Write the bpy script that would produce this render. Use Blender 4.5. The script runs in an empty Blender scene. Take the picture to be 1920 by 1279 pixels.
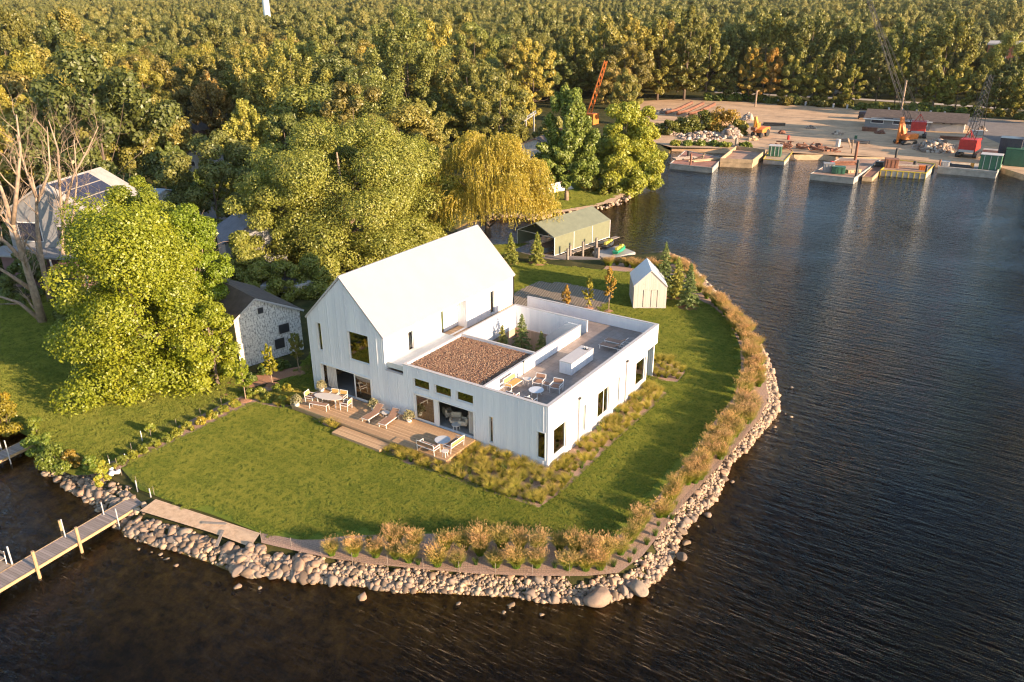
import bpy, math, random, numpy as np
from mathutils import Vector, Matrix
from mathutils.geometry import tessellate_polygon
random.seed(7)
RNG = np.random.default_rng(11)
SC = bpy.context.scene
COL = SC.collection
R = math.radians

# ---------------------------------------------------------------- camera
F = 1508.4; CAM = np.array([23.4775, -39.2011, 28.5055])
YAW, PITCH, ROLL = -0.5899, 0.4000, -0.0069
_f = np.array([math.sin(YAW)*math.cos(PITCH), math.cos(YAW)*math.cos(PITCH), -math.sin(PITCH)])
_r0 = np.array([math.cos(YAW), -math.sin(YAW), 0.0]); _u0 = np.cross(_r0, _f)
_r = _r0*math.cos(ROLL) + _u0*math.sin(ROLL); _u = -_r0*math.sin(ROLL) + _u0*math.cos(ROLL)
def ray(px, py): return _f + _r*(px-960)/F - _u*(py-639.5)/F
def g(px, py, z=0.0):
    "ground point seen at a photo pixel"
    d = ray(px, py); t = (z-CAM[2])/d[2]; p = CAM + t*d
    return (float(p[0]), float(p[1]), z)
_hf = np.array([math.sin(YAW), math.cos(YAW), 0.0])
def hv(b, px, py):
    "point above the ground spot b, in the upright plane through b that faces the drone"
    b = np.array(b, float); d = ray(px, py); t = ((b-CAM) @ _hf)/(d @ _hf); p = CAM + t*d
    return (float(p[0]), float(p[1]), float(p[2]))
def proj(P):
    d = np.array(P, float)-CAM; w = d @ _f
    return 960+F*(d @ _r)/w, 639.5-F*(d @ _u)/w, w
cd = bpy.data.cameras.new('camera'); cam = bpy.data.objects.new('camera', cd); COL.objects.link(cam)
cd.sensor_width = 36; cd.lens = F/1920*36; cd.clip_start = 0.5; cd.clip_end = 20000
m = Matrix(((_r[0], _u[0], -_f[0], CAM[0]), (_r[1], _u[1], -_f[1], CAM[1]), (_r[2], _u[2], -_f[2], CAM[2]), (0, 0, 0, 1)))
cam.matrix_world = m; SC.camera = cam

# ---------------------------------------------------------------- light
EL, AZ = R(14), R(0.6)
sd = np.array([math.cos(EL)*math.cos(AZ), math.cos(EL)*math.sin(AZ), math.sin(EL)])
sl = bpy.data.lights.new('sun', 'SUN'); sl.energy = 5.0; sl.angle = R(0.5); sl.color = (1.0, 0.74, 0.50)
so = bpy.data.objects.new('sun', sl); COL.objects.link(so)
so.rotation_euler = Vector(tuple(sd)).to_track_quat('Z', 'Y').to_euler(); so.location = (60, -6, 40)
W = bpy.data.worlds.new('World'); SC.world = W; W.use_nodes = True
nt = W.node_tree; bg = nt.nodes['Background']
sky = nt.nodes.new('ShaderNodeTexSky'); sky.sky_type = 'NISHITA'; sky.sun_disc = False
sky.sun_elevation = EL; sky.sun_rotation = R(90); sky.altitude = 300; sky.air_density = 1.0; sky.dust_density = 0.5; sky.ozone_density = 1.0
nt.links.new(sky.outputs[0], bg.inputs[0]); bg.inputs[1].default_value = 0.125
SC.view_settings.view_transform = 'Standard'; SC.view_settings.look = 'None'; SC.view_settings.gamma = 1
SC.view_settings.exposure = 1.55
cy = SC.cycles
cy.use_denoising = True
try:
    cy.denoiser = 'OPENIMAGEDENOISE'; cy.denoising_input_passes = 'RGB_ALBEDO_NORMAL'; cy.denoising_prefilter = 'FAST'
except Exception: pass
cy.pixel_filter_type = 'BLACKMAN_HARRIS'; cy.filter_width = 1.2
cy.max_bounces = 7; cy.diffuse_bounces = 3; cy.glossy_bounces = 3; cy.transmission_bounces = 4; cy.transparent_max_bounces = 8
cy.sample_clamp_indirect = 4; cy.caustics_reflective = False; cy.caustics_refractive = False

# ---------------------------------------------------------------- materials
class N:
    "tiny node helper"
    def __init__(s, name):
        s.m = bpy.data.materials.new(name); s.m.use_nodes = True; s.t = s.m.node_tree
        s.b = s.t.nodes['Principled BSDF']; s.out = s.t.nodes['Material Output']
    def n(s, typ, ins=None, **kw):
        x = s.t.nodes.new(typ)
        for k, v in kw.items(): setattr(x, k, v)
        for k, v in (ins or {}).items():
            if isinstance(v, bpy.types.NodeSocket): s.t.links.new(v, x.inputs[k])
            else: x.inputs[k].default_value = v
        return x
    def link(s, a, b): s.t.links.new(a, b)
    def ramp(s, fac, stops, interp='LINEAR'):
        x = s.t.nodes.new('ShaderNodeValToRGB'); x.color_ramp.interpolation = interp
        e = x.color_ramp.elements
        while len(e) < len(stops): e.new(0.5)
        for i, (p, c) in enumerate(stops): e[i].position = p; e[i].color = (c[0], c[1], c[2], 1)
        s.t.links.new(fac, x.inputs[0]); return x.outputs[0]
    def mix(s, a, b, f, mode='MIX'):
        x = s.t.nodes.new('ShaderNodeMix'); x.data_type = 'RGBA'; x.blend_type = mode
        for i, v in ((0, f), (6, a), (7, b)):
            if isinstance(v, bpy.types.NodeSocket): s.t.links.new(v, x.inputs[i])
            else: x.inputs[i].default_value = v if i == 0 else (*v[:3], 1)
        return x.outputs[2]
    def co(s, kind='Object'): return s.n('ShaderNodeTexCoord').outputs[kind]
    def pos(s): return s.n('ShaderNodeNewGeometry').outputs['Position']
    def noise(s, vec, scale, detail=4, rough=0.6, out='Fac'):
        return s.n('ShaderNodeTexNoise', {'Vector': vec, 'Scale': scale, 'Detail': detail, 'Roughness': rough}).outputs[out]
    def mapv(s, vec, scale=(1, 1, 1), rot=(0, 0, 0)):
        return s.n('ShaderNodeMapping', {'Vector': vec, 'Scale': scale, 'Rotation': rot}).outputs[0]
    def math(s, op, a, b=0.0):
        x = s.t.nodes.new('ShaderNodeMath'); x.operation = op
        for i, v in ((0, a), (1, b)):
            if isinstance(v, bpy.types.NodeSocket): s.t.links.new(v, x.inputs[i])
            else: x.inputs[i].default_value = v
        return x.outputs[0]
    def bump(s, h, strength, dist=0.02):
        x = s.n('ShaderNodeBump', {'Height': h, 'Strength': strength, 'Distance': dist}); s.link(x.outputs[0], s.b.inputs['Normal']); return x
    def set(s, col=None, rough=None, metal=None, spec=None):
        if col is not None:
            if isinstance(col, bpy.types.NodeSocket): s.link(col, s.b.inputs['Base Color'])
            else: s.b.inputs['Base Color'].default_value = (*col[:3], 1)
        if rough is not None: s.b.inputs['Roughness'].default_value = rough
        if metal is not None: s.b.inputs['Metallic'].default_value = metal
        if spec is not None: s.b.inputs['Specular IOR Level'].default_value = spec
        return s
def simple(name, col, rough=0.6, var=0.12, vs=3.0, metal=0.0, bump=0.0, bs=30.0, bd=0.01, spec=0.5, coord='Object'):
    k = N(name); v = k.co(coord)
    f = k.noise(v, vs, 5, 0.65)
    lo = tuple(c*(1-var) for c in col); hi = tuple(min(1, c*(1+var)) for c in col)
    k.set(k.ramp(f, [(0.3, lo), (0.7, hi)]), rough, metal, spec)
    if bump: k.bump(k.noise(v, bs, 3), bump, bd)
    return k.m
M = {}
def leafmat(name, c1, c2, c3, trans=0.3, zr=None, rand=True):
    "foliage: object random picks the hue, noise varies leaf clumps; part of the light passes through the leaf"
    k = N(name); oi = k.n('ShaderNodeObjectInfo')
    p = k.pos(); nz = k.noise(p, 0.45, 3, 0.6); n2 = k.noise(p, 3.0, 2, 0.5)
    f = k.math('ADD', k.math('MULTIPLY', nz, 0.7), k.math('MULTIPLY', n2, 0.5))
    if rand: f = k.math('ADD', f, k.math('MULTIPLY', k.math('SUBTRACT', oi.outputs['Random'], 0.5), 0.35))
    col = k.ramp(f, [(0.32, c1), (0.6, c2), (0.85, c3)])
    col = k.mix(col, oi.outputs['Color'], 1.0, 'MULTIPLY')
    k.t.nodes.remove(k.b)
    d = k.n('ShaderNodeBsdfDiffuse', {'Color': col}); t = k.n('ShaderNodeBsdfTranslucent', {'Color': col})
    gl = k.n('ShaderNodeBsdfGlossy', {'Roughness': 0.45, 'Color': (0.9, 0.9, 0.8, 1)})
    a = k.n('ShaderNodeMixShader', {0: trans}); k.link(d.outputs[0], a.inputs[1]); k.link(t.outputs[0], a.inputs[2])
    b = k.n('ShaderNodeMixShader', {0: 0.035}); k.link(a.outputs[0], b.inputs[1]); k.link(gl.outputs[0], b.inputs[2])
    k.link(b.outputs[0], k.out.inputs[0]); return k.m
def blademat(name, base, mid, tip, h, trans=0.3, vary=0.5):
    "grass blades: green at the root, dry or flowering at the tip (object height)"
    k = N(name); z = k.n('ShaderNodeSeparateXYZ', {0: k.co()}).outputs[2]
    oi = k.n('ShaderNodeObjectInfo')
    nz = k.math('ADD', k.math('MULTIPLY', k.noise(k.pos(), 5.0, 4, .7), .55), k.math('MULTIPLY', k.noise(k.pos(), 0.5, 4, .65), .45))
    f = k.math('ADD', k.math('DIVIDE', z, h), k.math('MULTIPLY', k.math('SUBTRACT', nz, 0.5), vary))
    col = k.ramp(f, [(0.05, base), (0.5, mid), (0.9, tip)])
    col = k.mix(col, oi.outputs['Color'], 1.0, 'MULTIPLY')
    k.t.nodes.remove(k.b)
    d = k.n('ShaderNodeBsdfDiffuse', {'Color': col}); t = k.n('ShaderNodeBsdfTranslucent', {'Color': col})
    a = k.n('ShaderNodeMixShader', {0: trans}); k.link(d.outputs[0], a.inputs[1]); k.link(t.outputs[0], a.inputs[2])
    k.link(a.outputs[0], k.out.inputs[0]); return k.m

# foliage
M['leaf_maple'] = leafmat('leaf_maple', (0.16, 0.20, 0.012), (0.27, 0.30, 0.02), (0.38, 0.37, 0.03), 0.4, rand=False)
M['leaf_ash'] = leafmat('leaf_ash', (0.15, 0.175, 0.03), (0.26, 0.27, 0.045), (0.36, 0.32, 0.065), 0.35, rand=False)
M['leaf_wood'] = leafmat('leaf_wood', (0.095, 0.108, 0.03), (0.195, 0.192, 0.046), (0.31, 0.265, 0.07), 0.3)
M['leaf_willow'] = leafmat('leaf_willow', (0.26, 0.23, 0.03), (0.44, 0.35, 0.045), (0.56, 0.40, 0.07), 0.4, rand=False)
M['leaf_spruce'] = leafmat('leaf_spruce', (0.07, 0.10, 0.04), (0.13, 0.16, 0.05), (0.20, 0.20, 0.07), 0.15)
M['leaf_amber'] = leafmat('leaf_amber', (0.36, 0.30, 0.035), (0.50, 0.37, 0.05), (0.56, 0.34, 0.07), 0.4)
M['leaf_shrub'] = leafmat('leaf_shrub', (0.06, 0.08, 0.015), (0.13, 0.14, 0.025), (0.22, 0.17, 0.03), 0.3)
M['blade_reed'] = blademat('blade_reed', (0.15, 0.25, 0.03), (0.33, 0.32, 0.06), (0.52, 0.32, 0.145), 1.5)
M['blade_bed'] = blademat('blade_bed', (0.14, 0.19, 0.03), (0.34, 0.31, 0.05), (0.52, 0.38, 0.10), 0.6)
M['blade_lawn'] = blademat('blade_lawn', (0.14, 0.19, 0.035), (0.255, 0.30, 0.055), (0.38, 0.38, 0.08), 0.07, 0.42, 1.9)
M['blade_sedge'] = blademat('blade_sedge', (0.07, 0.13, 0.03), (0.12, 0.19, 0.04), (0.20, 0.22, 0.06), 0.4)
M['bark'] = simple('bark', (0.14, 0.10, 0.075), 0.9, 0.35, 4, bump=0.6, bs=14, bd=0.03)
M['bark_pale'] = simple('bark_pale', (0.30, 0.215, 0.15), 0.85, 0.35, 3, bump=0.4, bs=14, bd=0.02)

# built things
def cladding():
    k = N('white_ribbed_metal'); v = k.co(); s = k.n('ShaderNodeSeparateXYZ', {0: v})
    u = k.math('ADD', s.outputs[0], s.outputs[1])
    w = k.math('ABSOLUTE', k.math('SINE', k.math('MULTIPLY', u, math.pi/0.19)))
    w = k.math('POWER', w, 6.0)
    st = k.noise(k.mapv(v, (2.2, 2.2, 0.12)), 1.0, 4, 0.7)
    pn = k.n('ShaderNodeTexWhiteNoise', {'W': k.math('FLOOR', k.math('DIVIDE', u, 0.95))}, noise_dimensions='1D').outputs[0]
    st = k.math('ADD', k.math('MULTIPLY', st, .8), k.math('MULTIPLY', pn, .25))
    k.set(k.ramp(st, [(0.3, (0.66, 0.66, 0.69)), (0.75, (0.79, 0.785, 0.79))]), 0.42, 0.0, 0.5)
    k.bump(w, 0.9, 0.02); return k.m
M['clad'] = cladding()
M['white'] = simple('white_painted_metal', (0.70, 0.68, 0.66), 0.45, 0.04)
M['trim'] = simple('warm_white_coping', (0.46, 0.42, 0.40), 0.5, 0.05)
def roofmat():
    k = N('white_metal_roof'); v = k.co()
    f = k.noise(v, 0.5, 4, 0.7)
    k.set(k.ramp(f, [(0.3, (0.265, 0.26, 0.29)), (0.7, (0.29, 0.285, 0.315))]), 0.5)
    k.bump(k.noise(v, 6, 2), 0.05, 0.01); return k.m
M['roof'] = roofmat()
M['steel_roof'] = simple('galvanised_roof', (0.55, 0.58, 0.63), 0.4, 0.05, metal=0.2)
def glassmat(name, tint, refl=1.0):
    k = N(name); k.t.nodes.remove(k.b)
    fr = k.n('ShaderNodeFresnel', {'IOR': 2.3})
    a = k.n('ShaderNodeBsdfTransparent', {'Color': (*tint, 1)}); b = k.n('ShaderNodeBsdfGlossy', {'Roughness': 0.02, 'Color': (0.95, 1.0, 0.95, 1)})
    mx = k.n('ShaderNodeMixShader', {0: fr.outputs[0]}); k.link(a.outputs[0], mx.inputs[1]); k.link(b.outputs[0], mx.inputs[2])
    k.link(mx.outputs[0], k.out.inputs[0]); return k.m
M['glass'] = glassmat('window_glass', (0.55, 0.62, 0.48))
def planks(name, c1, c2, along='X', w=0.14, rough=0.7):
    k = N(name); v = k.co(); s = k.n('ShaderNodeSeparateXYZ', {0: v})
    a, b = (s.outputs[1], s.outputs[0]) if along == 'X' else (s.outputs[0], s.outputs[1])
    q = k.math('DIVIDE', a, w); fl = k.math('FLOOR', q); fr = k.math('FRACT', q)
    rn = k.n('ShaderNodeTexWhiteNoise', {'W': fl}, noise_dimensions='1D').outputs[0]
    gr = k.noise(k.mapv(v, (1.2, 9, 1) if along == 'X' else (9, 1.2, 1)), 2.0, 4, 0.65)
    f = k.math('ADD', k.math('MULTIPLY', rn, 0.55), k.math('MULTIPLY', gr, 0.6))
    col = k.ramp(f, [(0.2, c1), (0.9, c2)])
    gap = k.math('LESS_THAN', k.math('ABSOLUTE', k.math('SUBTRACT', fr, 0.5)), 0.455)
    col = k.mix(tuple(c*0.3 for c in c1), col, gap)
    k.set(col, rough); k.bump(gap, 0.5, 0.006); return k.m
M['deck'] = planks('terrace_boards', (0.36, 0.215, 0.115), (0.56, 0.365, 0.205), 'X', 0.14)
def tiles():
    k = N('roof_deck_tiles'); v = k.co()
    br = k.n('ShaderNodeTexBrick', {'Vector': v, 'Color1': (0.20, 0.155, 0.13, 1), 'Color2': (0.28, 0.215, 0.18, 1), 'Mortar': (0.12, 0.10, 0.09, 1), 'Scale': 1.0, 'Mortar Size': 0.012, 'Brick Width': 0.6, 'Row Height': 0.6}, offset=0.0)
    f = k.noise(v, 1.6, 5, 0.7)
    k.set(k.mix(br.outputs[0], (0.34, 0.28, 0.25), k.ramp(f, [(0.45, (0, 0, 0)), (0.75, (0.6, 0.6, 0.6))])), 0.55); return k.m
M['tiles'] = tiles()
M['dockwood'] = planks('weathered_dock_boards', (0.20, 0.155, 0.13), (0.34, 0.27, 0.235), 'Y', 0.15)
M['dockwood2'] = planks('grey_dock_boards', (0.17, 0.14, 0.125), (0.30, 0.25, 0.22), 'X', 0.2)
M['tanwood'] = simple('tan_timber', (0.38, 0.25, 0.13), 0.75, 0.2, 6)
M['greywood'] = simple('grey_timber', (0.26, 0.21, 0.17), 0.85, 0.25, 6)
M['cedar'] = planks('cedar_cladding', (0.34, 0.24, 0.17), (0.46, 0.34, 0.25), 'Y', 0.12)
def shedwood():
    k = N('shed_slats'); v = k.co(); s = k.n('ShaderNodeSeparateXYZ', {0: v}); u = k.math('ADD', s.outputs[0], s.outputs[1])
    q = k.math('DIVIDE', u, 0.09); fr = k.math('FRACT', q)
    rn = k.n('ShaderNodeTexWhiteNoise', {'W': k.math('FLOOR', q)}, noise_dimensions='1D').outputs[0]
    col = k.ramp(rn, [(0, (0.44, 0.385, 0.335)), (1, (0.54, 0.475, 0.42))])
    gap = k.math('LESS_THAN', fr, 0.84)
    k.set(k.mix((0.36, 0.29, 0.23), col, gap), 0.7); k.bump(gap, 0.6, 0.01); return k.m
M['slats'] = shedwood()
M['sling'] = simple('terracotta_sling', (0.30, 0.165, 0.105), 0.8, 0.1, 8)
M['sling_sunlit'] = simple('sunlit_sling', (0.55, 0.33, 0.10), 0.8, 0.06, 8)  # lit copy of the terracotta sling, the sun's yellow glow put into its colour
M['frame'] = simple('white_tube', (0.74, 0.70, 0.66), 0.4, 0.02)
M['tabletop'] = simple('cream_tabletop', (0.60, 0.53, 0.47), 0.5, 0.04)
M['blue_top'] = simple('pale_tabletop', (0.52, 0.54, 0.57), 0.35, 0.03)
M['pot'] = simple('white_pot', (0.74, 0.70, 0.66), 0.55, 0.04)
M['dark'] = simple('dark_metal', (0.03, 0.03, 0.032), 0.5, 0.2)
M['rubber'] = simple('rubber', (0.02, 0.02, 0.02), 0.85, 0.2)
M['curtain'] = simple('linen_curtain', (0.62, 0.55, 0.48), 0.9, 0.05)
M['floor_in'] = simple('stone_floor', (0.26, 0.25, 0.24), 0.5, 0.1)
M['wall_in'] = simple('plaster', (0.60, 0.58, 0.53), 0.9, 0.05)
M['wood_in'] = simple('panel_wood', (0.36, 0.23, 0.13), 0.6, 0.12, 3)
M['fur'] = simple('sheepskin', (0.60, 0.47, 0.34), 0.95, 0.2, 9, bump=0.7, bs=30, bd=0.03)
M['bed_linen'] = simple('bed_linen', (0.45, 0.52, 0.47), 0.9, 0.06)
M['green_canvas'] = simple('green_canvas', (0.14, 0.145, 0.085), 0.75, 0.10, 1.2)
M['green_canvas_roof'] = simple('green_canvas_roof', (0.16, 0.17, 0.115), 0.75, 0.12, 1.2)
M['galv'] = simple('galvanised_post', (0.50, 0.50, 0.50), 0.4, 0.08, metal=0.3)
M['brick'] = simple('red_brick', (0.34, 0.11, 0.06), 0.9, 0.15, 0.6)
M['red'] = simple('red_paint', (0.45, 0.025, 0.02), 0.5, 0.15, 2)
M['orange'] = simple('orange_paint', (0.60, 0.17, 0.03), 0.5, 0.15, 2)
M['amber'] = simple('yellow_orange_paint', (0.62, 0.27, 0.04), 0.5, 0.15, 2)
M['yellow'] = simple('yellow_paint', (0.60, 0.42, 0.03), 0.5, 0.15, 2)
M['green'] = simple('green_paint', (0.03, 0.11, 0.06), 0.5, 0.15, 2)
M['jetgreen'] = simple('jet_green', (0.02, 0.26, 0.13), 0.3, 0.05)
M['jetyellow'] = simple('jet_yellow', (0.45, 0.38, 0.05), 0.3, 0.05)
M['teal'] = simple('teal_cloth', (0.03, 0.28, 0.30), 0.8, 0.1)
M['rust'] = simple('rusty_steel', (0.20, 0.085, 0.05), 0.85, 0.4, 1.2, bump=0.3, bs=8)
M['barge_deck'] = simple('barge_deck_rust', (0.30, 0.13, 0.085), 0.85, 0.35, 0.6)
M['barge_tan'] = simple('barge_deck_tan', (0.34, 0.20, 0.13), 0.85, 0.35, 0.6)
M['barge_side'] = simple('barge_side_pale', (0.34, 0.31, 0.27), 0.75, 0.3, 0.8)
M['barge_wood'] = simple('barge_wood', (0.38, 0.27, 0.16), 0.85, 0.3, 1.0)
M['concrete'] = simple('concrete', (0.34, 0.31, 0.28), 0.85, 0.15, 1.0)
M['shingle'] = simple('brown_shingles', (0.10, 0.072, 0.058), 0.9, 0.3, 1.5, bump=0.4, bs=10)
M['shingle_blue'] = simple('blue_grey_shingles', (0.13, 0.14, 0.17), 0.85, 0.2, 1.5, bump=0.4, bs=10)
M['shingle_plum'] = simple('plum_shingles', (0.10, 0.07, 0.08), 0.85, 0.2, 1.5)
M['house_grey'] = simple('grey_siding', (0.24, 0.235, 0.235), 0.7, 0.08, 2)
M['house_white'] = simple('white_siding', (0.46, 0.43, 0.40), 0.7, 0.08, 2)
M['plum'] = simple('plum_siding', (0.16, 0.09, 0.095), 0.8, 0.1, 2)
M['solar'] = simple('solar_panels', (0.03, 0.03, 0.05), 0.3, 0.2, 1)
def peeling():
    k = N('peeling_white_paint'); v = k.co()
    st = k.noise(k.mapv(v, (5, 5, 1.8)), 1.7, 6, 0.75)
    n = k.ramp(st, [(0.47, (0.72, 0.68, 0.62)), (0.54, (0.45, 0.41, 0.37)), (0.60, (0.18, 0.16, 0.14))])
    s = k.n('ShaderNodeSeparateXYZ', {0: v}); fr = k.math('FRACT', k.math('DIVIDE', s.outputs[2], 0.22))
    gap = k.math('LESS_THAN', fr, 0.88)
    k.set(k.mix((0.42, 0.39, 0.36), n, gap), 0.85); return k.m
M['peel'] = peeling()
M['rock'] = None
def rockmat():
    k = N('shore_stone'); oi = k.n('ShaderNodeObjectInfo'); geo = k.n('ShaderNodeNewGeometry')
    f = k.math('ADD', k.math('MULTIPLY', geo.outputs['Random Per Island'], 0.8), k.math('MULTIPLY', oi.outputs['Random'], 0.4))
    base = k.ramp(k.math('FRACT', f), [(0.0, (0.12, 0.085, 0.06)), (0.3, (0.31, 0.21, 0.135)), (0.55, (0.46, 0.335, 0.22)), (0.8, (0.18, 0.145, 0.12)), (1.0, (0.36, 0.225, 0.14))])
    nz = k.noise(k.pos(), 5.0, 5, 0.7)
    col = k.mix(base, (0.13, 0.10, 0.08), k.ramp(nz, [(0.52, (0, 0, 0)), (0.75, (0.7, 0.7, 0.7))]))
    z = k.n('ShaderNodeSeparateXYZ', {0: k.pos()}).outputs[2]      # algae on what the lake keeps wet
    wet = k.ramp(k.math('ADD', z, 1.0), [(0.0, (1, 1, 1)), (0.2, (0, 0, 0))])
    col = k.mix(col, (0.26, 0.17, 0.065), k.math('MULTIPLY', wet, 0.8))
    k.set(col, 0.85); k.bump(nz, 0.5, 0.03); return k.m
M['rock'] = rockmat()
M['pebble'] = None
def pebblemat():
    k = N('roof_pebbles'); geo = k.n('ShaderNodeNewGeometry')
    k.set(k.ramp(geo.outputs['Random Per Island'], [(0.0, (0.12, 0.06, 0.038)), (0.35, (0.28, 0.145, 0.088)), (0.7, (0.42, 0.245, 0.15)), (1.0, (0.60, 0.44, 0.30))]), 0.85); return k.m
M['pebble'] = pebblemat()
def soil(name, c1, c2, c3, s=9.0, b=0.7):
    k = N(name); v = k.pos(); f = k.noise(v, s, 6, 0.75); f2 = k.noise(v, 0.6, 3)
    col = k.ramp(f, [(0.35, c1), (0.52, c2), (0.7, c3)]); col = k.mix(col, c1, k.math('MULTIPLY', f2, 0.5))
    k.set(col, 0.95); k.bump(f, b, 0.06); return k.m
M['mulch'] = soil('wood_mulch', (0.24, 0.14, 0.10), (0.42, 0.27, 0.19), (0.58, 0.40, 0.29), 12)
M['mulch_red'] = soil('red_mulch', (0.24, 0.11, 0.06), (0.42, 0.21, 0.12), (0.55, 0.32, 0.19), 12)
M['sand'] = soil('beach_sand', (0.46, 0.29, 0.17), (0.62, 0.42, 0.26), (0.70, 0.50, 0.33), 2.2, 0.9)
M['dirt'] = soil('yard_dirt', (0.22, 0.125, 0.075), (0.38, 0.225, 0.13), (0.48, 0.30, 0.18), 0.22, 0.3)
def dirtmat():
    k = N('yard_dirt'); v = k.pos(); f = k.noise(v, .22, 6, .75); t = k.noise(k.mapv(v, (.10, 1.6, 1), (0, 0, R(-14))), .55, 5, .7); t2 = k.noise(k.mapv(v, (.12, 1.9, 1), (0, 0, R(22))), .5, 4, .7); d = k.noise(v, 1.4, 5, .8)
    h = k.math('ADD', k.math('ADD', k.math('MULTIPLY', f, .4), k.math('MULTIPLY', t, .3)), k.math('ADD', k.math('MULTIPLY', t2, .2), k.math('MULTIPLY', d, .12)))
    k.set(k.ramp(h, [(.36, (.20, .125, .075)), (.45, (.36, .225, .125)), (.53, (.50, .32, .18)), (.64, (.56, .38, .22))]), .95); k.bump(h, .3, .06); return k.m
M['dirt'] = dirtmat()
M['asphalt'] = soil('asphalt', (0.13, 0.11, 0.10), (0.18, 0.15, 0.135), (0.23, 0.19, 0.165), .4, 0.2)
M['road_pale'] = soil('pale_road', (0.36, 0.30, 0.25), (0.42, 0.35, 0.29), (0.46, 0.39, 0.33), 1.0, 0.2)
def turf(name, c1, c2, c3):
    k = N(name); v = k.pos(); f = k.noise(v, 11.0, 6, 0.8); f2 = k.noise(v, 0.35, 5, 0.7)
    ff = k.math('ADD', k.math('MULTIPLY', f, 0.6), k.math('MULTIPLY', f2, 0.4))
    k.set(k.ramp(ff, [(0.35, c1), (0.5, c2), (0.65, c3)]), 0.95, spec=0.1); k.bump(f, 0.9, 0.08); return k.m
M['turf'] = turf('lawn_turf', (0.085, 0.12, 0.018), (0.14, 0.175, 0.024), (0.20, 0.22, 0.035))
M['turf_dry'] = turf('rough_turf', (0.09, 0.11, 0.018), (0.16, 0.17, 0.026), (0.25, 0.22, 0.04))
def groundmat():
    k = N('ground_soil'); v = k.pos(); z = k.n('ShaderNodeSeparateXYZ', {0: v}).outputs[2]
    f = k.noise(v, 0.5, 6, 0.7); f3 = k.noise(v, 1.1, 6, 0.8)
    land = k.ramp(f, [(0.35, (0.035, 0.042, 0.014)), (0.55, (0.07, 0.065, 0.022)), (0.7, (0.12, 0.095, 0.04))])
    # silt, drowned stones and waterweed on the lake bed; weed takes over as it deepens
    bed = k.ramp(f3, [(0.38, (0.16, 0.10, 0.04)), (0.5, (0.42, 0.26, 0.09)), (0.66, (0.72, 0.50, 0.20))])
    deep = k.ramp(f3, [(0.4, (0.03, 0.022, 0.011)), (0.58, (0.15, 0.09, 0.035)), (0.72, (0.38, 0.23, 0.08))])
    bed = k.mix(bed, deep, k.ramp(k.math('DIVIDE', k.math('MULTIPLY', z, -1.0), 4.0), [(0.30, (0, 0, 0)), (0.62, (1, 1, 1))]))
    bed = k.mix(bed, (0.008, 0.006, 0.003), k.ramp(k.math('DIVIDE', k.math('MULTIPLY', z, -1.0), 8.0), [(0.36, (0, 0, 0)), (0.6, (1, 1, 1))]))  # deepest bed blackened in place of light lost in murky water
    uw = k.ramp(k.math('ADD', z, 1.0), [(0.0, (1, 1, 1)), (0.25, (0, 0, 0))])
    k.set(k.mix(land, bed, uw), 0.95, spec=0.1); k.bump(f3, 0.5, 0.15); return k.m
M['ground'] = groundmat()
def pavers():
    k = N('grid_pavers'); v = k.pos(); s = k.mapv(v, (1, 1, 1), (0, 0, R(10)))
    ch = k.n('ShaderNodeTexBrick', {'Vector': s, 'Color1': (0.36, 0.25, 0.19, 1), 'Color2': (0.44, 0.32, 0.25, 1), 'Mortar': (0.12, 0.10, 0.06, 1), 'Scale': 1.0, 'Mortar Size': 0.07, 'Brick Width': 0.3, 'Row Height': 0.3})
    k.set(ch.outputs[0], 0.85); k.bump(ch.outputs[1], -0.5, 0.03); return k.m
M['pavers'] = pavers()
def watermat():
    k = N('lake_water'); k.t.nodes.remove(k.b); v = k.pos()
    def wave(rot, sx, sy, sc, det=3):
        return k.noise(k.mapv(v, (sx, sy, 1), (0, 0, rot)), sc, det, 0.55)
    w1 = wave(R(-160), 0.35, 2.0, 0.9, 5); w2 = wave(R(-148), 0.6, 2.4, 2.6, 4); w3 = wave(R(-174), 0.45, 2.4, 1.6, 3)
    h = k.math('ADD', k.math('ADD', k.math('MULTIPLY', w1, 0.9), k.math('MULTIPLY', w2, 0.35)), k.math('MULTIPLY', w3, 0.6))
    gust = k.ramp(k.noise(v, 0.035, 3), [(0.35, (0.25, 0.25, 0.25)), (0.65, (1, 1, 1))])
    bm = k.n('ShaderNodeBump', {'Height': h, 'Strength': gust, 'Distance': 0.28})
    fr = k.n('ShaderNodeFresnel', {'IOR': 1.30, 'Normal': bm.outputs[0]})
    gl = k.n('ShaderNodeBsdfGlossy', {'Roughness': 0.09, 'Color': (0.80, 0.87, 0.95, 1), 'Normal': bm.outputs[0]})
    tr = k.n('ShaderNodeBsdfTransparent', {'Color': (0.80, 0.60, 0.36, 1)})
    mk = k.n('ShaderNodeBsdfDiffuse', {'Color': (0.006, 0.004, 0.002, 1)})
    a = k.n('ShaderNodeMixShader', {0: 0.15}); k.link(tr.outputs[0], a.inputs[1]); k.link(mk.outputs[0], a.inputs[2])
    fc = k.math('MINIMUM', k.math('MULTIPLY', k.math('POWER', fr.outputs[0], 1.4), 1.75), 1.0)
    b = k.n('ShaderNodeMixShader', {0: fc}); k.link(a.outputs[0], b.inputs[1]); k.link(gl.outputs[0], b.inputs[2])
    k.link(b.outputs[0], k.out.inputs[0]); return k.m
M['water'] = watermat()

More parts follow.
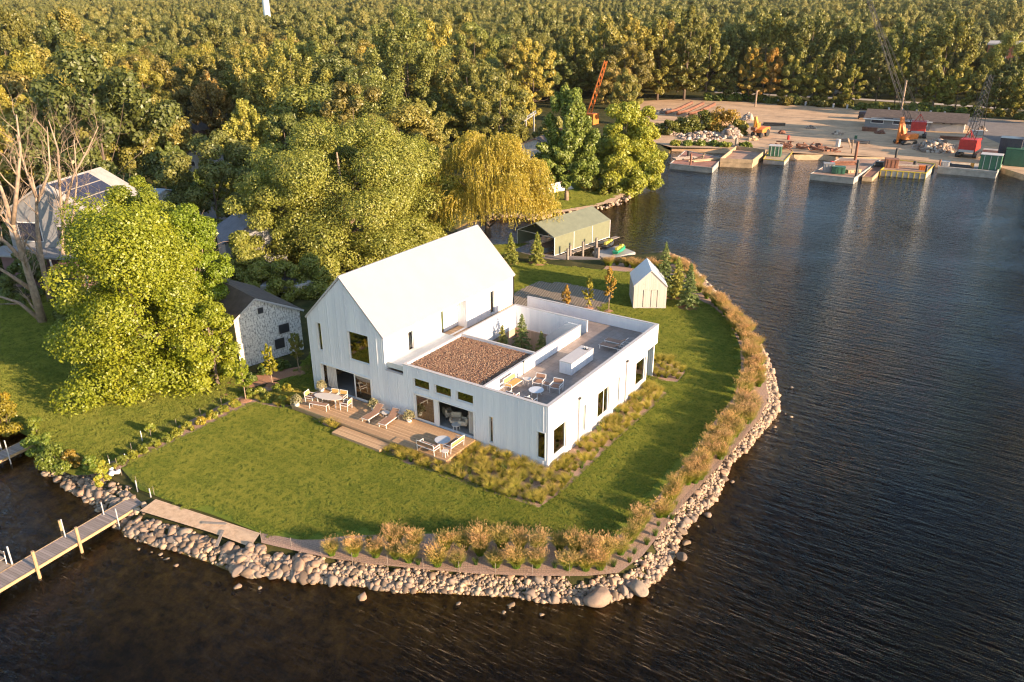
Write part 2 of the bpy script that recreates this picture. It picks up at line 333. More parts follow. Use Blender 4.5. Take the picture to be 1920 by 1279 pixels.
# ---------------------------------------------------------------- mesh helpers
def link(o, parent=None):
    COL.objects.link(o)
    if parent: o.parent = parent
    return o
def meta(o, label=None, cat=None, group=None, kind=None):
    if label: o['label'] = label
    if cat:
        o['category'] = cat
        if not kind: o['kind'] = 'thing'
    if group: o['group'] = group
    if kind: o['kind'] = kind
    return o
def thing(name, label, cat, loc=(0, 0, 0), rz=0.0, group=None):
    o = bpy.data.objects.new(name, None); o.empty_display_size = 0.3
    o.location = loc; o.rotation_euler = (0, 0, rz); link(o); return meta(o, label, cat, group)
def np_mesh(name, V, Q, mat, smooth=False):
    "V (n,3), Q (m,k) all faces k-gons"
    me = bpy.data.meshes.new(name); V = np.asarray(V, np.float32); Q = np.asarray(Q, np.int32); kk = Q.shape[1]
    me.vertices.add(len(V)); me.vertices.foreach_set('co', V.ravel())
    me.loops.add(Q.size); me.loops.foreach_set('vertex_index', Q.ravel())
    me.polygons.add(len(Q)); me.polygons.foreach_set('loop_start', np.arange(0, Q.size, kk, dtype=np.int32))
    me.polygons.foreach_set('loop_total', np.full(len(Q), kk, np.int32))
    if smooth: me.polygons.foreach_set('use_smooth', np.ones(len(Q), bool))
    me.update(calc_edges=True); me.materials.append(mat); return me
class MB:
    def __init__(s): s.v = []; s.f = []
    def add(s, vs, fs):
        o = len(s.v); s.v += [tuple(x) for x in vs]; s.f += [tuple(i+o for i in f) for f in fs]; return s
    def box(s, x0, x1, y0, y1, z0, z1):
        return s.add([(x0, y0, z0), (x1, y0, z0), (x1, y1, z0), (x0, y1, z0), (x0, y0, z1), (x1, y0, z1), (x1, y1, z1), (x0, y1, z1)],
                     [(0, 3, 2, 1), (4, 5, 6, 7), (0, 1, 5, 4), (1, 2, 6, 5), (2, 3, 7, 6), (3, 0, 4, 7)])
    def bar(s, a, b, w=0.04, h=None, n=4, w2=None):
        "a straight bar from a to b, n sides"
        a = Vector(a); b = Vector(b); h = h or w; w2 = w if w2 is None else w2; d = (b-a)
        if d.length < 1e-6: return s
        d.normalize(); up = Vector((0, 0, 1)) if abs(d.z) < 0.95 else Vector((1, 0, 0))
        x = d.cross(up).normalized(); y = x.cross(d).normalized(); vs = []
        for p, ww in ((a, w), (b, w2)):
            for i in range(n):
                t = 2*math.pi*(i+0.5)/n; k = 0.5/math.cos(math.pi/n)
                vs.append(p + x*math.cos(t)*ww*k + y*math.sin(t)*(h*ww/w)*k)
        fs = [(i, (i+1) % n, n+(i+1) % n, n+i) for i in range(n)] + [tuple(range(n))[::-1], tuple(range(n, 2*n))]
        return s.add(vs, fs)
    def tube(s, pts, rad, n=6):
        pts = [Vector(p) for p in pts]; vs = []; ref = Vector((0.3, 0.9, 0.1)).normalized()
        for i, p in enumerate(pts):
            d = (pts[min(i+1, len(pts)-1)]-pts[max(i-1, 0)])
            d = d.normalized() if d.length > 1e-6 else Vector((0, 0, 1))
            x = d.cross(ref)
            x = x.normalized() if x.length > 1e-3 else d.cross(Vector((1, 0, 0))).normalized()
            y = d.cross(x)
            for j in range(n):
                t = 2*math.pi*j/n; vs.append(p + (x*math.cos(t) + y*math.sin(t))*rad[i])
        fs = []
        for i in range(len(pts)-1):
            for j in range(n): fs.append((i*n+j, i*n+(j+1) % n, (i+1)*n+(j+1) % n, (i+1)*n+j))
        fs += [tuple(range(n))[::-1], tuple(range((len(pts)-1)*n, len(pts)*n))]
        return s.add(vs, fs)
    def lathe(s, prof, c=(0, 0, 0), n=20, sx=1.0, sy=1.0):
        vs = []
        for r, z in prof:
            for j in range(n):
                t = 2*math.pi*j/n; vs.append((c[0]+r*sx*math.cos(t), c[1]+r*sy*math.sin(t), c[2]+z))
        fs = []
        for i in range(len(prof)-1):
            for j in range(n): fs.append((i*n+j, i*n+(j+1) % n, (i+1)*n+(j+1) % n, (i+1)*n+j))
        fs += [tuple(range(n))[::-1], tuple(range((len(prof)-1)*n, len(prof)*n))]
        return s.add(vs, fs)
    def prism(s, poly, z0, z1):
        "polygon outline (ccw) between two heights"
        n = len(poly); vs = [(x, y, z0) for x, y in poly] + [(x, y, z1) for x, y in poly]
        return s.add(vs, [tuple(range(n))[::-1], tuple(range(n, 2*n))] + [(i, (i+1) % n, n+(i+1) % n, n+i) for i in range(n)])
    def extr(s, poly, axis, a, b):
        "outline of (u, z) extruded along axis 'x' or 'y' from a to b"
        n = len(poly)
        P = (lambda u, w, t: (t, u, w)) if axis == 'x' else (lambda u, w, t: (u, t, w))
        vs = [P(u, w, a) for u, w in poly] + [P(u, w, b) for u, w in poly]
        return s.add(vs, [tuple(range(n)), tuple(range(n, 2*n))[::-1]] + [(i, n+i, n+(i+1) % n, (i+1) % n) for i in range(n)])
    def build(s, name, mat, parent=None, smooth=False, bevel=0.0):
        me = bpy.data.meshes.new(name); me.from_pydata([tuple(v) for v in s.v], [], s.f)
        me.materials.append(M[mat] if isinstance(mat, str) else mat)
        import bmesh
        bm = bmesh.new(); bm.from_mesh(me); bmesh.ops.recalc_face_normals(bm, faces=bm.faces); bm.to_mesh(me); bm.free()
        if smooth:
            for p in me.polygons: p.use_smooth = True
        o = bpy.data.objects.new(name, me); link(o, parent)
        if bevel:
            md = o.modifiers.new('edge', 'BEVEL'); md.width = bevel; md.segments = 1; md.limit_method = 'ANGLE'
        return o
def copy_tree(src, parent=None):
    c = src.copy(); COL.objects.link(c)
    if parent is not None: c.parent = parent
    for ch in list(src.children): copy_tree(ch, c)
    return c
def place(src, loc, rz, label=None, used=set(), group=None, sc=None, color=None):
    "first call moves the thing itself, later calls copy it"
    o = src if src.name not in used else copy_tree(src)
    used.add(src.name)
    o.location = loc; o.rotation_euler = (0, 0, rz)
    if sc: o.scale = sc if hasattr(sc, '__len__') else (sc, sc, sc)
    if label: o['label'] = label
    if group: o['group'] = group
    if color:
        for ch in [o, *o.children]: ch.color = (*color, 1)
    return o
def sheet(name, poly, z, mat, kind='structure'):
    "flat polygon sheet"
    pts = [Vector((x, y, z)) for x, y in poly]
    tris = tessellate_polygon([pts]); me = bpy.data.meshes.new(name)
    me.from_pydata(pts, [], tris); me.materials.append(M[mat])
    o = bpy.data.objects.new(name, me); link(o)
    for p in me.polygons:
        pass
    import bmesh
    bm = bmesh.new(); bm.from_mesh(me); bmesh.ops.recalc_face_normals(bm, faces=bm.faces)
    if sum(f.normal.z for f in bm.faces) < 0: bmesh.ops.reverse_faces(bm, faces=bm.faces)
    bm.to_mesh(me); bm.free()
    return meta(o, kind=kind)
def G(*pts, z=0.0): return [g(x, y, z)[:2] for x, y in pts]
def inside(px, py, poly):
    "vectorised point in polygon"
    px = np.asarray(px); py = np.asarray(py); c = np.zeros(px.shape, bool); n = len(poly); j = n-1
    for i in range(n):
        xi, yi = poly[i]; xj, yj = poly[j]
        if yi != yj: c ^= ((yi > py) != (yj > py)) & (px < (xj-xi)*(py-yi)/(yj-yi)+xi)
        j = i
    return c
def dist_to(px, py, poly, closed=True):
    px = np.asarray(px, float); py = np.asarray(py, float); best = np.full(px.shape, 1e12); n = len(poly)
    for i in range(n if closed else n-1):
        ax, ay = poly[i]; bx, by = poly[(i+1) % n]; dx, dy = bx-ax, by-ay; L = dx*dx+dy*dy+1e-12
        t = np.clip(((px-ax)*dx+(py-ay)*dy)/L, 0, 1); q = (px-ax-t*dx)**2+(py-ay-t*dy)**2
        best = np.minimum(best, q)
    return np.sqrt(best)
# ================================================================ LAND, WATER
WZ = -0.9
shore_left = [(-60, 770), (0, 798), (35, 806), (62, 818), (66, 845), (90, 884), (125, 905), (150, 925), (180, 945), (205, 968), (226, 990)]
shore_front = [(230, 1003), (262, 1016), (300, 1027), (345, 1040), (390, 1056), (430, 1072), (470, 1080), (520, 1084), (560, 1090), (600, 1095), (650, 1098), (700, 1104), (760, 1113), (820, 1113), (900, 1118), (960, 1121), (1000, 1128), (1060, 1131), (1100, 1133), (1150, 1128), (1200, 1112), (1240, 1082), (1266, 1040), (1276, 1004), (1310, 965), (1342, 940), (1357, 905), (1368, 872), (1400, 845), (1435, 805), (1460, 772), (1457, 737), (1451, 700), (1436, 665), (1410, 626), (1381, 589), (1355, 562), (1331, 536), (1302, 506), (1278, 486), (1250, 474)]
shore_back = [(1195, 478), (1120, 489), (1040, 489), (960, 470), (915, 454), (870, 442), (858, 430), (880, 418), (905, 413), (960, 410), (1010, 412), (1040, 405), (1100, 397), (1150, 387), (1180, 367), (1176, 352), (1205, 342), (1240, 325), (1252, 300), (1260, 274), (1380, 279), (1440, 284), (1489, 290), (1544, 290), (1567, 294), (1663, 295), (1755, 303), (1870, 312), (1925, 329)]
SH_L = G(*shore_left, z=WZ); SH_F = G(*shore_front, z=WZ); SH_B = G(*shore_back, z=WZ)
a = SH_B[-1]
SHORE = [(-6000, SH_L[0][1]-120)] + SH_L + SH_F + SH_B + [(a[0]+60, a[1]+14), (a[0]+400, a[1]+120), (6000, a[1]+900), (6000, 9000), (-6000, 9000)]
def shore_d(x, y):
    d = dist_to(x, y, SHORE); return np.where(inside(x, y, SHORE), d, -d)
def axis(lo, hi, steps):
    "coordinates from a list of (end, spacing), growing outwards"
    xs = [steps[0][0]]
    for end, st in steps[1:]:
        while xs[-1] < end: xs.append(xs[-1]+st)
    out = list(xs); s = steps[-1][1]; s2 = steps[1][1]
    while out[-1] < hi: s *= 1.22; out.append(out[-1]+s)
    pre = [xs[0]]
    while pre[-1] > lo: s2 *= 1.22; pre.append(pre[-1]-s2)
    return np.array(pre[::-1][:-1]+out)
ax = axis(-6000, 6000, [(-140, 0), (-52, 1.6), (20, 0.42), (150, 1.6)])
ay = axis(-400, 8500, [(-30, 0), (62, 0.42), (110, 0.9), (240, 1.6)])
gx, gy = np.meshgrid(ax, ay); fx, fy = gx.ravel(), gy.ravel()
dd = np.concatenate([shore_d(fx[i:i+40000], fy[i:i+40000]) for i in range(0, len(fx), 40000)])
def profile(d):
    return np.interp(d, [-60, -25, -8, -3, 0, 0.8, 1.8, 2.5, 4], [-5.0, -4.2, -2.5, -1.5, -0.93, -0.55, -0.2, -0.06, -0.02])
rr = np.hypot(fx-CAM[0], fy-CAM[1])
def hills(x, y):
    r = np.hypot(x-CAM[0], y-CAM[1])
    return np.where(r > 380, (np.clip((r-380)/1500, 0, 1)**1.3)*26*(0.8+0.4*np.sin(x*0.004+1)*np.cos(y*0.003)), 0)
gz = np.where(dd < 0, (profile(dd)+.93)*(1+1.3*np.clip((fx+2)/9, 0, 1))-.93, profile(dd)) + np.where(dd > 4, hills(fx, fy), 0)
gz += np.where(dd < -0.5, 0.25*np.sin(fx*0.9+np.sin(fy*0.7)*2)*np.cos(fy*0.8)*np.clip(-dd/4, 0, 1)*0.6, 0)
nx, ny = len(ax), len(ay); idx = np.arange(nx*ny).reshape(ny, nx)
Q = np.stack([idx[:-1, :-1], idx[:-1, 1:], idx[1:, 1:], idx[1:, :-1]], -1).reshape(-1, 4)
o = bpy.data.objects.new('ground', np_mesh('ground', np.stack([fx, fy, gz], -1), Q, M['ground'], True)); link(o); meta(o, kind='structure')
o = sheet('lake_water', [(-6000, -3000), (6000, -3000), (6000, 3000), (-6000, 3000)], WZ, 'water')
# the yard's earth bank down to the water
bk = [g(x, y, 0.0)[:2] for x, y in shore_back[shore_back.index((1260, 274)):]]; lo_ = [(x+.35, y-.9) for x, y in bk]
me = bpy.data.meshes.new('yard_bank'); me.from_pydata([(x, y, -0.004) for x, y in bk]+[(x, y, WZ-.15) for x, y in lo_], [], [(i, i+1, len(bk)+i+1, len(bk)+i) for i in range(len(bk)-1)]); me.materials.append(M['dirt']); meta(link(bpy.data.objects.new('yard_bank', me)) or bpy.data.objects['yard_bank'], kind='structure')
# lawns, beds, yard: flat sheets a few millimetres apart
LAWN_EDGE = [(222, 872), (262, 918), (310, 937), (400, 966), (490, 1000), (560, 1012), (600, 1012), (640, 1006), (700, 1003), (850, 1000), (930, 1000), (1000, 1003), (1100, 1015), (1150, 1012), (1200, 975), (1250, 910), (1300, 848), (1340, 790), (1378, 740), (1390, 705), (1388, 650), (1368, 605), (1340, 577), (1300, 556), (1262, 530), (1205, 512), (1130, 506), (1050, 498), (990, 494), (940, 487), (905, 470), (870, 462)]
LAWN = G(*LAWN_EDGE) + [(-30, 45), (-30, 10), (-24, -2)] + G((560, 690), (480, 742), (420, 778), (330, 822))
sheet('lawn', LAWN, 0.0, 'turf')
NLAWN = G((5, 800), (40, 812), (64, 824), (80, 870), (140, 892), (196, 886), (300, 826), (400, 776), (460, 745), (470, 700), (300, 600), (150, 565), (0, 548), (-200, 548), (-200, 740))
sheet('neighbour_lawn', NLAWN, 0.0, 'turf_dry')
PROM = G((1032, 396), (1090, 391), (1135, 380), (1160, 365), (1150, 352), (1100, 345), (1050, 338), (1010, 345), (985, 375), (1000, 395))
sheet('promontory_lawn', PROM, 0.0, 'turf_dry')
sheet('promontory_sand', G((1008, 400), (1045, 399), (1100, 391), (1150, 378), (1176, 362), (1170, 356), (1155, 364), (1130, 379), (1090, 388), (1030, 395)), 0.006, 'sand')
ROCKTOP = [(490, 1018), (560, 1034), (620, 1047), (700, 1058), (800, 1068), (900, 1076), (1000, 1080), (1100, 1080), (1160, 1074), (1205, 1042), (1235, 1004), (1265, 962), (1305, 920), (1350, 872), (1385, 832), (1424, 785), (1440, 745), (1432, 694), (1408, 650), (1376, 607), (1345, 574), (1316, 541), (1290, 512), (1262, 495), (1200, 492), (1140, 495)]
HEDGE_IN = LAWN_EDGE[LAWN_EDGE.index((490, 1000)):LAWN_EDGE.index((1130, 506))+1]
sheet('shoreline_bed', G(*ROCKTOP) + G(*HEDGE_IN)[::-1], 0.004, 'mulch')
sheet('beach_sand', G((292, 936), (488, 1000), (470, 1026), (400, 1000), (262, 958)), 0.008, 'sand')
BED = G((470, 755), (560, 770), (640, 815), (712, 846), (760, 868), (860, 905), (1010, 952), (1060, 918), (1150, 830), (1252, 738), (1212, 716)) + [(0.0, 15.1), (-0.1, 0.1), (-5.8, 0.1), (-20.7, 0.1)] + G((520, 745))
sheet('house_bed', BED, 0.004, 'mulch')
sheet('corner_bed', G((1216, 683), (1250, 672), (1286, 696), (1270, 716), (1222, 712)), 0.004, 'mulch')
sheet('fence_strip', G((192, 893), (222, 880), (330, 826), (440, 772), (520, 738), (505, 722), (430, 752), (320, 806), (200, 870)), 0.008, 'mulch')
sheet('garden_path', G((390, 757), (440, 736), (600, 690), (600, 680), (430, 712)), 0.006, 'mulch_red')
sheet('paved_court', G((960, 552), (985, 538), (1012, 527), (1060, 530), (1152, 549), (1142, 566), (1105, 604), (985, 604), (940, 590)), 0.008, 'pavers')
YARD = G((1190, 190), (1250, 187), (1314, 184), (1440, 194), (1607, 204), (1793, 218), (1990, 230)) + [(a[0]+60, a[1]+14)] + G((1925, 329), (1870, 312), (1755, 303), (1663, 295), (1544, 290), (1440, 284), (1380, 279), (1258, 276), (1200, 260), z=0.0)
sheet('yard_dirt', YARD, 0.0, 'dirt')
sheet('yard_shade', G((1800, 224), (1990, 232), (1990, 300), (1890, 276), (1835, 252)), 0.005, 'asphalt')  # grey sheet laid where shade falls on the dirt
sheet('yard_road', G((1340, 171), (1595, 183.5), (1750, 193), (1990, 209), (1990, 212), (1750, 196), (1595, 186.5), (1340, 174)), 0.0, 'road_pale')
sheet('driveway', G((372, 372), (425, 385), (480, 400), (470, 416), (400, 412), (355, 395)), 0.0, 'asphalt')
sheet('lane', G((360, 318), (470, 296), (480, 302), (380, 336)), 0.0, 'road_pale')
sheet('clearing', G((330, 245), (430, 235), (440, 262), (340, 268)), 0.0, 'turf_dry')
sheet('lane', G((330, 232), (430, 205), (430, 214), (345, 240)), 0.004, 'road_pale')

# ---- stones
import bmesh
def ico(sub):
    bm = bmesh.new(); bmesh.ops.create_icosphere(bm, subdivisions=sub, radius=1.0)
    v = np.array([x.co[:] for x in bm.verts]); f = np.array([[y.index for y in x.verts] for x in bm.faces]); bm.free(); return v, f
I1, I2, I3 = ico(1), ico(2), ico(3)
def rock_v(rng, base, cuts=7, rough=0.08):
    v = base.copy()
    for _ in range(cuts):
        n = rng.normal(size=3); n /= np.linalg.norm(n); c = rng.uniform(0.45, 0.85); s = v @ n
        v -= np.outer(np.clip(s-c, 0, None), n)
    v *= 1+rough*np.sin(v @ rng.normal(size=3)*4+rng.uniform(0, 6))[:, None]
    return v*rng.uniform(0.75, 1.2, 3)
def rocks_mesh(name, rng, pts, rad, base, mat, squash=0.75):
    V = []; Fq = []; off = 0; protos = [rock_v(rng, base[0]) for _ in range(24)]
    for p, r in zip(pts, rad):
        v = protos[rng.integers(24)]; a = rng.uniform(0, 6.28); b = rng.uniform(-0.5, 0.5); ca, sa, cb, sb = math.cos(a), math.sin(a), math.cos(b), math.sin(b)
        Rm = np.array([[ca, -sa, 0], [sa, ca, 0], [0, 0, 1]]) @ np.array([[cb, 0, sb], [0, 1, 0], [-sb, 0, cb]])
        V.append((v @ Rm.T)*np.array([r, r, r*squash])+p); Fq.append(base[1]+off); off += len(v)
    return np_mesh(name, np.concatenate(V), np.concatenate(Fq), M[mat])
def polyline(P):
    P = np.array(P); L = np.r_[0, np.cumsum(np.hypot(*np.diff(P, axis=0).T))]
    return P, L
def along(P, L, s):
    return np.array([np.interp(s, L, P[:, 0]), np.interp(s, L, P[:, 1])]).T
rng = np.random.default_rng(3)
ROCKP = []
BEACH = G((285, 930), (495, 998), (462, 1024), (400, 1002), (262, 962))
def scatter_rocks(chain, dens, rfun, s0=0, s1=None, din=2.3, dout=0.7):
    P, L = polyline(chain); s1 = L[-1] if s1 is None else s1; n = int((s1-s0)*dens)
    s = rng.uniform(s0, s1, n); c = along(P, L, s); c2 = along(P, L, np.minimum(s+0.3, L[-1])); t = c2-c; t /= np.linalg.norm(t, axis=1)[:, None]+1e-9
    nrm = np.stack([-t[:, 1], t[:, 0]], -1); u = rng.uniform(-dout, din, n); q = c+nrm*u[:, None]
    d = shore_d(q[:, 0], q[:, 1]); ok = (d > -dout) & (d < din*(.85+.15*np.sin(s*1.9)+.1*np.sin(s*5.3))); q = q[ok]; d = d[ok]; s = s[ok]
    bs = inside(q[:, 0], q[:, 1], BEACH); q = q[~bs]; d = d[~bs]; s = s[~bs]
    r = np.array([rfun(si/L[-1], di) for si, di in zip(s, d)])
    z = profile(d)+r*0.3
    ROCKP.extend([(x, y, zz, rr_, dd_, ss/L[-1]) for x, y, zz, rr_, dd_, ss in zip(q[:, 0], q[:, 1], z, r, d, s)])
def rf_front0(s, d): return float(min(.45, (.22 if s < .7 else .18)*rng.lognormal(0, .35)))
def rf_front(s, d):
    big = 0.30-0.22*min(1, s*1.6) if s < 0.5 else 0.13
    r = (.18 if s < .12 else .15 if s < .3 else .105 if s < .6 else .088)*rng.lognormal(0, 0.4)
    if d < 0.3: r *= 1.3
    return float(min(r, 0.48))
scatter_rocks(SH_F[:6], 62, rf_front0, din=1.9, dout=-.05)
scatter_rocks(SH_F[5:17], 230, rf_front, din=1.55, dout=-.06)
scatter_rocks(SH_F[16:], 215, lambda s, d: float(min(0.36, (0.08 if d > 0.3 else 0.12)*rng.lognormal(0, 0.42))), din=1.4, dout=-.0)
scatter_rocks(SH_L[5:], 60, lambda s, d: float(min(0.42, 0.17*rng.lognormal(0, 0.4))), din=1.9, dout=0.3)
P3, L3 = polyline(SH_B[8:16])
n = 420; s_ = rng.uniform(0, L3[-1], n); c = along(P3, L3, s_)+rng.normal(size=(n, 2))*0.5
for q in c: ROCKP.append((q[0], q[1], -0.5+rng.uniform(-0.2, 0.25), 0.3*rng.lognormal(0, 0.3), 0.4, -1))
# drowned stones a little way out
for _ in range(420):
    s = rng.uniform(0, 1); P, L = polyline(SH_F); c = along(P, L, np.array([s*L[-1]]))[0]; a = rng.uniform(0, 6.28); q = c+np.array([math.cos(a), math.sin(a)])*rng.uniform(0.5, 2.6)
    d = float(shore_d(np.array([q[0]]), np.array([q[1]]))[0])
    if -2.4 < d < -0.4: ROCKP.append((q[0], q[1], float(profile(d))+0.05, 0.2*rng.lognormal(0, 0.35), d, s))
ROCKP.sort(key=lambda k: -k[3]/(np.hypot(k[0]-CAM[0], k[1]-CAM[1])))
big, small = ROCKP[:290], ROCKP[290:]
protos = []
for i in range(10):
    v = rock_v(rng, I2[0], 13, 0.03); me = np_mesh('boulder', v, I2[1], M['rock'], False); protos.append(me)
BOULD = [np_mesh('boulder', rock_v(np.random.default_rng(60+i), I3[0]*np.array([1, .95, .9]), 4, 0.05), I3[1], M['rock'], True) for i in range(3)]
def zone(x, y):
    if y > 60: return 'promontory shore stones', 'tan stone in the stone edge of the promontory below the big green tree'
    px, py, _ = proj((x, y, -0.5)); d = float(shore_d(np.array([x]), np.array([y]))[0])
    wet = 'drowned brown stone in the shallow water' if d < -0.45 else 'tan stone at the waterline' if d < 0.5 else 'dry tan stone'
    if px < 235: return 'rocks left of the boardwalk', wet+' between the boardwalk and the leafy shore shrubs'
    if px < 600: return 'rocks under the beach', wet+' below the sandy beach'
    if px < 1100: return 'rocks below the front hedge', wet+' below the front row of grasses'
    if py > 900: return 'rocks round the point', wet+' rounding the point of the shore'
    return 'rocks along the lake side', wet+' along the curving lake side'
for x, y, z, r, d, s in big:
    gname, lab = zone(x, y)
    o = bpy.data.objects.new('rock', protos[rng.integers(10)]); link(o); o.location = (x, y, z); o.rotation_euler = (rng.uniform(-.4, .4), rng.uniform(-.4, .4), rng.uniform(0, 6.28)); o.scale = (r, r*rng.uniform(.8, 1.1), r*0.75)
    meta(o, lab, 'rock', gname+(' in the water' if d < -0.45 else ' at the waterline' if d < 0.5 else ''))
for px, py, rx, lab in ((1119, 1118, 0.95, 'largest pale boulder of the shore, half in the water at the foot of the point'), (1196, 1102, 0.62, 'grey cracked boulder at the waterline just right of the largest boulder'), (1216, 1132, 0.85, 'big round drowned boulder showing brown through the water off the point'), (1278, 1043, 0.42, 'round pale boulder standing out at the waterline past the point'), (440, 1042, 0.5, 'large grey boulder below the right end of the sandy beach'), (447, 1072, 0.45, 'dark round wet boulder sitting in the water below the beach end')):
    b = g(px, py, -0.62 if 'drowned' not in lab else -1.55)
    o = bpy.data.objects.new('boulder', BOULD[len([q for q in bpy.data.objects if q.name.startswith('boulder')]) % 3]); link(o); o.location = b; o.rotation_euler = (0.1, 0.05, rng.uniform(0, 3)); o.scale = (rx, rx*0.8, rx*0.7); meta(o, lab, 'boulder')
A = np.array([k[:3] for k in small]); o = bpy.data.objects.new('riprap_stones', rocks_mesh('riprap_stones', rng, A, [k[3] for k in small], I1, 'rock')); link(o)
meta(o, 'band of small tan stones filling the rock edge round the whole shore', 'stones', kind='stuff')
print('rocks', len(ROCKP))

# ---- grass blades
def blades(rng, n, r0, h, lean, w, seg=3, plume=0.0, up=0.0):
    "one clump of arching blades; returns V, Q"
    V = []; Fq = []; off = 0
    a = rng.uniform(0, 6.283, n); rb = r0*np.sqrt(rng.uniform(0, 1, n)); hh = h*rng.uniform(0.6, 1.0, n); ln = lean*rng.uniform(0.2, 1, n)*hh
    bx, by = rb*np.cos(a), rb*np.sin(a); a2 = a+rng.normal(0, 0.5, n); dx, dy = np.cos(a2), np.sin(a2); yaw = rng.uniform(0, 6.283, n); wx, wy = np.cos(yaw), np.sin(yaw)
    ts = np.linspace(0, 1, seg+1); rows = []
    for t in ts:
        zz = hh*(t-0.25*up*0-(lean*0.35)*t**3*0.8); k = ln*t**1.8; ww = w*(1-0.85*t)*0.5
        x, y = bx+dx*k, by+dy*k
        rows.append(np.stack([np.stack([x-wx*ww, y-wy*ww, zz], -1), np.stack([x+wx*ww, y+wy*ww, zz], -1)], 1))
    V = np.stack(rows, 1).reshape(-1, 3); per = 2*(seg+1); base = (np.arange(n)*per)[:, None, None]
    q = np.array([[2*i, 2*i+1, 2*i+3, 2*i+2] for i in range(seg)])[None]
    return V, (base+q).reshape(-1, 4)
def plume_clump(rng, n, r0, h, lean, w):
    "fountain of stems with airy seed heads strung along their upper third"
    a = rng.uniform(0, 6.283, n); rb = r0*np.sqrt(rng.uniform(0, 1, n)); hh = h*rng.uniform(0.62, 1.0, n)*(1+.12*np.cos(a+rng.uniform(0, 6))); ln = lean*rng.uniform(0.05, 1, n)**.8*hh
    a2 = a+rng.normal(0, 0.45, n); dx, dy = np.cos(a2), np.sin(a2); k = 5; S = []
    for j in range(k):
        t = rng.uniform(.7, 1.04, n); x = rb*np.cos(a)+dx*ln*t**1.8; y = rb*np.sin(a)+dy*ln*t**1.8; z = hh*(t-lean*.28*t**3)
        S.append(np.stack([x, y, z], -1)+rng.normal(0, .03, (n, 3)))
    c = np.concatenate(S); m = len(c); t1 = np.stack([np.tile(dx, k)*.7, np.tile(dy, k)*.7, np.ones(m)], -1)+rng.normal(0, .45, (m, 3)); t1 /= np.linalg.norm(t1, axis=1)[:, None]
    t2 = np.cross(t1, rng.normal(size=(m, 3))); t2 /= np.linalg.norm(t2, axis=1)[:, None]; s = rng.uniform(.03, .075, m)[:, None]
    V = np.stack([c-t1*s-t2*s*.16, c-t1*s+t2*s*.16, c+t1*s+t2*s*.16, c+t1*s-t2*s*.16], 1).reshape(-1, 3); return V, np.arange(4*m).reshape(-1, 4)
def join(parts):
    V = []; Fq = []; off = 0
    for v, f in parts: V.append(v); Fq.append(f+off); off += len(v)
    return np.concatenate(V), np.concatenate(Fq)
rng = np.random.default_rng(5)
REED = [np_mesh('reed', *join([blades(rng, 900, 0.27, 1.3, 0.75, 0.028), plume_clump(rng, 430, 0.25, rng.uniform(1.45, 1.75), rng.uniform(.42, .6), .02)]), M['blade_reed']) for _ in range(7)]
FOUNT = [np_mesh('fountain', *join([blades(rng, 420, 0.12, 0.72, 0.95, 0.024, 4)]), M['blade_bed']) for _ in range(4)]
SEDGE = [np_mesh('sedge', *join([blades(rng, 200, 0.1, 0.55, 0.5, 0.022, 3)]), M['blade_sedge']) for _ in range(3)]
def tuft(meshes, x, y, z, s, name, label, cat, group, tint=0.12, zs=1.0):
    o = bpy.data.objects.new(name, meshes[rng.integers(len(meshes))]); link(o); o.location = (x, y, z); o.rotation_euler = (0, 0, rng.uniform(0, 6.28)); o.scale = (s, s, s*zs)
    t = 1+rng.uniform(-tint, tint); o.color = (t*rng.uniform(.95, 1.05), t, t*rng.uniform(.9, 1.1), 1); return meta(o, label, cat, group)
ORD = lambda n: '%d%s' % (n, 'th' if 10 <= n % 100 <= 20 else {1: 'st', 2: 'nd', 3: 'rd'}.get(n % 10, 'th'))
# front row of the hedge, from the beach end to the point
hf = [(622, 1040), (665, 1041), (705, 1043), (742, 1046), (767, 1052), (820, 1060), (858, 1061), (900, 1040), (930, 1062), (968, 1063), (1006, 1062), (1064, 1066), (1098, 1068), (1125, 1066)]
for i, (px, py) in enumerate(hf):
    x, y, _ = g(px, py); tuft(REED, x, y, 0, rng.uniform(.66, .84), 'plume_grass', 'reddish plume grass, %s from the beach in the front row' % ORD(i+1), 'ornamental grass', 'front row of shore grasses')
hb = [(740, 1022), (778, 1026), (836, 1028), (870, 1030), (905, 1026), (940, 1025), (975, 1028), (1010, 1032), (1050, 1030), (1078, 1036), (1104, 1040), (1135, 1045)]
for i, (px, py) in enumerate(hb):
    x, y, _ = g(px, py); tuft(REED, x, y, 0, rng.uniform(.70, .9), 'plume_grass', 'reddish plume grass, %s from the beach in the back row' % ORD(i+1), 'ornamental grass', 'back row of shore grasses')
def row(pix, step, jit, smin, smax, meshes, name, lab, cat, group, zs=1.0):
    P, L = polyline(G(*pix)); s = 0.0; i = 0
    while s < L[-1]:
        i += 1; c = along(P, L, np.array([s]))[0]+rng.normal(size=2)*jit
        tuft(meshes, c[0], c[1], 0, rng.uniform(smin, smax), name, lab % ORD(i), cat, group, zs=zs); s += step*rng.uniform(.85, 1.15)
row([(1160, 1038), (1188, 1012), (1215, 985), (1240, 955), (1262, 925), (1290, 892), (1312, 862)], 1.0, .2, .68, .92, REED, 'plume_grass', 'rusty plume grass, %s up from the point along the lawn side', 'ornamental grass', 'lawn side row of the lake hedge')
row([(1318, 852), (1350, 815), (1385, 775), (1402, 735), (1405, 690), (1400, 650), (1382, 615), (1360, 588), (1335, 566), (1316, 548), (1300, 524), (1282, 505), (1262, 492)], 1.1, .15, .68, .95, REED, 'plume_grass', 'tall rusty plume grass, %s north from the bend, lawn side row', 'ornamental grass', 'northern lawn side row of the lake hedge')
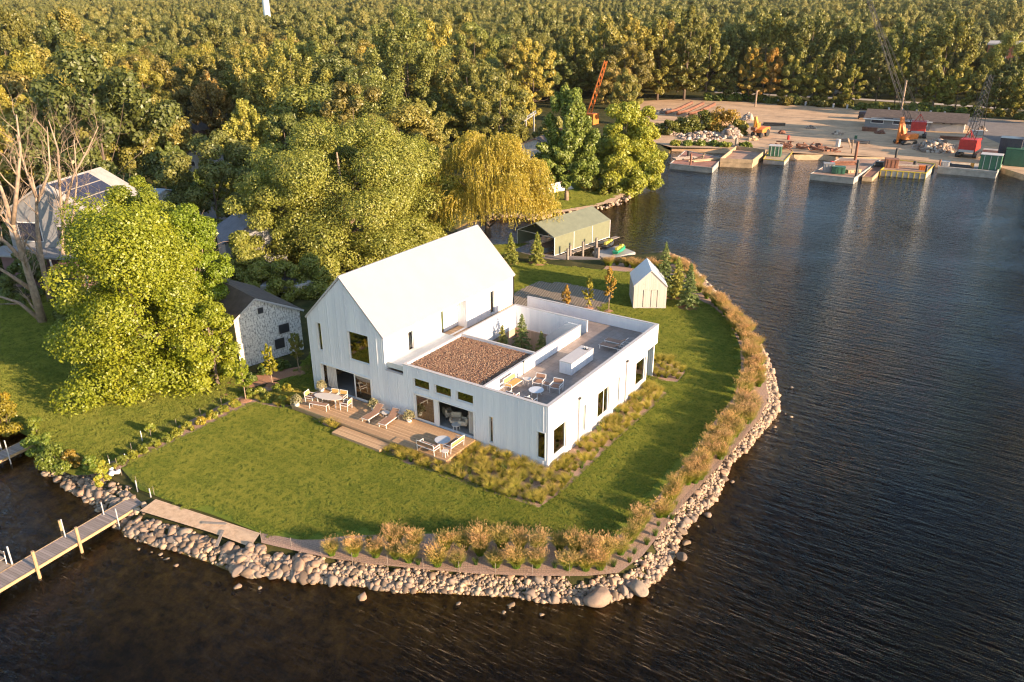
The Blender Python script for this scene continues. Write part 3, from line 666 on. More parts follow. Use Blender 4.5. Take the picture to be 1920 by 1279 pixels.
row([(1300, 905), (1330, 868), (1362, 832), (1395, 795), (1416, 752)], 0.85, .25, .7, .95, REED, 'plume_grass', 'rusty plume grass, %s up in the lakeward row of the hedge bend', 'ornamental grass', 'lakeward row of the hedge bend')
row([(1421, 722), (1421, 690), (1412, 655), (1396, 622), (1370, 592), (1345, 565)], 0.9, .22, .6, .85, REED, 'plume_grass', 'short plume grass, %s north in the lakeward row above the rocks', 'ornamental grass', 'short lakeward grasses')
row([(1180, 1060), (1212, 1030), (1238, 996), (1262, 968), (1285, 938)], 1.15, .16, .7, 1.0, SEDGE, 'sedge', 'low green sedge, %s up from the point between the rusty grasses and the rocks', 'sedge', 'green sedges on the rock side')
for i, (px, py) in enumerate([(650, 1020), (692, 1018), (784, 1058), (892, 1058), (1040, 1064), (1080, 1062), (1150, 1062)]):
    x, y, _ = g(px, py); tuft(SEDGE, x, y, 0, rng.uniform(.9, 1.2), 'sedge', 'low green sedge, %s from the beach among the front row of plume grasses' % ORD(i+1), 'sedge', 'green sedges in the front hedge')
row([(1140, 497), (1170, 500), (1205, 503), (1235, 502), (1258, 500)], .6, .25, .55, .8, REED, 'plume_grass', 'olive plume grass, %s from the plank dock in the patch behind the shed', 'ornamental grass', 'grasses behind the shed')
# fountain grasses in the bed round the house
hb2 = inside; BP = np.array(BED)
cnt = 0; pts = []
tries = rng.uniform([BP[:, 0].min(), BP[:, 1].min()], [BP[:, 0].max(), BP[:, 1].max()], (9000, 2))
for q in tries:
    if not inside(q[0:1], q[1:2], BED)[0]: continue
    if -20.9 < q[0] < -5.6 and q[1] > -3.55: continue
    if -15.5 < q[0] < -10.4 and q[1] > -4.7: continue
    if q[0] < 0.25 and q[1] > -0.25: continue
    if dist_to(q[0:1], q[1:2], BED)[0] < (0.18 if q[0] > -10 else .04): continue
    if any((q[0]-a)**2+(q[1]-b)**2 < 0.17 for a, b in pts): continue
    pts.append((q[0], q[1]))
    if len(pts) > 280: break
pts.sort()
for i, (x, y) in enumerate(pts):
    if x < -10.5: gname, lab = 'grasses along the terrace edge', 'yellow-green fountain grass in the narrow bed along the front edge of the terrace'
    elif y < 0.3 and x < 0.3: gname, lab = 'grasses in the front corner bed', 'golden fountain grass in the wide bed before the grey front wall'
    else: gname, lab = 'grasses along the sunlit wall', 'golden fountain grass in the long bed along the bright side wall'
    k = rng.uniform(0, 1)
    tuft(SEDGE if k < .18 else FOUNT, x, y, 0, rng.uniform(.6, 1.15)*(1.05 if x < -10.5 else 1), 'fountain_grass', lab, 'ornamental grass', gname, .2)
for i, (px, py) in enumerate([(1222, 690), (1232, 680), (1243, 676), (1255, 682), (1266, 690), (1278, 697), (1262, 704), (1270, 710), (1218, 700), (1228, 698), (1240, 688), (1250, 696), (1235, 706), (1248, 708), (1258, 676)]):
    x, y, _ = g(px, py); tuft(FOUNT, x, y, 0, rng.uniform(.9, 1.25), 'fountain_grass', 'golden fountain grass in the small bed past the far corner of the bright wall', 'ornamental grass', 'grasses in the small corner bed')

# ---- instancer for what nobody could count
def scatter(name, pts, sources, smin, smax, label, cat, tilt=0.0, seed=1):
    me = bpy.data.meshes.new(name); me.vertices.add(len(pts)); me.vertices.foreach_set('co', np.asarray(pts, np.float32).ravel()); me.update()
    o = bpy.data.objects.new(name, me); link(o); meta(o, label, cat, kind='stuff')
    ng = bpy.data.node_groups.new(name, 'GeometryNodeTree')
    ng.interface.new_socket('Geometry', in_out='INPUT', socket_type='NodeSocketGeometry'); ng.interface.new_socket('Geometry', in_out='OUTPUT', socket_type='NodeSocketGeometry')
    n = ng.nodes; gi = n.new('NodeGroupInput'); go = n.new('NodeGroupOutput'); iop = n.new('GeometryNodeInstanceOnPoints'); jg = n.new('GeometryNodeJoinGeometry')
    for s in sources:
        oi = n.new('GeometryNodeObjectInfo'); oi.inputs['Object'].default_value = s; oi.inputs['As Instance'].default_value = True; oi.transform_space = 'ORIGINAL'
        ng.links.new(oi.outputs['Geometry'], jg.inputs[0])
    rv = n.new('FunctionNodeRandomValue'); rv.data_type = 'FLOAT_VECTOR'; rv.inputs[0].default_value = (-tilt, -tilt, 0); rv.inputs[1].default_value = (tilt, tilt, 6.283); rv.inputs['Seed'].default_value = seed
    rs = n.new('FunctionNodeRandomValue'); rs.data_type = 'FLOAT'; rs.inputs[2].default_value = smin; rs.inputs[3].default_value = smax; rs.inputs['Seed'].default_value = seed+1
    ri = n.new('FunctionNodeRandomValue'); ri.data_type = 'INT'; ri.inputs[4].default_value = 0; ri.inputs[5].default_value = len(sources)-1; ri.inputs['Seed'].default_value = seed+2
    iop.inputs['Pick Instance'].default_value = True
    L = ng.links.new
    L(gi.outputs[0], iop.inputs['Points']); L(jg.outputs[0], iop.inputs['Instance']); L(rv.outputs[0], iop.inputs['Rotation']); L(rs.outputs[1], iop.inputs['Scale']); L(ri.outputs[2], iop.inputs['Instance Index']); L(iop.outputs[0], go.inputs[0])
    md = o.modifiers.new('scatter', 'NODES'); md.node_group = ng; return o
def lawn_patch(rng, n, size, h, w):
    cc = rng.uniform(-size/2, size/2, (n//14, 2)); a = cc[rng.integers(0, len(cc), n)]+rng.normal(0, .035, (n, 2)); yaw = rng.uniform(0, 6.283, n); ln = rng.normal(0, 0.35, (n, 2))*h; hh = h*rng.uniform(.5, 1.15, n)
    wx, wy = np.cos(yaw)*w/2, np.sin(yaw)*w/2; z = np.zeros(n)
    V = np.stack([np.stack([a[:, 0]-wx, a[:, 1]-wy, z], -1), np.stack([a[:, 0]+wx, a[:, 1]+wy, z], -1), np.stack([a[:, 0]+ln[:, 0]+wx*.3, a[:, 1]+ln[:, 1]+wy*.3, hh], -1), np.stack([a[:, 0]+ln[:, 0]-wx*.3, a[:, 1]+ln[:, 1]-wy*.3, hh], -1)], 1).reshape(-1, 3)
    return V, np.arange(4*n).reshape(-1, 4)
rng = np.random.default_rng(8)
def patch_points(poly, step, avoid=[]):
    P = np.array(poly); xs = np.arange(P[:, 0].min(), P[:, 0].max(), step); ys = np.arange(P[:, 1].min(), P[:, 1].max(), step); X, Y = np.meshgrid(xs, ys); X = X.ravel(); Y = Y.ravel()
    ok = inside(X, Y, poly) & (dist_to(X, Y, poly) > step*0.42)
    for a in avoid: ok &= ~inside(X, Y, a)
    ok &= ~((X > -22) & (X < 0) & (Y > 0) & (Y < 15))
    return np.stack([X[ok], Y[ok], np.full(ok.sum(), 0.0)], -1)
HS = [(-22, -3.6), (0.3, -3.6), (0.3, 17), (-22, 17)]
srcs = []
for i, (w_, h_, q) in enumerate(((0.014, 0.075, g(560, 880)), (0.014, 0.065, g(900, 970)), (0.016, 0.085, g(1300, 640)))):
    V, Fq = lawn_patch(rng, 2600, 1.15, h_, w_)
    o = bpy.data.objects.new('lawn_grass_patch', np_mesh('lawn_grass_patch', V, Fq, M['blade_lawn'])); link(o); o.location = q; meta(o, 'square of mown lawn grass', 'grass', kind='stuff'); srcs.append(o)
PAV = G((960, 552), (985, 538), (1012, 527), (1060, 530), (1152, 549), (1142, 566), (1105, 604), (985, 604), (940, 590))
pp = patch_points(LAWN, 0.9, [BED, PAV, G((1216, 683), (1250, 672), (1286, 696), (1270, 716), (1222, 712))])
scatter('lawn_grass', pp, srcs, 0.95, 1.1, 'mown green lawn grass round the white house', 'grass')
pn = patch_points(NLAWN, 1.3)
scatter('rough_lawn_grass', pn, srcs, 1.2, 1.6, 'rough yellow-green grass of the lawn under the big maple', 'grass', seed=5)
pr = patch_points(PROM, 2.0)
scatter('promontory_grass', pr, srcs, 1.8, 2.2, 'grass of the promontory lawn', 'grass', seed=9)
# ================================================================ THE HOUSE
H = 4.6; XL, XG, XC = -21.75, -13.94, -12.2; ZE, ZR, XM, GL = 6.24, 10.07, -17.845, 17.08; DK = 3.65; XW = -5.15
house = thing('house', 'white metal gabled house with a lower flat-roofed wing and a roof terrace', 'house')
def wall(name, axis_, at, thick, outline, holes, mat, ribs=0.95, parent=house, sgn=-1, side=1):
    """wall in the plane axis_=at; outline = list of (u0,u1,z0,z1) rectangles plus optional triangles; holes cut out.
    sgn: outward direction along the axis"""
    mb = MB(); us = sorted({round(v, 4) for r in outline+holes for v in r[:2]}); zs = sorted({round(v, 4) for r in outline+holes for v in r[2:]})
    def solid(i, j):
        if not (0 <= i < len(us)-1 and 0 <= j < len(zs)-1): return False
        u, z = (us[i]+us[i+1])/2, (zs[j]+zs[j+1])/2
        return any(a < u < b and c < z < d for a, b, c, d in outline) and not any(a < u < b and c < z < d for a, b, c, d in holes)
    P = (lambda u, z, t: (u, at+t, z)) if axis_ == 'y' else (lambda u, z, t: (at+t, u, z))
    T = -sgn*thick
    for i in range(len(us)-1):
        for j in range(len(zs)-1):
            if not solid(i, j): continue
            u0, u1, z0, z1 = us[i], us[i+1], zs[j], zs[j+1]
            for t in (0, T): mb.add([P(u0, z0, t), P(u1, z0, t), P(u1, z1, t), P(u0, z1, t)], [(0, 1, 2, 3)])
            for (di, dj, a, b) in ((-1, 0, (u0, z0), (u0, z1)), (1, 0, (u1, z0), (u1, z1)), (0, -1, (u0, z0), (u1, z0)), (0, 1, (u0, z1), (u1, z1))):
                if not solid(i+di, j+dj): mb.add([P(*a, 0), P(*b, 0), P(*b, T), P(*a, T)], [(0, 1, 2, 3)])
    rb = MB()
    if ribs:
        u = us[0]+ribs*0.5
        while u < us[-1]:
            zz = [z for a, b, c, d in outline if a < u < b for z in (c, d)]
            if zz:
                segs = [(min(zz), max(zz))]
                for a, b, c, d in holes:
                    if a-0.12 < u < b+0.12: segs = [q for s, e in segs for q in ((s, min(e, c-0.08)), (max(s, d+0.08), e)) if q[1]-q[0] > 0.05]
                for s, e in segs:
                    mn = abs(((u-us[0])/ribs) % 1-.5) > .06
                    pr = .008 if mn else .028
                    lo, hi = (-0.01, pr) if sgn > 0 else (-pr, 0.01)
                    if axis_ == 'y': rb.box(u-0.02, u+0.02, at+lo, at+hi, s+0.01, e-0.01)
                    else: rb.box(at+lo, at+hi, u-0.02, u+0.02, s+0.01, e-0.01)
            u += ribs/4
    mb.add(rb.v, rb.f)
    return mb.build(name, mat, parent)
def window(axis_, at, u0, u1, z0, z1, sgn, mull=(), depth=0.1, parent=house, name='window', fw=0.06, proud=0.03, pane=True):
    B = (lambda a, b, t0, t1, c, d: (a, b, min(t0, t1), max(t0, t1), c, d)) if axis_ == 'y' else (lambda a, b, t0, t1, c, d: (min(t0, t1), max(t0, t1), a, b, c, d))
    f = MB(); ti = at-sgn*(depth+0.03); to = at+sgn*proud
    for a, b, c, d in ((u0-0.035, u0+0.02, z0-0.035, z1+0.035), (u1-0.02, u1+0.035, z0-0.035, z1+0.035), (u0+0.02, u1-0.02, z0-0.035, z0+0.02), (u0+0.02, u1-0.02, z1-0.02, z1+0.035)):
        f.box(*B(a, b, to, ti, c, d))
    i0, i1 = at-sgn*(depth-0.02), at-sgn*(depth+0.025)
    for a, b, c, d in ((u0+0.02, u0+0.02+fw, z0+0.02, z1-0.02), (u1-0.02-fw, u1-0.02, z0+0.02, z1-0.02), (u0+0.02+fw, u1-0.02-fw, z0+0.02, z0+0.02+fw), (u0+0.02+fw, u1-0.02-fw, z1-0.02-fw, z1-0.02)):
        f.box(*B(a, b, i0, i1, c, d))
    for mu in mull: f.box(*B(mu-0.035, mu+0.035, i0, i1, z0+0.02+fw, z1-0.02-fw))
    w = f.build(name, 'white', parent)
    if pane: MB().box(*B(u0+0.07, u1-0.07, at-sgn*depth, at-sgn*(depth+0.008), z0+0.07, z1-0.07)).build('pane', 'glass', w)
    return w
T = 0.22
front_holes = [(-20.76, -20.28, 3.68, 6.02), (-17.48, -15.42, 3.68, 6.04), (-20.78, -15.42, 0.45, 2.6), (-11.30, -9.80, 3.03, 3.78), (-9.36, -7.86, 3.03, 3.78), (-7.44, -5.96, 3.03, 3.80), (-11.30, -5.94, 0.45, 2.58), (-4.68, -4.36, 0.57, 2.61), (-0.87, -0.23, 0.6, 2.62)]
wall('wall', 'y', 0.0, T, [(XL, XG, 0, ZE), (XG, XC, 0, 3.7), (XC, 0, 0, H)], front_holes, 'clad', sgn=-1)
gb = MB(); gb.extr([(XL, ZE), (XG, ZE), (XM, ZR-0.06)], 'y', 0.0, T)
rb = gb; u = XL+0.475
while u < XG:
    zt = ZE+(ZR-0.1-ZE)*(1-abs(u-XM)/(XG-XM))
    if zt-ZE > 0.1: rb.box(u-0.02, u+0.02, -0.028 if abs(((u-XL)/.95) % 1-.5) < .06 else -.008, 0.01, ZE+0.005, zt-0.03)
    u += 0.95/4
gb.build('gable_wall', 'clad', house)
side_holes = [(0.66, 2.37, 0.55, 2.63), (4.68, 5.05, 0.58, 2.66), (6.80, 8.60, 0.55, 2.68), (9.95, 10.27, 0.57, 2.68), (13.05, 14.85, 0.58, 2.68)]
wall('wall', 'x', 0.0, T, [(T, 15.14, 0, H), (15.14, 16.99, 2.99, H)], side_holes, 'clad', ribs=0.95, sgn=1)
gs_holes = [(2.68, 3.32, 3.71, 5.75), (6.7, 10.0, DK, 6.1), (13.37, 14.0, 3.72, 5.78)]
wall('gable_wall', 'x', XG, T, [(T, GL, 0, ZE)], gs_holes, 'clad', ribs=0.95, sgn=1)
wall('gable_wall', 'y', GL, T, [(XL, XG, 0, ZE)], [], 'clad', ribs=0, sgn=1)
MB().extr([(XL, ZE), (XG, ZE), (XM, ZR-0.06)], 'y', GL-T, GL).build('gable_wall', 'clad', house)
wall('gable_wall', 'x', XL, T, [(T, GL-T, 0, ZE)], [], 'clad', ribs=0, sgn=-1)
# niche with its sliding door
n_ = MB(); n_.box(-14.98, -14.9, 6.6, 10.08, DK, 6.1); n_.box(-14.9, XG-T, 10.0, 10.08, DK, 6.1); n_.box(-14.9, XG-T, 6.62, 6.70, DK, 6.1); n_.box(-14.9, XG-T, 6.6, 10.08, 6.1, 6.16)
n_.build('niche_wall', 'clad', house)
d_ = MB(); d_.box(-14.9, -14.86, 7.0, 8.15, DK+0.02, 6.05); nd = d_.build('niche_door', 'white', house)
MB().box(-14.86, -14.85, 7.06, 7.4, DK+0.1, 5.98).build('pane', 'glass', nd); MB().box(-14.86, -14.85, 7.52, 8.08, DK+0.1, 5.98).build('pane', 'glass', nd)
# gabled roof, thin plates that cover both slopes
roof = MB(); e = 0.06
def slope(x_e, x_m, over=0.07):
    k = (ZR-ZE)/(XG-XM); sg = 1 if x_e > x_m else -1; xe = x_e+sg*over; ze = ZE-over*k
    return [(xe, ze+0.0), (x_m, ZR), (x_m, ZR+0.12), (xe, ze+0.12)]
roof.extr(slope(XG, XM), 'y', -0.05, GL+0.05); roof.extr(slope(XL, XM), 'y', -0.05, GL+0.05)
ro = roof.build('roof', 'roof', house)
rd = MB(); rd.bar((XM, -0.06, ZR+0.13), (XM, GL+0.06, ZR+0.13), 0.16, 0.05); rd.build('ridge_cap', 'trim', ro)
tr = MB()
for xe, sg in ((XG, 1), (XL, -1)):
    k = (ZR-ZE)/(XG-XM); tr.bar((xe+sg*0.07, -0.07, ZE-0.07*k+0.06), (XM, -0.07, ZR+0.06), 0.05, 0.13)
    tr.bar((xe+sg*0.07, GL+0.07, ZE-0.07*k+0.06), (XM, GL+0.07, ZR+0.06), 0.05, 0.13)
tr.build('rake_trim', 'trim', ro)
# windows
window('y', 0, -20.76, -20.28, 3.68, 6.02, -1); window('y', 0, -17.48, -15.42, 3.68, 6.04, -1)
for a, b in ((-11.30, -9.80), (-9.36, -7.86), (-7.44, -5.96)): window('y', 0, a, b, 3.03, 3.79, -1)
window('y', 0, -4.68, -4.36, 0.57, 2.61, -1, fw=0.03); window('y', 0, -0.87, -0.23, 0.6, 2.62, -1, fw=0.04)
window('x', 0, 0.66, 2.37, 0.55, 2.63, 1); window('x', 0, 4.68, 5.05, 0.58, 2.66, 1, fw=0.03); window('x', 0, 6.80, 8.60, 0.55, 2.68, 1, mull=(7.9,)); window('x', 0, 9.95, 10.27, 0.57, 2.68, 1, fw=0.03); window('x', 0, 13.05, 14.85, 0.58, 2.68, 1)
window('x', XG, 2.68, 3.32, 3.71, 5.75, 1, fw=0.03); window('x', XG, 13.37, 14.0, 3.72, 5.78, 1, fw=0.03)
# sliding doors: outer frame round the whole opening, one glazed leaf, the rest open
def opening(u0, u1, z0, z1, leaf):
    f = MB()
    f.box(u0-0.05, u0+0.05, -0.06, T+0.02, z0, z1+0.05); f.box(u1-0.05, u1+0.05, -0.06, T+0.02, z0, z1+0.05); f.box(u0+0.05, u1-0.05, -0.06, T+0.02, z1-0.04, z1+0.05)
    fr = f.build('sliding_door', 'white', house)
    a, b = leaf; l = MB(); y0, y1 = 0.02, 0.07
    for q in ((a, a+0.11, z0+0.03, z1-0.05), (b-0.11, b, z0+0.03, z1-0.05), (a+0.11, b-0.11, z0+0.03, z0+0.14), (a+0.11, b-0.11, z1-0.15, z1-0.05)): l.box(q[0], q[1], y0, y1, q[2], q[3])
    lo = l.build('door_leaf', 'white', fr)
    MB().box(a+0.10, b-0.10, 0.04, 0.048, z0+0.13, z1-0.14).build('pane', 'glass', fr)
opening(-20.78, -15.42, 0.45, 2.6, (-17.25, -15.48)); opening(-11.30, -5.94, 0.45, 2.58, (-11.24, -9.42))
f = MB(); f.box(-9.42, -9.12, 0.0, 0.16, 0.47, 2.54); f.build('door_post', 'white', house)
def curtain(x0, x1, y, z0, z1, n):
    c = MB(); k = 40; vs = []
    for i in range(k+1):
        x = x0+(x1-x0)*i/k; yy = y+0.06*math.sin(i/k*n*6.283); vs += [(x, yy, z0), (x, yy, z1)]
    c.add(vs, [(2*i, 2*i+2, 2*i+3, 2*i+1) for i in range(k)]); return c.build('curtain', 'curtain', house, smooth=True)
curtain(-20.6, -19.55, 0.42, 0.47, 2.75, 6); curtain(-6.75, -6.0, 0.42, 0.47, 2.75, 5)
# insides
i_ = MB(); i_.box(XL+T, XG-T, T, GL-T, 0.36, 0.45); i_.box(XG+0.0, -T, T, 14.9, 0.36, 0.45); i_.build('indoor_floor', 'floor_in', house)
i_ = MB(); i_.box(XL+T, XG-T, T, GL-T, 2.75, 3.2); i_.box(XG, XW-0.2, T, 6.78, 3.9, 4.30); i_.build('indoor_ceiling', 'wall_in', house)
i_ = MB(); i_.box(XL+T, -14.98, 6.0, 6.1, 0.45, 2.75); i_.box(XL+T, -15.05, 6.1, 6.2, 3.2, 9.0-2.8); i_.box(XG, -5.4, 5.4, 5.5, 0.45, 3.9); i_.box(-5.3, -T, 10.9, 11.0, 0.45, 3.3); i_.box(-3.2, -3.1, T, 5.2, 0.45, 3.3); i_.build('indoor_wall', 'wall_in', house)
i_ = MB(); i_.box(XL+T+0.01, XL+T+0.08, 0.6, 5.9, 0.47, 2.7)
for k in range(4): i_.box(XL+T+0.08, XL+T+0.3, 0.7, 5.8, 0.8+k*0.5, 0.84+k*0.5)
i_.build('wood_panelling', 'wood_in', house)
# low wing: roofs, terrace floor, courtyard
fl = MB(); fl.box(XW, -0.15, 0.15, 16.84, 3.45, DK); fl.box(XC+0.1, XW, 14.62, 16.84, 3.45, DK); fl.build('roof_terrace_floor', 'tiles', house)
fl = MB(); fl.box(XC, XW-0.15, 0.2, 6.78, 4.32, 4.40); fl.build('flat_roof', 'dark', house)
fl = MB(); fl.box(XG-0.9, XC, 6.7, 10.0, 3.56, DK-0.005); fl.build('niche_floor', 'deck', house)
fl = MB(); fl.box(XG, XC, T, 6.7, 3.4, 3.6); fl.box(XG, XC, 10.0, 16.99, 3.4, 3.6); fl.build('link_roof', 'tanwood', house)
def cap(mb, x0, x1, y0, y1, z=H): mb.box(x0, x1, y0, y1, z, z+0.035)
w = MB()
w.box(XW-0.13, XW, 0.24, 13.47, 3.2, H)                      # terrace wall on the courtyard side
w.box(XC, XW-0.13, 6.76, 6.92, 0.05, H); w.box(XC, XC+0.16, 0.22, 6.76, 3.3, H); w.box(XC, XC+0.16, 6.92, 14.5, 2.6, H)
w.box(XC, XW, 14.5, 14.66, 2.6, H); w.box(XC-0.19, -T, 16.83, 16.99, 0.0, H)
w.box(XC+0.02, XC+0.1, 14.66, 16.83, 0.0, 3.6)
w.box(-T, -0.02, 15.14, 16.83, 2.99, 3.1)
wl = w.build('parapet', 'clad', house)
c_ = MB()
cap(c_, XC-0.02, 0.02, -0.03, 0.24); cap(c_, -0.25, 0.03, 0.24, 17.01); cap(c_, XC-0.2, -0.25, 16.80, 17.01); cap(c_, XW-0.16, XW+0.03, 0.24, 13.49)
cap(c_, XC-0.02, XW-0.16, 6.74, 6.94); cap(c_, XC-0.02, XC+0.18, 0.24, 6.74); cap(c_, XC-0.02, XC+0.18, 6.94, 14.48); cap(c_, XC-0.02, XW+0.02, 14.48, 14.68)
c_.box(XG, XC-0.02, -0.02, 0.24, 3.7, 3.735); c_.build('coping', 'trim', house)
w = MB(); w.box(XC+0.04, XC+0.12, 6.92, 14.5, 0.0, 2.6); w.box(XC+0.12, XW-0.13, 14.42, 14.5, 0.0, 2.6); w.build('courtyard_cladding', 'cedar', house)
w = MB(); w.box(XW-0.11, XW-0.02, 6.92, 14.42, 0.0, 3.2); w.box(-5.3, -0.25, 15.0, 15.1, 0.0, 3.44); w.box(-5.3, -5.2, 0.3, 6.7, 0.0, 3.4); w.build('wall', 'white', house)
w = MB(); w.extr([(-5.15, DK), (-5.15, H), (-6.3, H), (-8.35, 2.95), (-8.35, 1.9)], 'y', 13.4, 13.5)
w.build('stair_guard', 'white', house)
w = MB()
for k in range(13): w.box(-5.35-0.28*(k+1), -5.35-0.28*k, 13.5, 14.42, DK-0.28*(k+1), DK-0.28*(k+1)+0.06)
w.build('stairs', 'concrete', house)
o = sheet('courtyard_ground', [(XC+.1, 6.92), (XW-.1, 6.92), (XW-.1, 14.45), (XC+.1, 14.45)], 0.05, 'mulch')
# roof pebbles
OCT = (np.array([(1, 0, 0), (-1, 0, 0), (0, 1, 0), (0, -1, 0), (0, 0, 1), (0, 0, -1)], float), np.array([(0, 2, 4), (2, 1, 4), (1, 3, 4), (3, 0, 4), (2, 0, 5), (1, 2, 5), (3, 1, 5), (0, 3, 5)]))
rng = np.random.default_rng(21); n = 19000
pp = np.stack([rng.uniform(XC+0.22, XW-0.34, n), rng.uniform(0.3, 6.7, n), rng.uniform(4.42, 4.50, n)], -1)
o = bpy.data.objects.new('roof_gravel', rocks_mesh('roof_gravel', rng, pp, rng.uniform(0.022, 0.046, n), OCT, 'pebble')); link(o, house); o['kind'] = 'stuff'
# spouts on the sunlit wall
for y in (4.0, 11.3):
    s = MB(); s.box(0.03, 0.11, y-0.04, y+0.04, 0.1, 3.5); s.build('downspout', 'trim', house)
    s = MB(); s.box(0.03, 0.17, y-0.1, y+0.1, 3.5, 3.62); s.build('scupper_head', 'dark', house)
s = MB(); s.box(XW+0.0, XW+0.12, 4.9, 5.0, 4.62, 4.72); s.bar((XW+0.05, 4.95, DK), (XW+0.05, 4.95, 4.62), 0.03); s.build('wall_light', 'dark', house)
# rear court side: low white entry wall end
# ---------------------------------------------------------------- terrace
DZ = 0.45
ter = thing('terrace', 'wooden terrace with one long step before the house', 'terrace')
t_ = MB(); t_.box(-20.75, -5.82, -3.4, -0.06, 0.33, DZ); t_.build('terrace_boards', 'deck', ter)
t_ = MB(); t_.box(-20.7, -5.87, -3.35, -0.1, 0.0, 0.33); t_.build('terrace_skirt', 'deck', ter)
t_ = MB(); t_.box(-15.3, -10.75, -4.5, -3.4, 0.0, 0.22); t_.build('terrace_step', 'deck', ter)
# ---------------------------------------------------------------- shed
s0 = np.array(g(1187, 578.1)[:2]); s1 = np.array(g(1248.1, 578.6)[:2]); s2 = np.array(g(1177.4, 556.6)[:2])
wv = s1-s0; wd = float(np.linalg.norm(wv)); ang = math.atan2(wv[1], wv[0]); dp = 4.2
shed = thing('garden_shed', 'small gabled shed of pale slats with a blue-grey metal roof', 'shed', (s0[0], s0[1], 0), ang)
b = MB(); he, hr = 2.35, 3.92
fw0, fw1, fz = wd*0.28, wd*0.72, 1.95
b.box(0, wd, 0.0, 0.12, 0.12, he)
b.extr([(0, he), (wd, he), (wd/2, hr-0.05)], 'y', 0.0, 0.12)
b.box(0, 0.12, 0.12, dp-0.12, 0.12, he); b.box(wd-0.12, wd, 0.12, dp-0.12, 0.12, he); b.box(0, wd, dp-0.12, dp, 0.12, he); b.extr([(0, he), (wd, he), (wd/2, hr-0.05)], 'y', dp-0.12, dp)
b.build('shed_wall', 'slats', shed)
b = MB(); b.box(-0.02, wd+0.02, -0.03, dp, 0, 0.12); b.build('plinth', 'trim', shed)
b = MB(); b.box(wd*0.30, wd*0.52, -0.05, -0.01, 0.14, fz); b.build('door', 'slats', shed)
b = MB(); b.box(wd*0.53, wd*0.70, -0.09, -0.05, 0.14, fz); b.build('door', 'slats', shed)
b = MB(); b.box(wd*0.285, wd*0.72, -0.012, -0.004, 0.14, fz+0.02); b.build('doorway', 'greywood', shed)
b = MB(); b.box(wd*0.705, wd*0.72, -0.09, -0.014, 0.14, fz); b.build('gap_shade', 'dark', shed)  # near-black strip standing in for the shaded gap beside the door
b = MB()
for sg in (0, 1):
    xe, k = (-0.06, 1) if sg == 0 else (wd+0.06, -1)
    b.extr([(xe, he-0.06), (wd/2, hr), (wd/2, hr+0.06), (xe, he)], 'y', -0.05, dp+0.05)
b.build('shed_roof', 'steel_roof', shed)
b = MB(); b.bar((-0.06, -0.06, he-0.03), (wd/2, -0.06, hr+0.03), 0.035, 0.08); b.bar((wd+0.06, -0.06, he-0.03), (wd/2, -0.06, hr+0.03), 0.035, 0.08); b.build('rake_trim', 'trim', shed)
# ================================================================ FURNITURE
def q3(x, y, z=DZ): return g(540+x/5.053, 640+y/5.053, z)
def q8(x, y, z=DK): return g(920+x/10.66, 660+y/10.66, z)
def q2(x, y, z=0.0): return g(860+x/4.174, 420+y/4.174, z)
PI = math.pi
def seat(name, w, d, sh, bh, label, cat, arms=True, mat='sling', bmat='sling', legw=0.035, group=None):
    "tube-framed sling seat facing -Y, origin on the floor under its middle"
    t = thing(name, label, cat, group=group)
    x0, x1, y0, y1 = -w/2, w/2, -d/2, d/2
    ah = sh+0.2 if arms else sh
    for x in (x0, x1):
        MB().bar((x, y0, 0), (x, y0, ah), legw).build('leg', 'frame', t)
        MB().bar((x, y1, 0), (x, y1+(0.08 if bh else 0), bh or sh), legw).build('leg', 'frame', t)
    f = MB(); f.bar((x0, y0, sh), (x1, y0, sh), legw); f.bar((x0, y1, sh), (x1, y1, sh), legw); f.bar((x0, y0, sh), (x0, y1, sh), legw); f.bar((x1, y0, sh), (x1, y1, sh), legw)
    if bh: f.bar((x0, y1+0.08, bh), (x1, y1+0.08, bh), legw)
    f.build('seat_frame', 'frame', t)
    MB().box(x0+0.02, x1-0.02, y0+0.02, y1-0.02, sh+0.005, sh+0.03).build('seat', mat, t)
    if bh:
        b = MB(); b.add([(x0+0.02, y1-0.0, sh+0.12), (x1-0.02, y1, sh+0.12), (x1-0.02, y1+0.07, bh-0.02), (x0+0.02, y1+0.07, bh-0.02), (x0+0.02, y1+0.025, sh+0.12), (x1-0.02, y1+0.025, sh+0.12), (x1-0.02, y1+0.095, bh-0.02), (x0+0.02, y1+0.095, bh-0.02)],
                        [(0, 1, 2, 3), (4, 7, 6, 5), (0, 4, 5, 1), (3, 2, 6, 7), (0, 3, 7, 4), (1, 5, 6, 2)]); b.build('backrest', bmat, t)
    if arms:
        for x in (x0, x1): MB().bar((x, y0-0.01, ah), (x, y1+0.05, ah), 0.05, 0.03).build('armrest', 'frame', t)
    return t
arm = seat('armchair', 0.62, 0.6, 0.42, 0.86, 'sling armchair at the left end of the oval table, back towards the leafy side', 'chair', bmat='sling_sunlit', group='sling armchairs of the terrace and roof')
place(arm, q3(237, 565), -PI/2, used=(U := set()))
U.add(arm.name)
def more(src, loc, rz, label, group=None, sc=None): return place(src, loc, rz, label, U, group, sc)
def ctr(a, b, z):
    p, q = a, b; return ((p[0]+q[0])/2, (p[1]+q[1])/2, z)
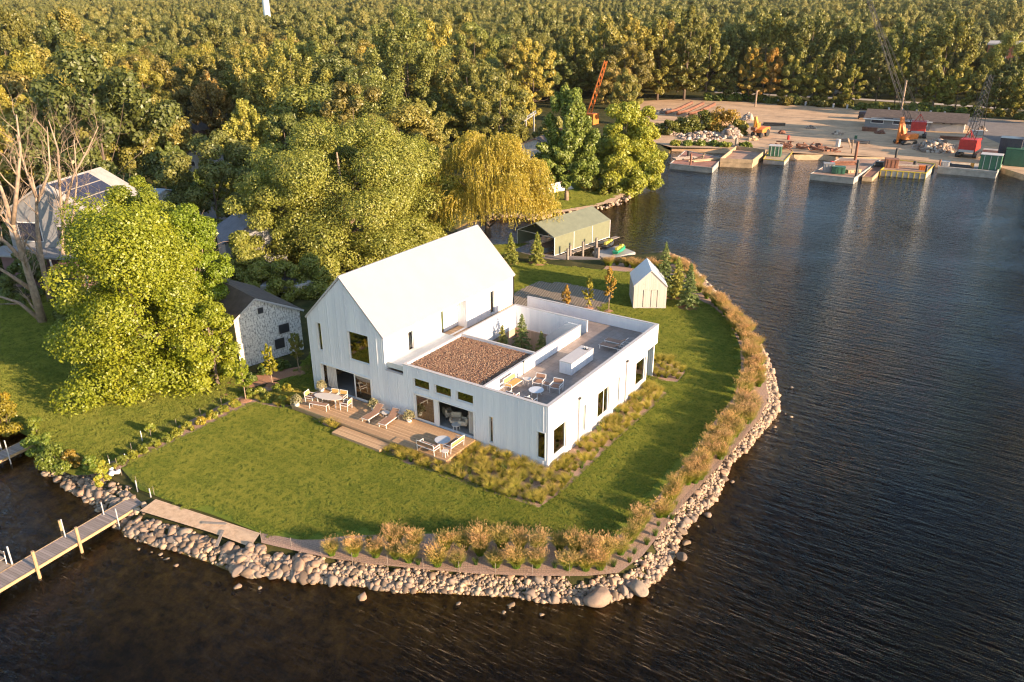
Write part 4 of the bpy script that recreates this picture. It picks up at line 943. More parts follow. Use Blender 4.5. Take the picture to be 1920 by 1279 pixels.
# oval dining table: outline from its two ends
e0, e1 = q3(252, 500, DZ+0.74), q3(512, 545, DZ+0.74)
c0 = ctr(e0, e1, DZ); L_ = math.dist(e0[:2], e1[:2]); an = math.atan2(e1[1]-e0[1], e1[0]-e0[0])
t = thing('dining_table', 'long oval cream dining table at the left end of the terrace', 'table', c0, an)
s = MB(); s.lathe([(0.94, 0.71), (1.0, 0.72), (1.0, 0.745), (0.98, 0.75)], n=40, sx=L_/2, sy=0.5); s.build('tabletop', 'tabletop', t)
for x in (-L_*0.32, L_*0.32):
    for y in (-0.3, 0.3): MB().bar((x, y, 0), (x, y, 0.71), 0.045).build('leg', 'frame', t)
c = np.array(c0)
ca, sa = math.cos(an), math.sin(an)
def rel(u, v, z=DZ): return (c[0]+ca*u-sa*v, c[1]+sa*u+ca*v, z)
arm.location = rel(-L_/2-0.38, 0.05); arm.rotation_euler[2] = an+PI/2
more(arm, rel(L_/2+0.36, -0.12), an-PI/2, 'sling armchair with a back coloured as sunlit at the house end of the oval table')
more(arm, rel(-0.05, 0.72), an, 'sling armchair behind the oval table, the one nearer the curtain')
more(arm, rel(0.68, 0.72), an, 'sling armchair behind the oval table, the one nearer the glass leaf')
bench = seat('bench', 1.45, 0.36, 0.44, 0, 'backless sling bench on the lawn side of the oval table', 'bench', arms=False)
bench.location = rel(-0.35, -0.78); bench.rotation_euler[2] = an
# loungers
def lounger(label, cat='sun lounger'):
    t = thing('sun_lounger', label, cat, group='sling sun loungers')
    L, w, h = 1.95, 0.62, 0.30; hx = 1.2
    f = MB()
    for y in (-w/2, w/2): f.bar((0, y, h), (L, y, h), 0.04)
    f.bar((0, -w/2, h), (0, w/2, h), 0.04); f.bar((L, -w/2, h), (L, w/2, h), 0.04); f.bar((hx+0.62, -w/2+0.04, 0.72), (hx+0.62, w/2-0.04, 0.72), 0.035); f.bar((hx+0.45, 0, h), (hx+0.5, 0, 0.62), 0.03)
    f.build('frame', 'frame', t)
    for x in (0.08, L-0.3):
        for y in (-w/2, w/2): MB().bar((x, y, 0), (x, y, h), 0.04).build('leg', 'frame', t)
    MB().box(0.02, hx, -w/2+0.03, w/2-0.03, h+0.02, h+0.045).build('seat', 'sling', t)
    b = MB(); x2, z2 = hx+0.62, 0.72
    b.add([(hx, -w/2+.03, h+.02), (hx, w/2-.03, h+.02), (x2, w/2-.03, z2), (x2, -w/2+.03, z2), (hx-.01, -w/2+.03, h+.045), (hx-.01, w/2-.03, h+.045), (x2-.015, w/2-.03, z2+.025), (x2-.015, -w/2+.03, z2+.025)], [(0, 1, 2, 3), (4, 7, 6, 5), (0, 4, 5, 1), (3, 2, 6, 7), (0, 3, 7, 4), (1, 5, 6, 2)]); b.build('backrest', 'sling', t)
    return t
lo = lounger('terracotta sling sun lounger beside the third pot, nearer the glass leaf of the gabled part')
def lplace(o, foot, head): o.location = (foot[0], foot[1], foot[2]); o.rotation_euler[2] = math.atan2(head[1]-foot[1], head[0]-foot[0])
f0, h0 = ctr(q3(700, 762), q3(762, 782), DZ), ctr(q3(850, 600, DZ+.6), q3(925, 600, DZ+.6), DZ); lplace(lo, f0, h0); U.add(lo.name)
l2 = more(lo, f0, 0, 'terracotta sling sun lounger right of the little round side table on the terrace')
f1, h1 = ctr(q3(858, 808), q3(925, 838), DZ), ctr(q3(1000, 640, DZ+.6), q3(1070, 650, DZ+.6), DZ); lplace(l2, f1, h1)
l3 = more(lo, f0, 0, 'brown sun lounger on the roof terrace nearer the long white counter'); lplace(l3, q2(1085, 962, DK), q2(1300, 945, DK)[:2]+(DK,))
l3.rotation_euler[2] = 0.0
l4 = more(lo, f0, 0, 'brown sun lounger on the roof terrace farther from the long white counter'); l4.location = (l3.location[0]+0.1, l3.location[1]+0.95, DK); l4.rotation_euler[2] = 0.0
l3.location = q2(1110, 962, DK); l4.location = (l3.location[0]-0.05, l3.location[1]+1.0, DK)
def rtable(r, h, label, mat, name='round_table', cat='table', legs=4, lr=0.6):
    t = thing(name, label, cat); s = MB(); s.lathe([(r*.97, h-.03), (r, h-.025), (r, h-.005), (r*.98, h)], n=32); s.build('tabletop', mat, t)
    for k in range(legs):
        a = 2*PI*(k+.5)/legs; MB().bar((r*lr*math.cos(a)*1.15, r*lr*math.sin(a)*1.15, 0), (r*lr*math.cos(a)*.8, r*lr*math.sin(a)*.8, h-.03), 0.03).build('leg', 'frame', t)
    return t
t1 = rtable(0.36, 0.42, 'small round cream side table between the two terrace loungers', 'tabletop', 'side_table'); t1.location = q3(928, 715)
t1.scale = (.85, .85, .9)
t2 = rtable(0.55, 0.55, 'round pale table between the two sling benches at the right end of the terrace', 'blue_top', legs=4); t2.location = (-7.15, -2.05, DZ)
t3 = rtable(0.26, 0.45, 'small round white stool between the two terrace benches by the planting bed', 'tabletop', 'stool', 'stool'); t3.location = q3(1490, 1092)
# benches of the right group
sofa = seat('sling_bench', 1.45, 0.62, 0.40, 0.82, 'sling bench seen from behind at the lawn edge of the terrace', 'bench', bmat='sling')
p0, p1 = q3(1225, 1035), q3(1388, 1090); sofa.location = ((p0[0]+p1[0])/2-.02, (p0[1]+p1[1])/2+.34, DZ); sofa.rotation_euler[2] = PI
U.add(sofa.name)
so2 = more(sofa, (-6.38, -1.85, DZ), -PI/2, 'sling bench with a back coloured as sunlit at the right end of the terrace')
for ch in so2.children:
    if ch.name.startswith('backrest'): ch.data = ch.data.copy(); ch.data.materials[0] = M['sling_sunlit']
# roof terrace
so3 = more(sofa, (-4.35, 2.55, DK), PI/2, 'sling sofa coloured as sunlit against the white terrace wall on the roof')
so3.location = ctr(q8(345, 800), q8(570, 640), DK); so3.rotation_euler[2] = PI/2
for ch in so3.children:
    if ch.name.startswith(('backrest', 'seat')) and not ch.name.startswith('seat_f'): ch.data = ch.data.copy(); ch.data.materials[0] = M['sling_sunlit']  # sofa fabric recoloured to look sunlit
a3 = more(arm, ctr(q8(830, 690), q8(1090, 660), DK), 0.2, 'brown sling armchair on the roof nearer the white terrace wall')
a4 = more(arm, ctr(q8(1170, 770), q8(1350, 790), DK), 0.15, 'brown sling armchair on the roof nearer the outer parapet')
a3.location = q8(965, 690); a4.location = q8(1310, 790)
for a_ in (a3, a4):
    a_.scale = (1.15, 1.1, .95)
    for ch in a_.children:
        if ch.name.startswith('backrest'): ch.data = ch.data.copy(); ch.data.materials[0] = M['sling']
a5 = more(arm, q8(520, 935), PI, 'brown sling armchair half hidden by the front parapet, nearer the sunlit-coloured sofa')
a6 = more(arm, q8(880, 1040), PI, 'brown sling armchair half hidden by the front parapet, nearer the outer corner')
for a_ in (a5, a6):
    a_.location[1] = 1.0
    for ch in a_.children:
        if ch.name.startswith('backrest'): ch.data = ch.data.copy(); ch.data.materials[0] = M['sling']
ot = seat('footstool', 0.5, 0.5, 0.34, 0, 'brown sling footstool between the two rear armchairs on the roof', 'footstool', arms=False); ot.location = q8(1120, 720)
t4 = rtable(0.3, 0.5, 'small round cream table right beside the sunlit-coloured sofa on the roof', 'tabletop', 'side_table'); t4.location = q8(735, 660)
t5 = rtable(0.52, 0.45, 'round pale blue-grey table in the middle of the roof seating', 'blue_top'); t5.location = q8(910, 870)
# long counter
k = thing('outdoor_counter', 'long white outdoor kitchen counter on the roof terrace', 'counter', (-2.6, 8.28, DK))
s = MB(); s.box(-0.5, 0.5, -1.63, 1.63, 0.0, 0.91); s.build('cabinet', 'clad', k)
s = MB(); s.box(-0.53, 0.53, -1.66, 1.66, 0.913, 0.955); s.build('countertop', 'trim', k)
for y in (-1.0, 0.0, 1.0): MB().box(0.503, 0.515, y-.42, y+.42, 0.1, 0.82).build('door', 'clad', k)
s = thing('candle_tray', 'dark tray with two candles on the far end of the white counter', 'tray', (-2.5, 9.45, DK+0.955))
MB().box(-0.2, 0.2, -0.14, 0.14, 0, 0.03).build('tray', 'dark', s)
for x in (-0.1, 0.1): MB().lathe([(0.03, 0.03), (0.03, 0.22)], (x, 0, 0), 8).build('candle', 'pot', s)
# pots with silvery plants
def leafy(rng, n, r, z0, z1, s, droop=0.3):
    c = rng.normal(size=(n, 3)); c /= np.linalg.norm(c, axis=1)[:, None]; c *= rng.uniform(0.4, 1, n)[:, None]; c[:, 2] = np.abs(c[:, 2]); c = c*np.array([r, r, z1-z0])+np.array([0, 0, z0]); c[:, 2] -= droop*(np.hypot(c[:, 0], c[:, 1])/r)**2*r
    return quads(rng, c, None, s)
def quads(rng, c, nrm, s, asp=0.6, rnd=0.6, up=0.3):
    n = len(c); k = rng.normal(size=(n, 3)); k /= np.linalg.norm(k, axis=1)[:, None]+1e-9
    d = k if nrm is None else nrm*(1-rnd)+k*rnd
    d[:, 2] += up; d /= np.linalg.norm(d, axis=1)[:, None]+1e-9
    t = np.cross(d, rng.normal(size=(n, 3))); t /= np.linalg.norm(t, axis=1)[:, None]+1e-9; b = np.cross(d, t)
    sz = (s*rng.uniform(.7, 1.3, n) if np.isscalar(s) else s)[:, None]
    V = np.stack([c-t*sz, c-b*sz*asp, c+t*sz, c+b*sz*asp], 1).reshape(-1, 3); return V, np.arange(4*n).reshape(-1, 4)
rng = np.random.default_rng(31)
M['leaf_silver'] = leafmat('leaf_silver', (0.20, 0.18, 0.08), (0.32, 0.29, 0.15), (0.45, 0.40, 0.22), 0.3)
pot = thing('potted_plant', 'white pot with a silvery trailing plant in the corner beside the curtain', 'potted plant', (0, 0, 0), group='white pots with silvery plants')
MB().lathe([(0.17, 0), (0.25, 0.42), (0.27, 0.46), (0.25, 0.47), (0.22, 0.42)], n=20).build('pot', 'pot', pot, smooth=False)
o = bpy.data.objects.new('plant', np_mesh('plant', *leafy(rng, 520, 0.46, 0.42, 0.95, 0.07), M['leaf_silver'])); link(o, pot)
pot.location = q3(320, 468); U.add(pot.name)
more(pot, q3(85, 608), 1.0, 'white pot with a silvery plant at the far left front corner of the terrace')
more(pot, q3(812, 645), 2.2, 'white pot with a silvery plant left of the first lounger'); more(pot, q3(1148, 758), 4.0, 'white pot with a silvery plant right of the second lounger by the sliding door')
# things in the living room
def fchair(loc, rz, label):
    t = thing('fur_armchair', label, 'armchair', loc, rz, group='armchairs with sheepskins')
    b = MB(); b.box(-.38, .38, -.36, .36, .22, .42); b.box(-.38, .38, .22, .40, .42, .82); b.box(-.42, -.30, -.34, .3, .3, .6); b.box(.30, .42, -.34, .3, .3, .6); b.build('fur_cover', 'fur', t, bevel=.05)
    for x in (-.3, .3):
        for y in (-.3, .3): MB().bar((x, y, 0), (x, y, .24), .035).build('leg', 'dark', t)
    return t
fchair(g(855, 795, .45), 0.5, 'sheepskin armchair nearest the open door of the living room'); fchair(g(842, 783, .45), 2.6, 'sheepskin armchair deeper in the living room left of the first one'); fchair(g(870, 800, .45), -1.2, 'sheepskin armchair nearest the living room curtain')
t6 = rtable(.35, .45, 'little white table between the sheepskin armchairs indoors', 'tabletop', 'coffee_table'); t6.location = g(856, 806, .45)
l_ = thing('table_lamp', 'dark lamp on the floor at the back of the living room', 'lamp', (-9.0, 3.4, .45)); MB().bar((0, 0, 0), (0, 0, 1.0), .05).build('lamp_stem', 'dark', l_); MB().lathe([(.22, 1.0), (.14, 1.35)], n=14).build('lamp_shade', 'fur', l_)
b_ = thing('bed', 'bed with pale green linen seen through the big upstairs window', 'bed', (-16.2, 2.3, 3.2)); MB().box(-1.0, 1.0, -1.0, 1.0, 0.0, .3).build('bed_base', 'wood_in', b_); MB().box(-.98, .98, -.98, .98, .31, .55).build('mattress', 'bed_linen', b_, bevel=.06); MB().box(-.8, .8, .6, .95, .56, .72).build('pillow', 'bed_linen', b_, bevel=.05)
ks = thing('kitchen_island', 'pale kitchen island inside the open door of the gabled part', 'kitchen island', (-17.6, 3.0, .45)); MB().box(-.5, .5, -.4, .4, 0, .88).build('cabinet', 'wall_in', ks); MB().box(-.55, .55, -.45, .45, .885, .93).build('countertop', 'tabletop', ks)
# ================================================================ BOARDWALK AND DOCKS
def plank_walk(name, label, p, q, w, z, mat='dockwood', rail='tanwood', cat='dock', drop=0.35):
    "boardwalk of separate-looking boards from p to q; local x runs along it"
    L = math.dist(p[:2], q[:2]); an = math.atan2(q[1]-p[1], q[0]-p[0])
    t = thing(name, label, cat, (p[0], p[1], z), an)
    b = MB(); x = 0.0; i = 0
    while x < L-0.1: b.box(x, x+0.138, -w/2, w/2, 0.0+0.004*(i % 2), 0.035+0.004*(i % 2)); x += 0.15; i += 1
    b.build('deck_boards', mat, t)
    s = MB(); s.box(-0.02, L, -w/2-0.06, -w/2-0.005, -0.14, 0.05); s.box(-0.02, L, w/2+0.005, w/2+0.06, -0.14, 0.05); s.build('edge_beam', rail, t)
    s = MB(); x = 0.3
    while x < L:
        s.box(x, x+0.08, -w/2, w/2, -0.14, -0.01); x += 2.4
    s.build('cross_beam', 'greywood', t); return t, L
dz = -0.28
pA = ctr(g(256, 922, dz), g(282, 940, dz), dz); pB = ctr(g(-4, 1075, dz), g(-4, 1112, dz), dz)
pB = (pA[0]+(pB[0]-pA[0])*1.35, pA[1]+(pB[1]-pA[1])*1.35, dz)
wdt = math.dist(g(256, 922, dz)[:2], g(282, 940, dz)[:2])
bw, BL = plank_walk('boardwalk', 'grey board walkway running from the beach out over the lake', pA, pB, 1.28, dz)
def post(b, top, w, mat, label, name='dock_post', cat='post', zb=None, group=None, n=8):
    b = (b[0], b[1], b[2]); h = hv(b, *top)[2]-b[2]; lo = (zb if zb is not None else b[2])-b[2]
    s = MB(); s.bar((0, 0, lo), (0, 0, max(h, .3)), w, n=n); o = s.build(name, mat); o.location = b; return meta(o, label, cat, group)
post(g(75, 1084, WZ), (61, 1034), .17, 'tanwood', 'thick tan timber pile at the lake side of the boardwalk, farther from shore', zb=-2.2)
post(g(154, 1036, WZ), (145, 989), .17, 'tanwood', 'thick tan timber pile at the lake side of the boardwalk, nearer the shore', zb=-2.2)
post(g(119, 1007, WZ), (111, 976), .15, 'tanwood', 'tan timber pile on the far side of the boardwalk beside a pale pipe', zb=-2.2)
for b, tp, lab in ((g(123, 1008, dz), (116, 974), 'pale pipe post on the far side of the boardwalk touching a timber pile'), (g(195, 966, dz), (188, 942), 'pale pipe post on the far side of the boardwalk near the rocks'), (g(225, 992, WZ), (215, 954), 'pale pipe post on the lake side of the boardwalk near the rocks'), (g(259, 925, dz), (252, 901), 'pale pipe post at the far corner of the boardwalk head'), (g(284, 937, dz), (278, 916), 'pale pipe post at the near corner of the boardwalk head')):
    post(b, tp, .07, 'galv', lab, zb=-1.6)
# side platform with a white framed bench
side = thing('dock_platform', 'board platform joined to the boardwalk at the left edge', 'dock', (0, 0, 0))
P = [g(27, 1065, dz), g(-60, 1120, dz), g(-120, 1040, dz), g(-30, 1000, dz)]
P = [(p[0], p[1]) for p in P]
# keep it clear of the walkway
dx, dy = math.cos(bw.rotation_euler[2]), math.sin(bw.rotation_euler[2])
nrm = (dy, -dx) if (P[3][0]-pA[0])*dy-(P[3][1]-pA[1])*dx > 0 else (-dy, dx)
def bwp(u, v, z=dz): return (pA[0]+dx*u+nrm[0]*v, pA[1]+dy*u+nrm[1]*v, z)
ub = ((g(27, 1065, dz)[0]-pA[0])*dx+(g(27, 1065, dz)[1]-pA[1])*dy)
b = MB(); vv = 0.73
while vv < 3.6:
    b.prism([bwp(ub, vv)[:2], bwp(ub+3.2, vv)[:2], bwp(ub+3.2, vv+.138)[:2], bwp(ub, vv+.138)[:2]], dz, dz+0.036); vv += .15
b.build('deck_boards', 'greywood', side)
b = MB(); b.prism([bwp(ub-.06, .73)[:2], bwp(ub-.005, .73)[:2], bwp(ub-.005, 3.7)[:2], bwp(ub-.06, 3.7)[:2]], dz-.14, dz+.05); b.build('edge_beam', 'tanwood', side)
be = thing('dock_bench', 'white framed bench with grey boards on the side platform of the boardwalk', 'bench', bwp(ub+.25, .95, dz+.036), math.atan2(nrm[1], nrm[0]))
s = MB(); s.box(0.1, 2.1, -.2, -.02, .42, .455); s.box(0.1, 2.1, .01, .18, .42, .455); s.build('seat', 'greywood', be)
s = MB(); s.box(0.1, 2.1, -.27, -.24, .62, .80); s.build('backrest', 'greywood', be)
for x in (.18, 2.0):
    s = MB(); s.bar((x, -.25, 0), (x, -.28, .82), .04); s.bar((x, .16, 0), (x, .16, .42), .04); s.bar((x, -.25, .4), (x, .17, .4), .04); s.build('leg', 'frame', be)
post(bwp(ub-.12, .80, dz), (17, 1025), .09, 'galv', 'white pipe post at the corner of the side platform by the bench', zb=-1.6)
# old dock at the left edge
dz2 = -0.35
a0 = ctr(g(64, 817, dz2), g(82, 826, dz2), dz2); a1 = ctr(g(0, 846, dz2), g(0, 866, dz2), dz2); a1 = (a0[0]+(a1[0]-a0[0])*1.6, a0[1]+(a1[1]-a0[1])*1.6, dz2)
plank_walk('old_dock', 'short weathered dock reaching from the leafy shore at the left edge', a0, a1, 1.15, dz2)
post(g(17, 857, dz2), (16, 826), .08, 'galv', 'pale pipe post on the old dock at the left edge', zb=-1.6); post(g(2, 841, dz2), (0, 818), .08, 'galv', 'pale pipe post at the very edge of the old dock', zb=-1.6)
# ---- garden wire fence along the shore bed
fence = thing('wire_fence', 'low thin wire fence with slim stakes between lawn, beach and shore bed', 'fence')
FP = [(205, 868), (236, 896), (256, 908), (290, 928)], [(490, 1012), (570, 1030), (640, 1052), (770, 1062), (875, 1072), (1000, 1076), (1143, 1072), (1163, 1064), (1190, 1040), (1250, 985), (1300, 925), (1352, 872), (1392, 822), (1424, 770)], [(190, 905), (262, 830), (385, 776), (430, 752)]
for ch in FP:
    wr = MB()
    Pq, Lq = polyline(G(*ch)); s_ = 0
    prev = None
    while s_ <= Lq[-1]:
        c_ = along(Pq, Lq, np.array([s_]))[0]; MB().bar((c_[0], c_[1], -0.3), (c_[0], c_[1], .62), .022).build('stake', 'greywood', fence)
        if prev is not None:
            for z in (.08, .2, .32, .44, .56): wr.bar((*prev, z), (*c_, z), .005)
            for k in range(1, 8): m_ = prev+(c_-prev)*k/8; wr.bar((*m_, .05), (*m_, .56), .004)
        prev = c_; s_ += 2.0
    wr.build('net', 'dark', fence)
for b, tp, lab in ((g(267, 827), (262, 808), 'slim white stake in the weedy strip beside the neighbour lawn'), (g(236, 864), (231, 851), 'short white stake at the lawn corner, the upper one'), (g(207, 875), (200, 861), 'short white stake by the pale stones at the lawn corner')):
    post(b, tp, .05, 'frame', lab, 'marker_stake', 'stake')
rng = np.random.default_rng(40)
b = g(213, 887)
for i in range(5):
    o = bpy.data.objects.new('white_stone', protos[i]); link(o); o.location = (b[0]+rng.uniform(-.45, .45), b[1]+rng.uniform(-.3, .3), .08); o.scale = [rng.uniform(.14, .24)]*3; meta(o, 'white stone in the small pile at the left corner of the lawn', 'stone', 'white stones at the lawn corner')
    o.data = o.data.copy(); o.data.materials[0] = M['pot']
# planks left on the beach
for i, (px, py, a_) in enumerate(((402, 982, .5), (412, 1010, -.9))):
    o = MB().box(-.75, .75, -.09, .09, 0, .05).build('plank', 'greywood'); o.location = g(px, py, .02); o.rotation_euler[2] = a_; meta(o, ('grey plank lying near the lawn side of the beach', 'grey plank lying across the lower side of the beach')[i], 'plank')
# ================================================================ BOATHOUSE, PLANK DOCK, JET SKIS
A = np.array(g(1038.5, 488, WZ)[:2]); B = np.array(g(1142, 452, WZ)[:2]); BH = B-A; bl = float(np.linalg.norm(BH)); ba = math.atan2(BH[1], BH[0])
bo = thing('boat_canopy', 'green canvas boat shelter on white poles over the water', 'boat shelter', (A[0], A[1], WZ), ba)
ze = hv(g(1038.5, 488, WZ), 1038.5, 446)[2]-WZ
bwid = 6.0; zr = ze+1.35
s = MB(); s.box(0, bl, -.03, 0, .55, ze); s.build('canvas_side', 'green_canvas', bo)
s = MB(); s.box(0, bl, bwid, bwid+.03, .9, ze); s.build('canvas_side', 'green_canvas', bo)
s = MB(); s.extr([(-.05, ze), (bwid/2, zr), (bwid+.05, ze), (bwid+.05, ze+.05), (bwid/2, zr+.05), (-.05, ze+.05)], 'x', -.06, bl+.06); s.build('canvas_roof', 'green_canvas_roof', bo)
s = MB()
for y in (-.04, bwid+.06):
    for x in np.linspace(0.02, bl-.02, 4): s.bar((x, y, -.9), (x, y, ze), .07)
s.bar((0, 0, ze), (0, bwid/2, zr), .08); s.bar((0, bwid, ze), (0, bwid/2, zr), .08); s.bar((0, 0, ze), (0, bwid, ze), .05); s.bar((bl, 0, ze), (bl, bwid/2, zr), .08); s.bar((0, -.06, .6), (bl, -.06, .6), .06)
for x in (bl*.3, bl*.6): s.bar((x, 0.1, ze-.1), (x, bwid/2, zr-.1), .05)
s.build('pole_frame', 'frame', bo)
mb_ = thing('motorboat', 'brown covered motorboat in the shade of the green boat shelter', 'boat', (A[0], A[1], WZ), ba)
hull = MB(); prof = [(0.6, .5), (1.4, .9), (3.5, 1.05), (6.0, 1.05), (7.2, .6), (7.8, .05)]
vs = []; fs = []
for x, w_ in prof: vs += [(x, 3-w_, .85), (x, 3-w_*.7, .15), (x, 3+w_*.7, .15), (x, 3+w_, .85)]
for i in range(len(prof)-1):
    for j in range(3): fs.append((4*i+j, 4*i+j+1, 4*i+5+j, 4*i+4+j))
fs += [(0, 3, 2, 1), tuple(4*(len(prof)-1)+j for j in range(4))]
hull.add(vs, fs); hull.build('hull', 'house_white', mb_)
s = MB(); vs = []
for x, w_ in prof: vs += [(x, 3-w_, .86), (x, 3, 1.25), (x, 3+w_, .86)]
s.add(vs, [(3*i+j, 3*i+j+1, 3*i+4+j, 3*i+3+j) for i in range(len(prof)-1) for j in range(2)]); s.build('boat_cover', 'sling', mb_)
# dock of heavy planks beside the lawn
d0, d1 = g(1062, 484, -.35), g(1122, 492, -.35); mid = ctr(g(1062, 478, -.35), g(1062, 489, -.35), -.35)
pd, _ = plank_walk('plank_dock', 'grey plank dock between the boat shelter and the lawn', ctr(g(975, 474, -.35), g(975, 482, -.35), -.35), ctr(g(1124, 483, -.35), g(1124, 493, -.35), -.35), 1.7, -.35, 'dockwood2', 'greywood')
for b, tp, lab in ((g(1064, 489, -.35), (1064, 466), 'short round pile at the near side of the plank dock, left'), (g(1069, 480, -.35), (1069, 460), 'round pile at the far side of the plank dock in front of the canvas'), (g(1092.5, 478, -.6), (1092.5, 453), 'tall pale pile standing free before the green canvas'), (g(1118, 468, -.6), (1118, 446), 'tallest pile at the far right corner of the green canvas'), (g(1116, 483, -.35), (1116, 465), 'pile at the right end of the plank dock, inner one'), (g(1121.5, 484, -.35), (1121.5, 464), 'pile at the right end of the plank dock, outer one')):
    post(b, tp, .3, 'greywood', lab, 'pile', zb=-2, n=10)
gw_ = thing('gangway', 'narrow pale gangway running along the green canvas towards the jet skis', 'gangway')
u_ = np.array([math.cos(ba), math.sin(ba)]); n_ = np.array([math.sin(ba), -math.cos(ba)])
Pg = [A+n_*.25+u_*.3, A+n_*.25+u_*(bl+1.0), A+n_*.95+u_*(bl+1.0), A+n_*.95+u_*.3]
s = MB(); s.prism([tuple(p) for p in Pg], -.45, -.38); s.build('deck_boards', 'greywood', gw_)
pl = thing('jet_ski_float', 'low pale floating platform under the two jet skis', 'float')
fp = [g(1136, 492, WZ)[:2], g(1192, 477, WZ)[:2], g(1160, 464, WZ)[:2], g(1110, 476, WZ)[:2]]
s = MB(); s.prism(fp, WZ-.1, WZ+.3); s.build('float_deck', 'concrete', pl, bevel=.08)
def jetski(loc, rz, cm, label):
    t = thing('jet_ski', label, 'jet ski', loc, rz, group='jet skis'); vs = []; fs = []
    sec = [(-1.5, .42, .25, .48), (-.9, .55, .22, .55), (0, .58, .2, .6), (.8, .48, .22, .62), (1.35, .25, .3, .62), (1.65, .04, .42, .56)]
    for x, w_, z0, z1 in sec: vs += [(x, -w_, z0+.15), (x, -w_*.5, z0-.1), (x, w_*.5, z0-.1), (x, w_, z0+.15), (x, w_*.75, z1), (x, -w_*.75, z1)]
    n6 = 6
    for i in range(len(sec)-1):
        for j in range(n6): fs.append((i*n6+j, i*n6+(j+1) % n6, (i+1)*n6+(j+1) % n6, (i+1)*n6+j))
    fs += [tuple(range(6))[::-1], tuple(range((len(sec)-1)*6, len(sec)*6))]
    h = MB(); h.add(vs, fs); h.build('hull', cm, t, bevel=.03)
    s = MB(); s.extr([(-1.2, .56), (.25, .6), (.35, .78), (-.2, .82), (-.6, .92), (-1.1, .86)], 'y', -.17, .17); s.build('saddle', 'jetyellow', t, bevel=.03)
    s = MB(); s.extr([(.3, .6), (1.2, .62), (.75, .95), (.45, 1.05)], 'y', -.22, .22); s.build('cowling', 'jetyellow', t, bevel=.04)
    s = MB(); s.bar((.4, -.4, 1.05), (.4, .4, 1.05), .05); s.build('handlebar', 'dark', t); return t
c1 = ctr(g(1150, 481, WZ), g(1172, 474, WZ), WZ+.3); jetski(c1, ba+.25, 'jetgreen', 'bright green and yellow jet ski on the float, nearer the lawn')
c2 = ctr(g(1128, 472, WZ), g(1152, 463, WZ), WZ+.3); jetski(c2, ba+.25, 'dark', 'dark jet ski with a yellow saddle on the float, farther from the lawn')
# ================================================================ TREES
def crown_mesh(name, rng, R_, z0, z1, ncl, nlf, leaf, mat, prof='round', clr=.24, spray=0.0, hang=0.0, hollow=.5, squash=.75, rnd=.45):
    "leaf clumps spread through the crown volume; returns mesh and clump centres"
    t = rng.uniform(0, 1, ncl*3); a = rng.uniform(0, 6.283, ncl*3)
    if prof == 'round': pr = np.sqrt(np.clip(1-((t-.42)/.60)**2, 0.02, 1))
    elif prof == 'tall': pr = np.clip(np.sin(np.pi*np.clip(t*.93+.07, 0, 1)**.8), .05, 1)**.7
    elif prof == 'egg': pr = np.clip(1.15*(1-t)**.55*(t+.15)**.25, .03, 1)
    elif prof == 'dome': pr = np.sqrt(np.clip(1-t**2.4, .02, 1))
    elif prof == 'cone': pr = np.clip(1-t, .03, 1)*(0.92+.16*np.sin(t*60))
    w = rng.uniform(0, 1, len(t)) < pr; t, a, pr = t[w][:ncl], a[w][:ncl], pr[w][:ncl]; n = len(t)
    ph = rng.uniform(0, 6.28, 4)
    lobe = 1+.13*np.sin(3*a+ph[0]+4*t)+.10*np.sin(5*a+ph[1]-7*t)+.07*np.sin(2*a+ph[2]+11*t)
    u = rng.uniform(hollow**2, 1, n)**.5
    rad = R_*pr*lobe*u*(1-clr*.6)
    C = np.stack([rad*np.cos(a), rad*np.sin(a), z0+(z1-z0)*(t+rng.normal(0, .015, n))], -1)
    cr = clr*R_*rng.uniform(.55, 1.25, n)*(1 if prof != 'cone' else np.clip(1.3-t, .3, 1))
    wts = cr**2; wts /= wts.sum(); k = rng.choice(n, nlf, p=wts)
    d = rng.normal(size=(nlf, 3)); d /= np.linalg.norm(d, axis=1)[:, None]
    rr2 = cr[k][:, None]*rng.uniform(.35, 1.08, nlf)[:, None]**.6
    off = d*rr2*np.array([1, 1, squash])
    out = C[k]-np.array([0, 0, z0+(z1-z0)*.35]); out /= np.linalg.norm(out, axis=1)[:, None]+1e-9
    if spray:
        s = (rng.uniform(-1, 1, nlf)*cr[k]*spray)[:, None]; ax_ = out*1.0; ax_[:, 2] += .8; ax_ /= np.linalg.norm(ax_, axis=1)[:, None]
        off = off*np.array([.62, .62, .62])+ax_*s
        tip = (s[:, 0] > 0)[:, None]; off = off*np.where(tip, np.clip(1.15-np.abs(s)/(cr[k][:, None]*spray)*.35, .4, 1), 1)
    P = C[k]+off
    if hang: P[:, 2] -= hang*rng.uniform(0, 1, nlf)**1.5
    V, Fq = quads(rng, P, d, leaf, .62, rnd, .2)
    return np_mesh(name, V, Fq, M[mat]), C
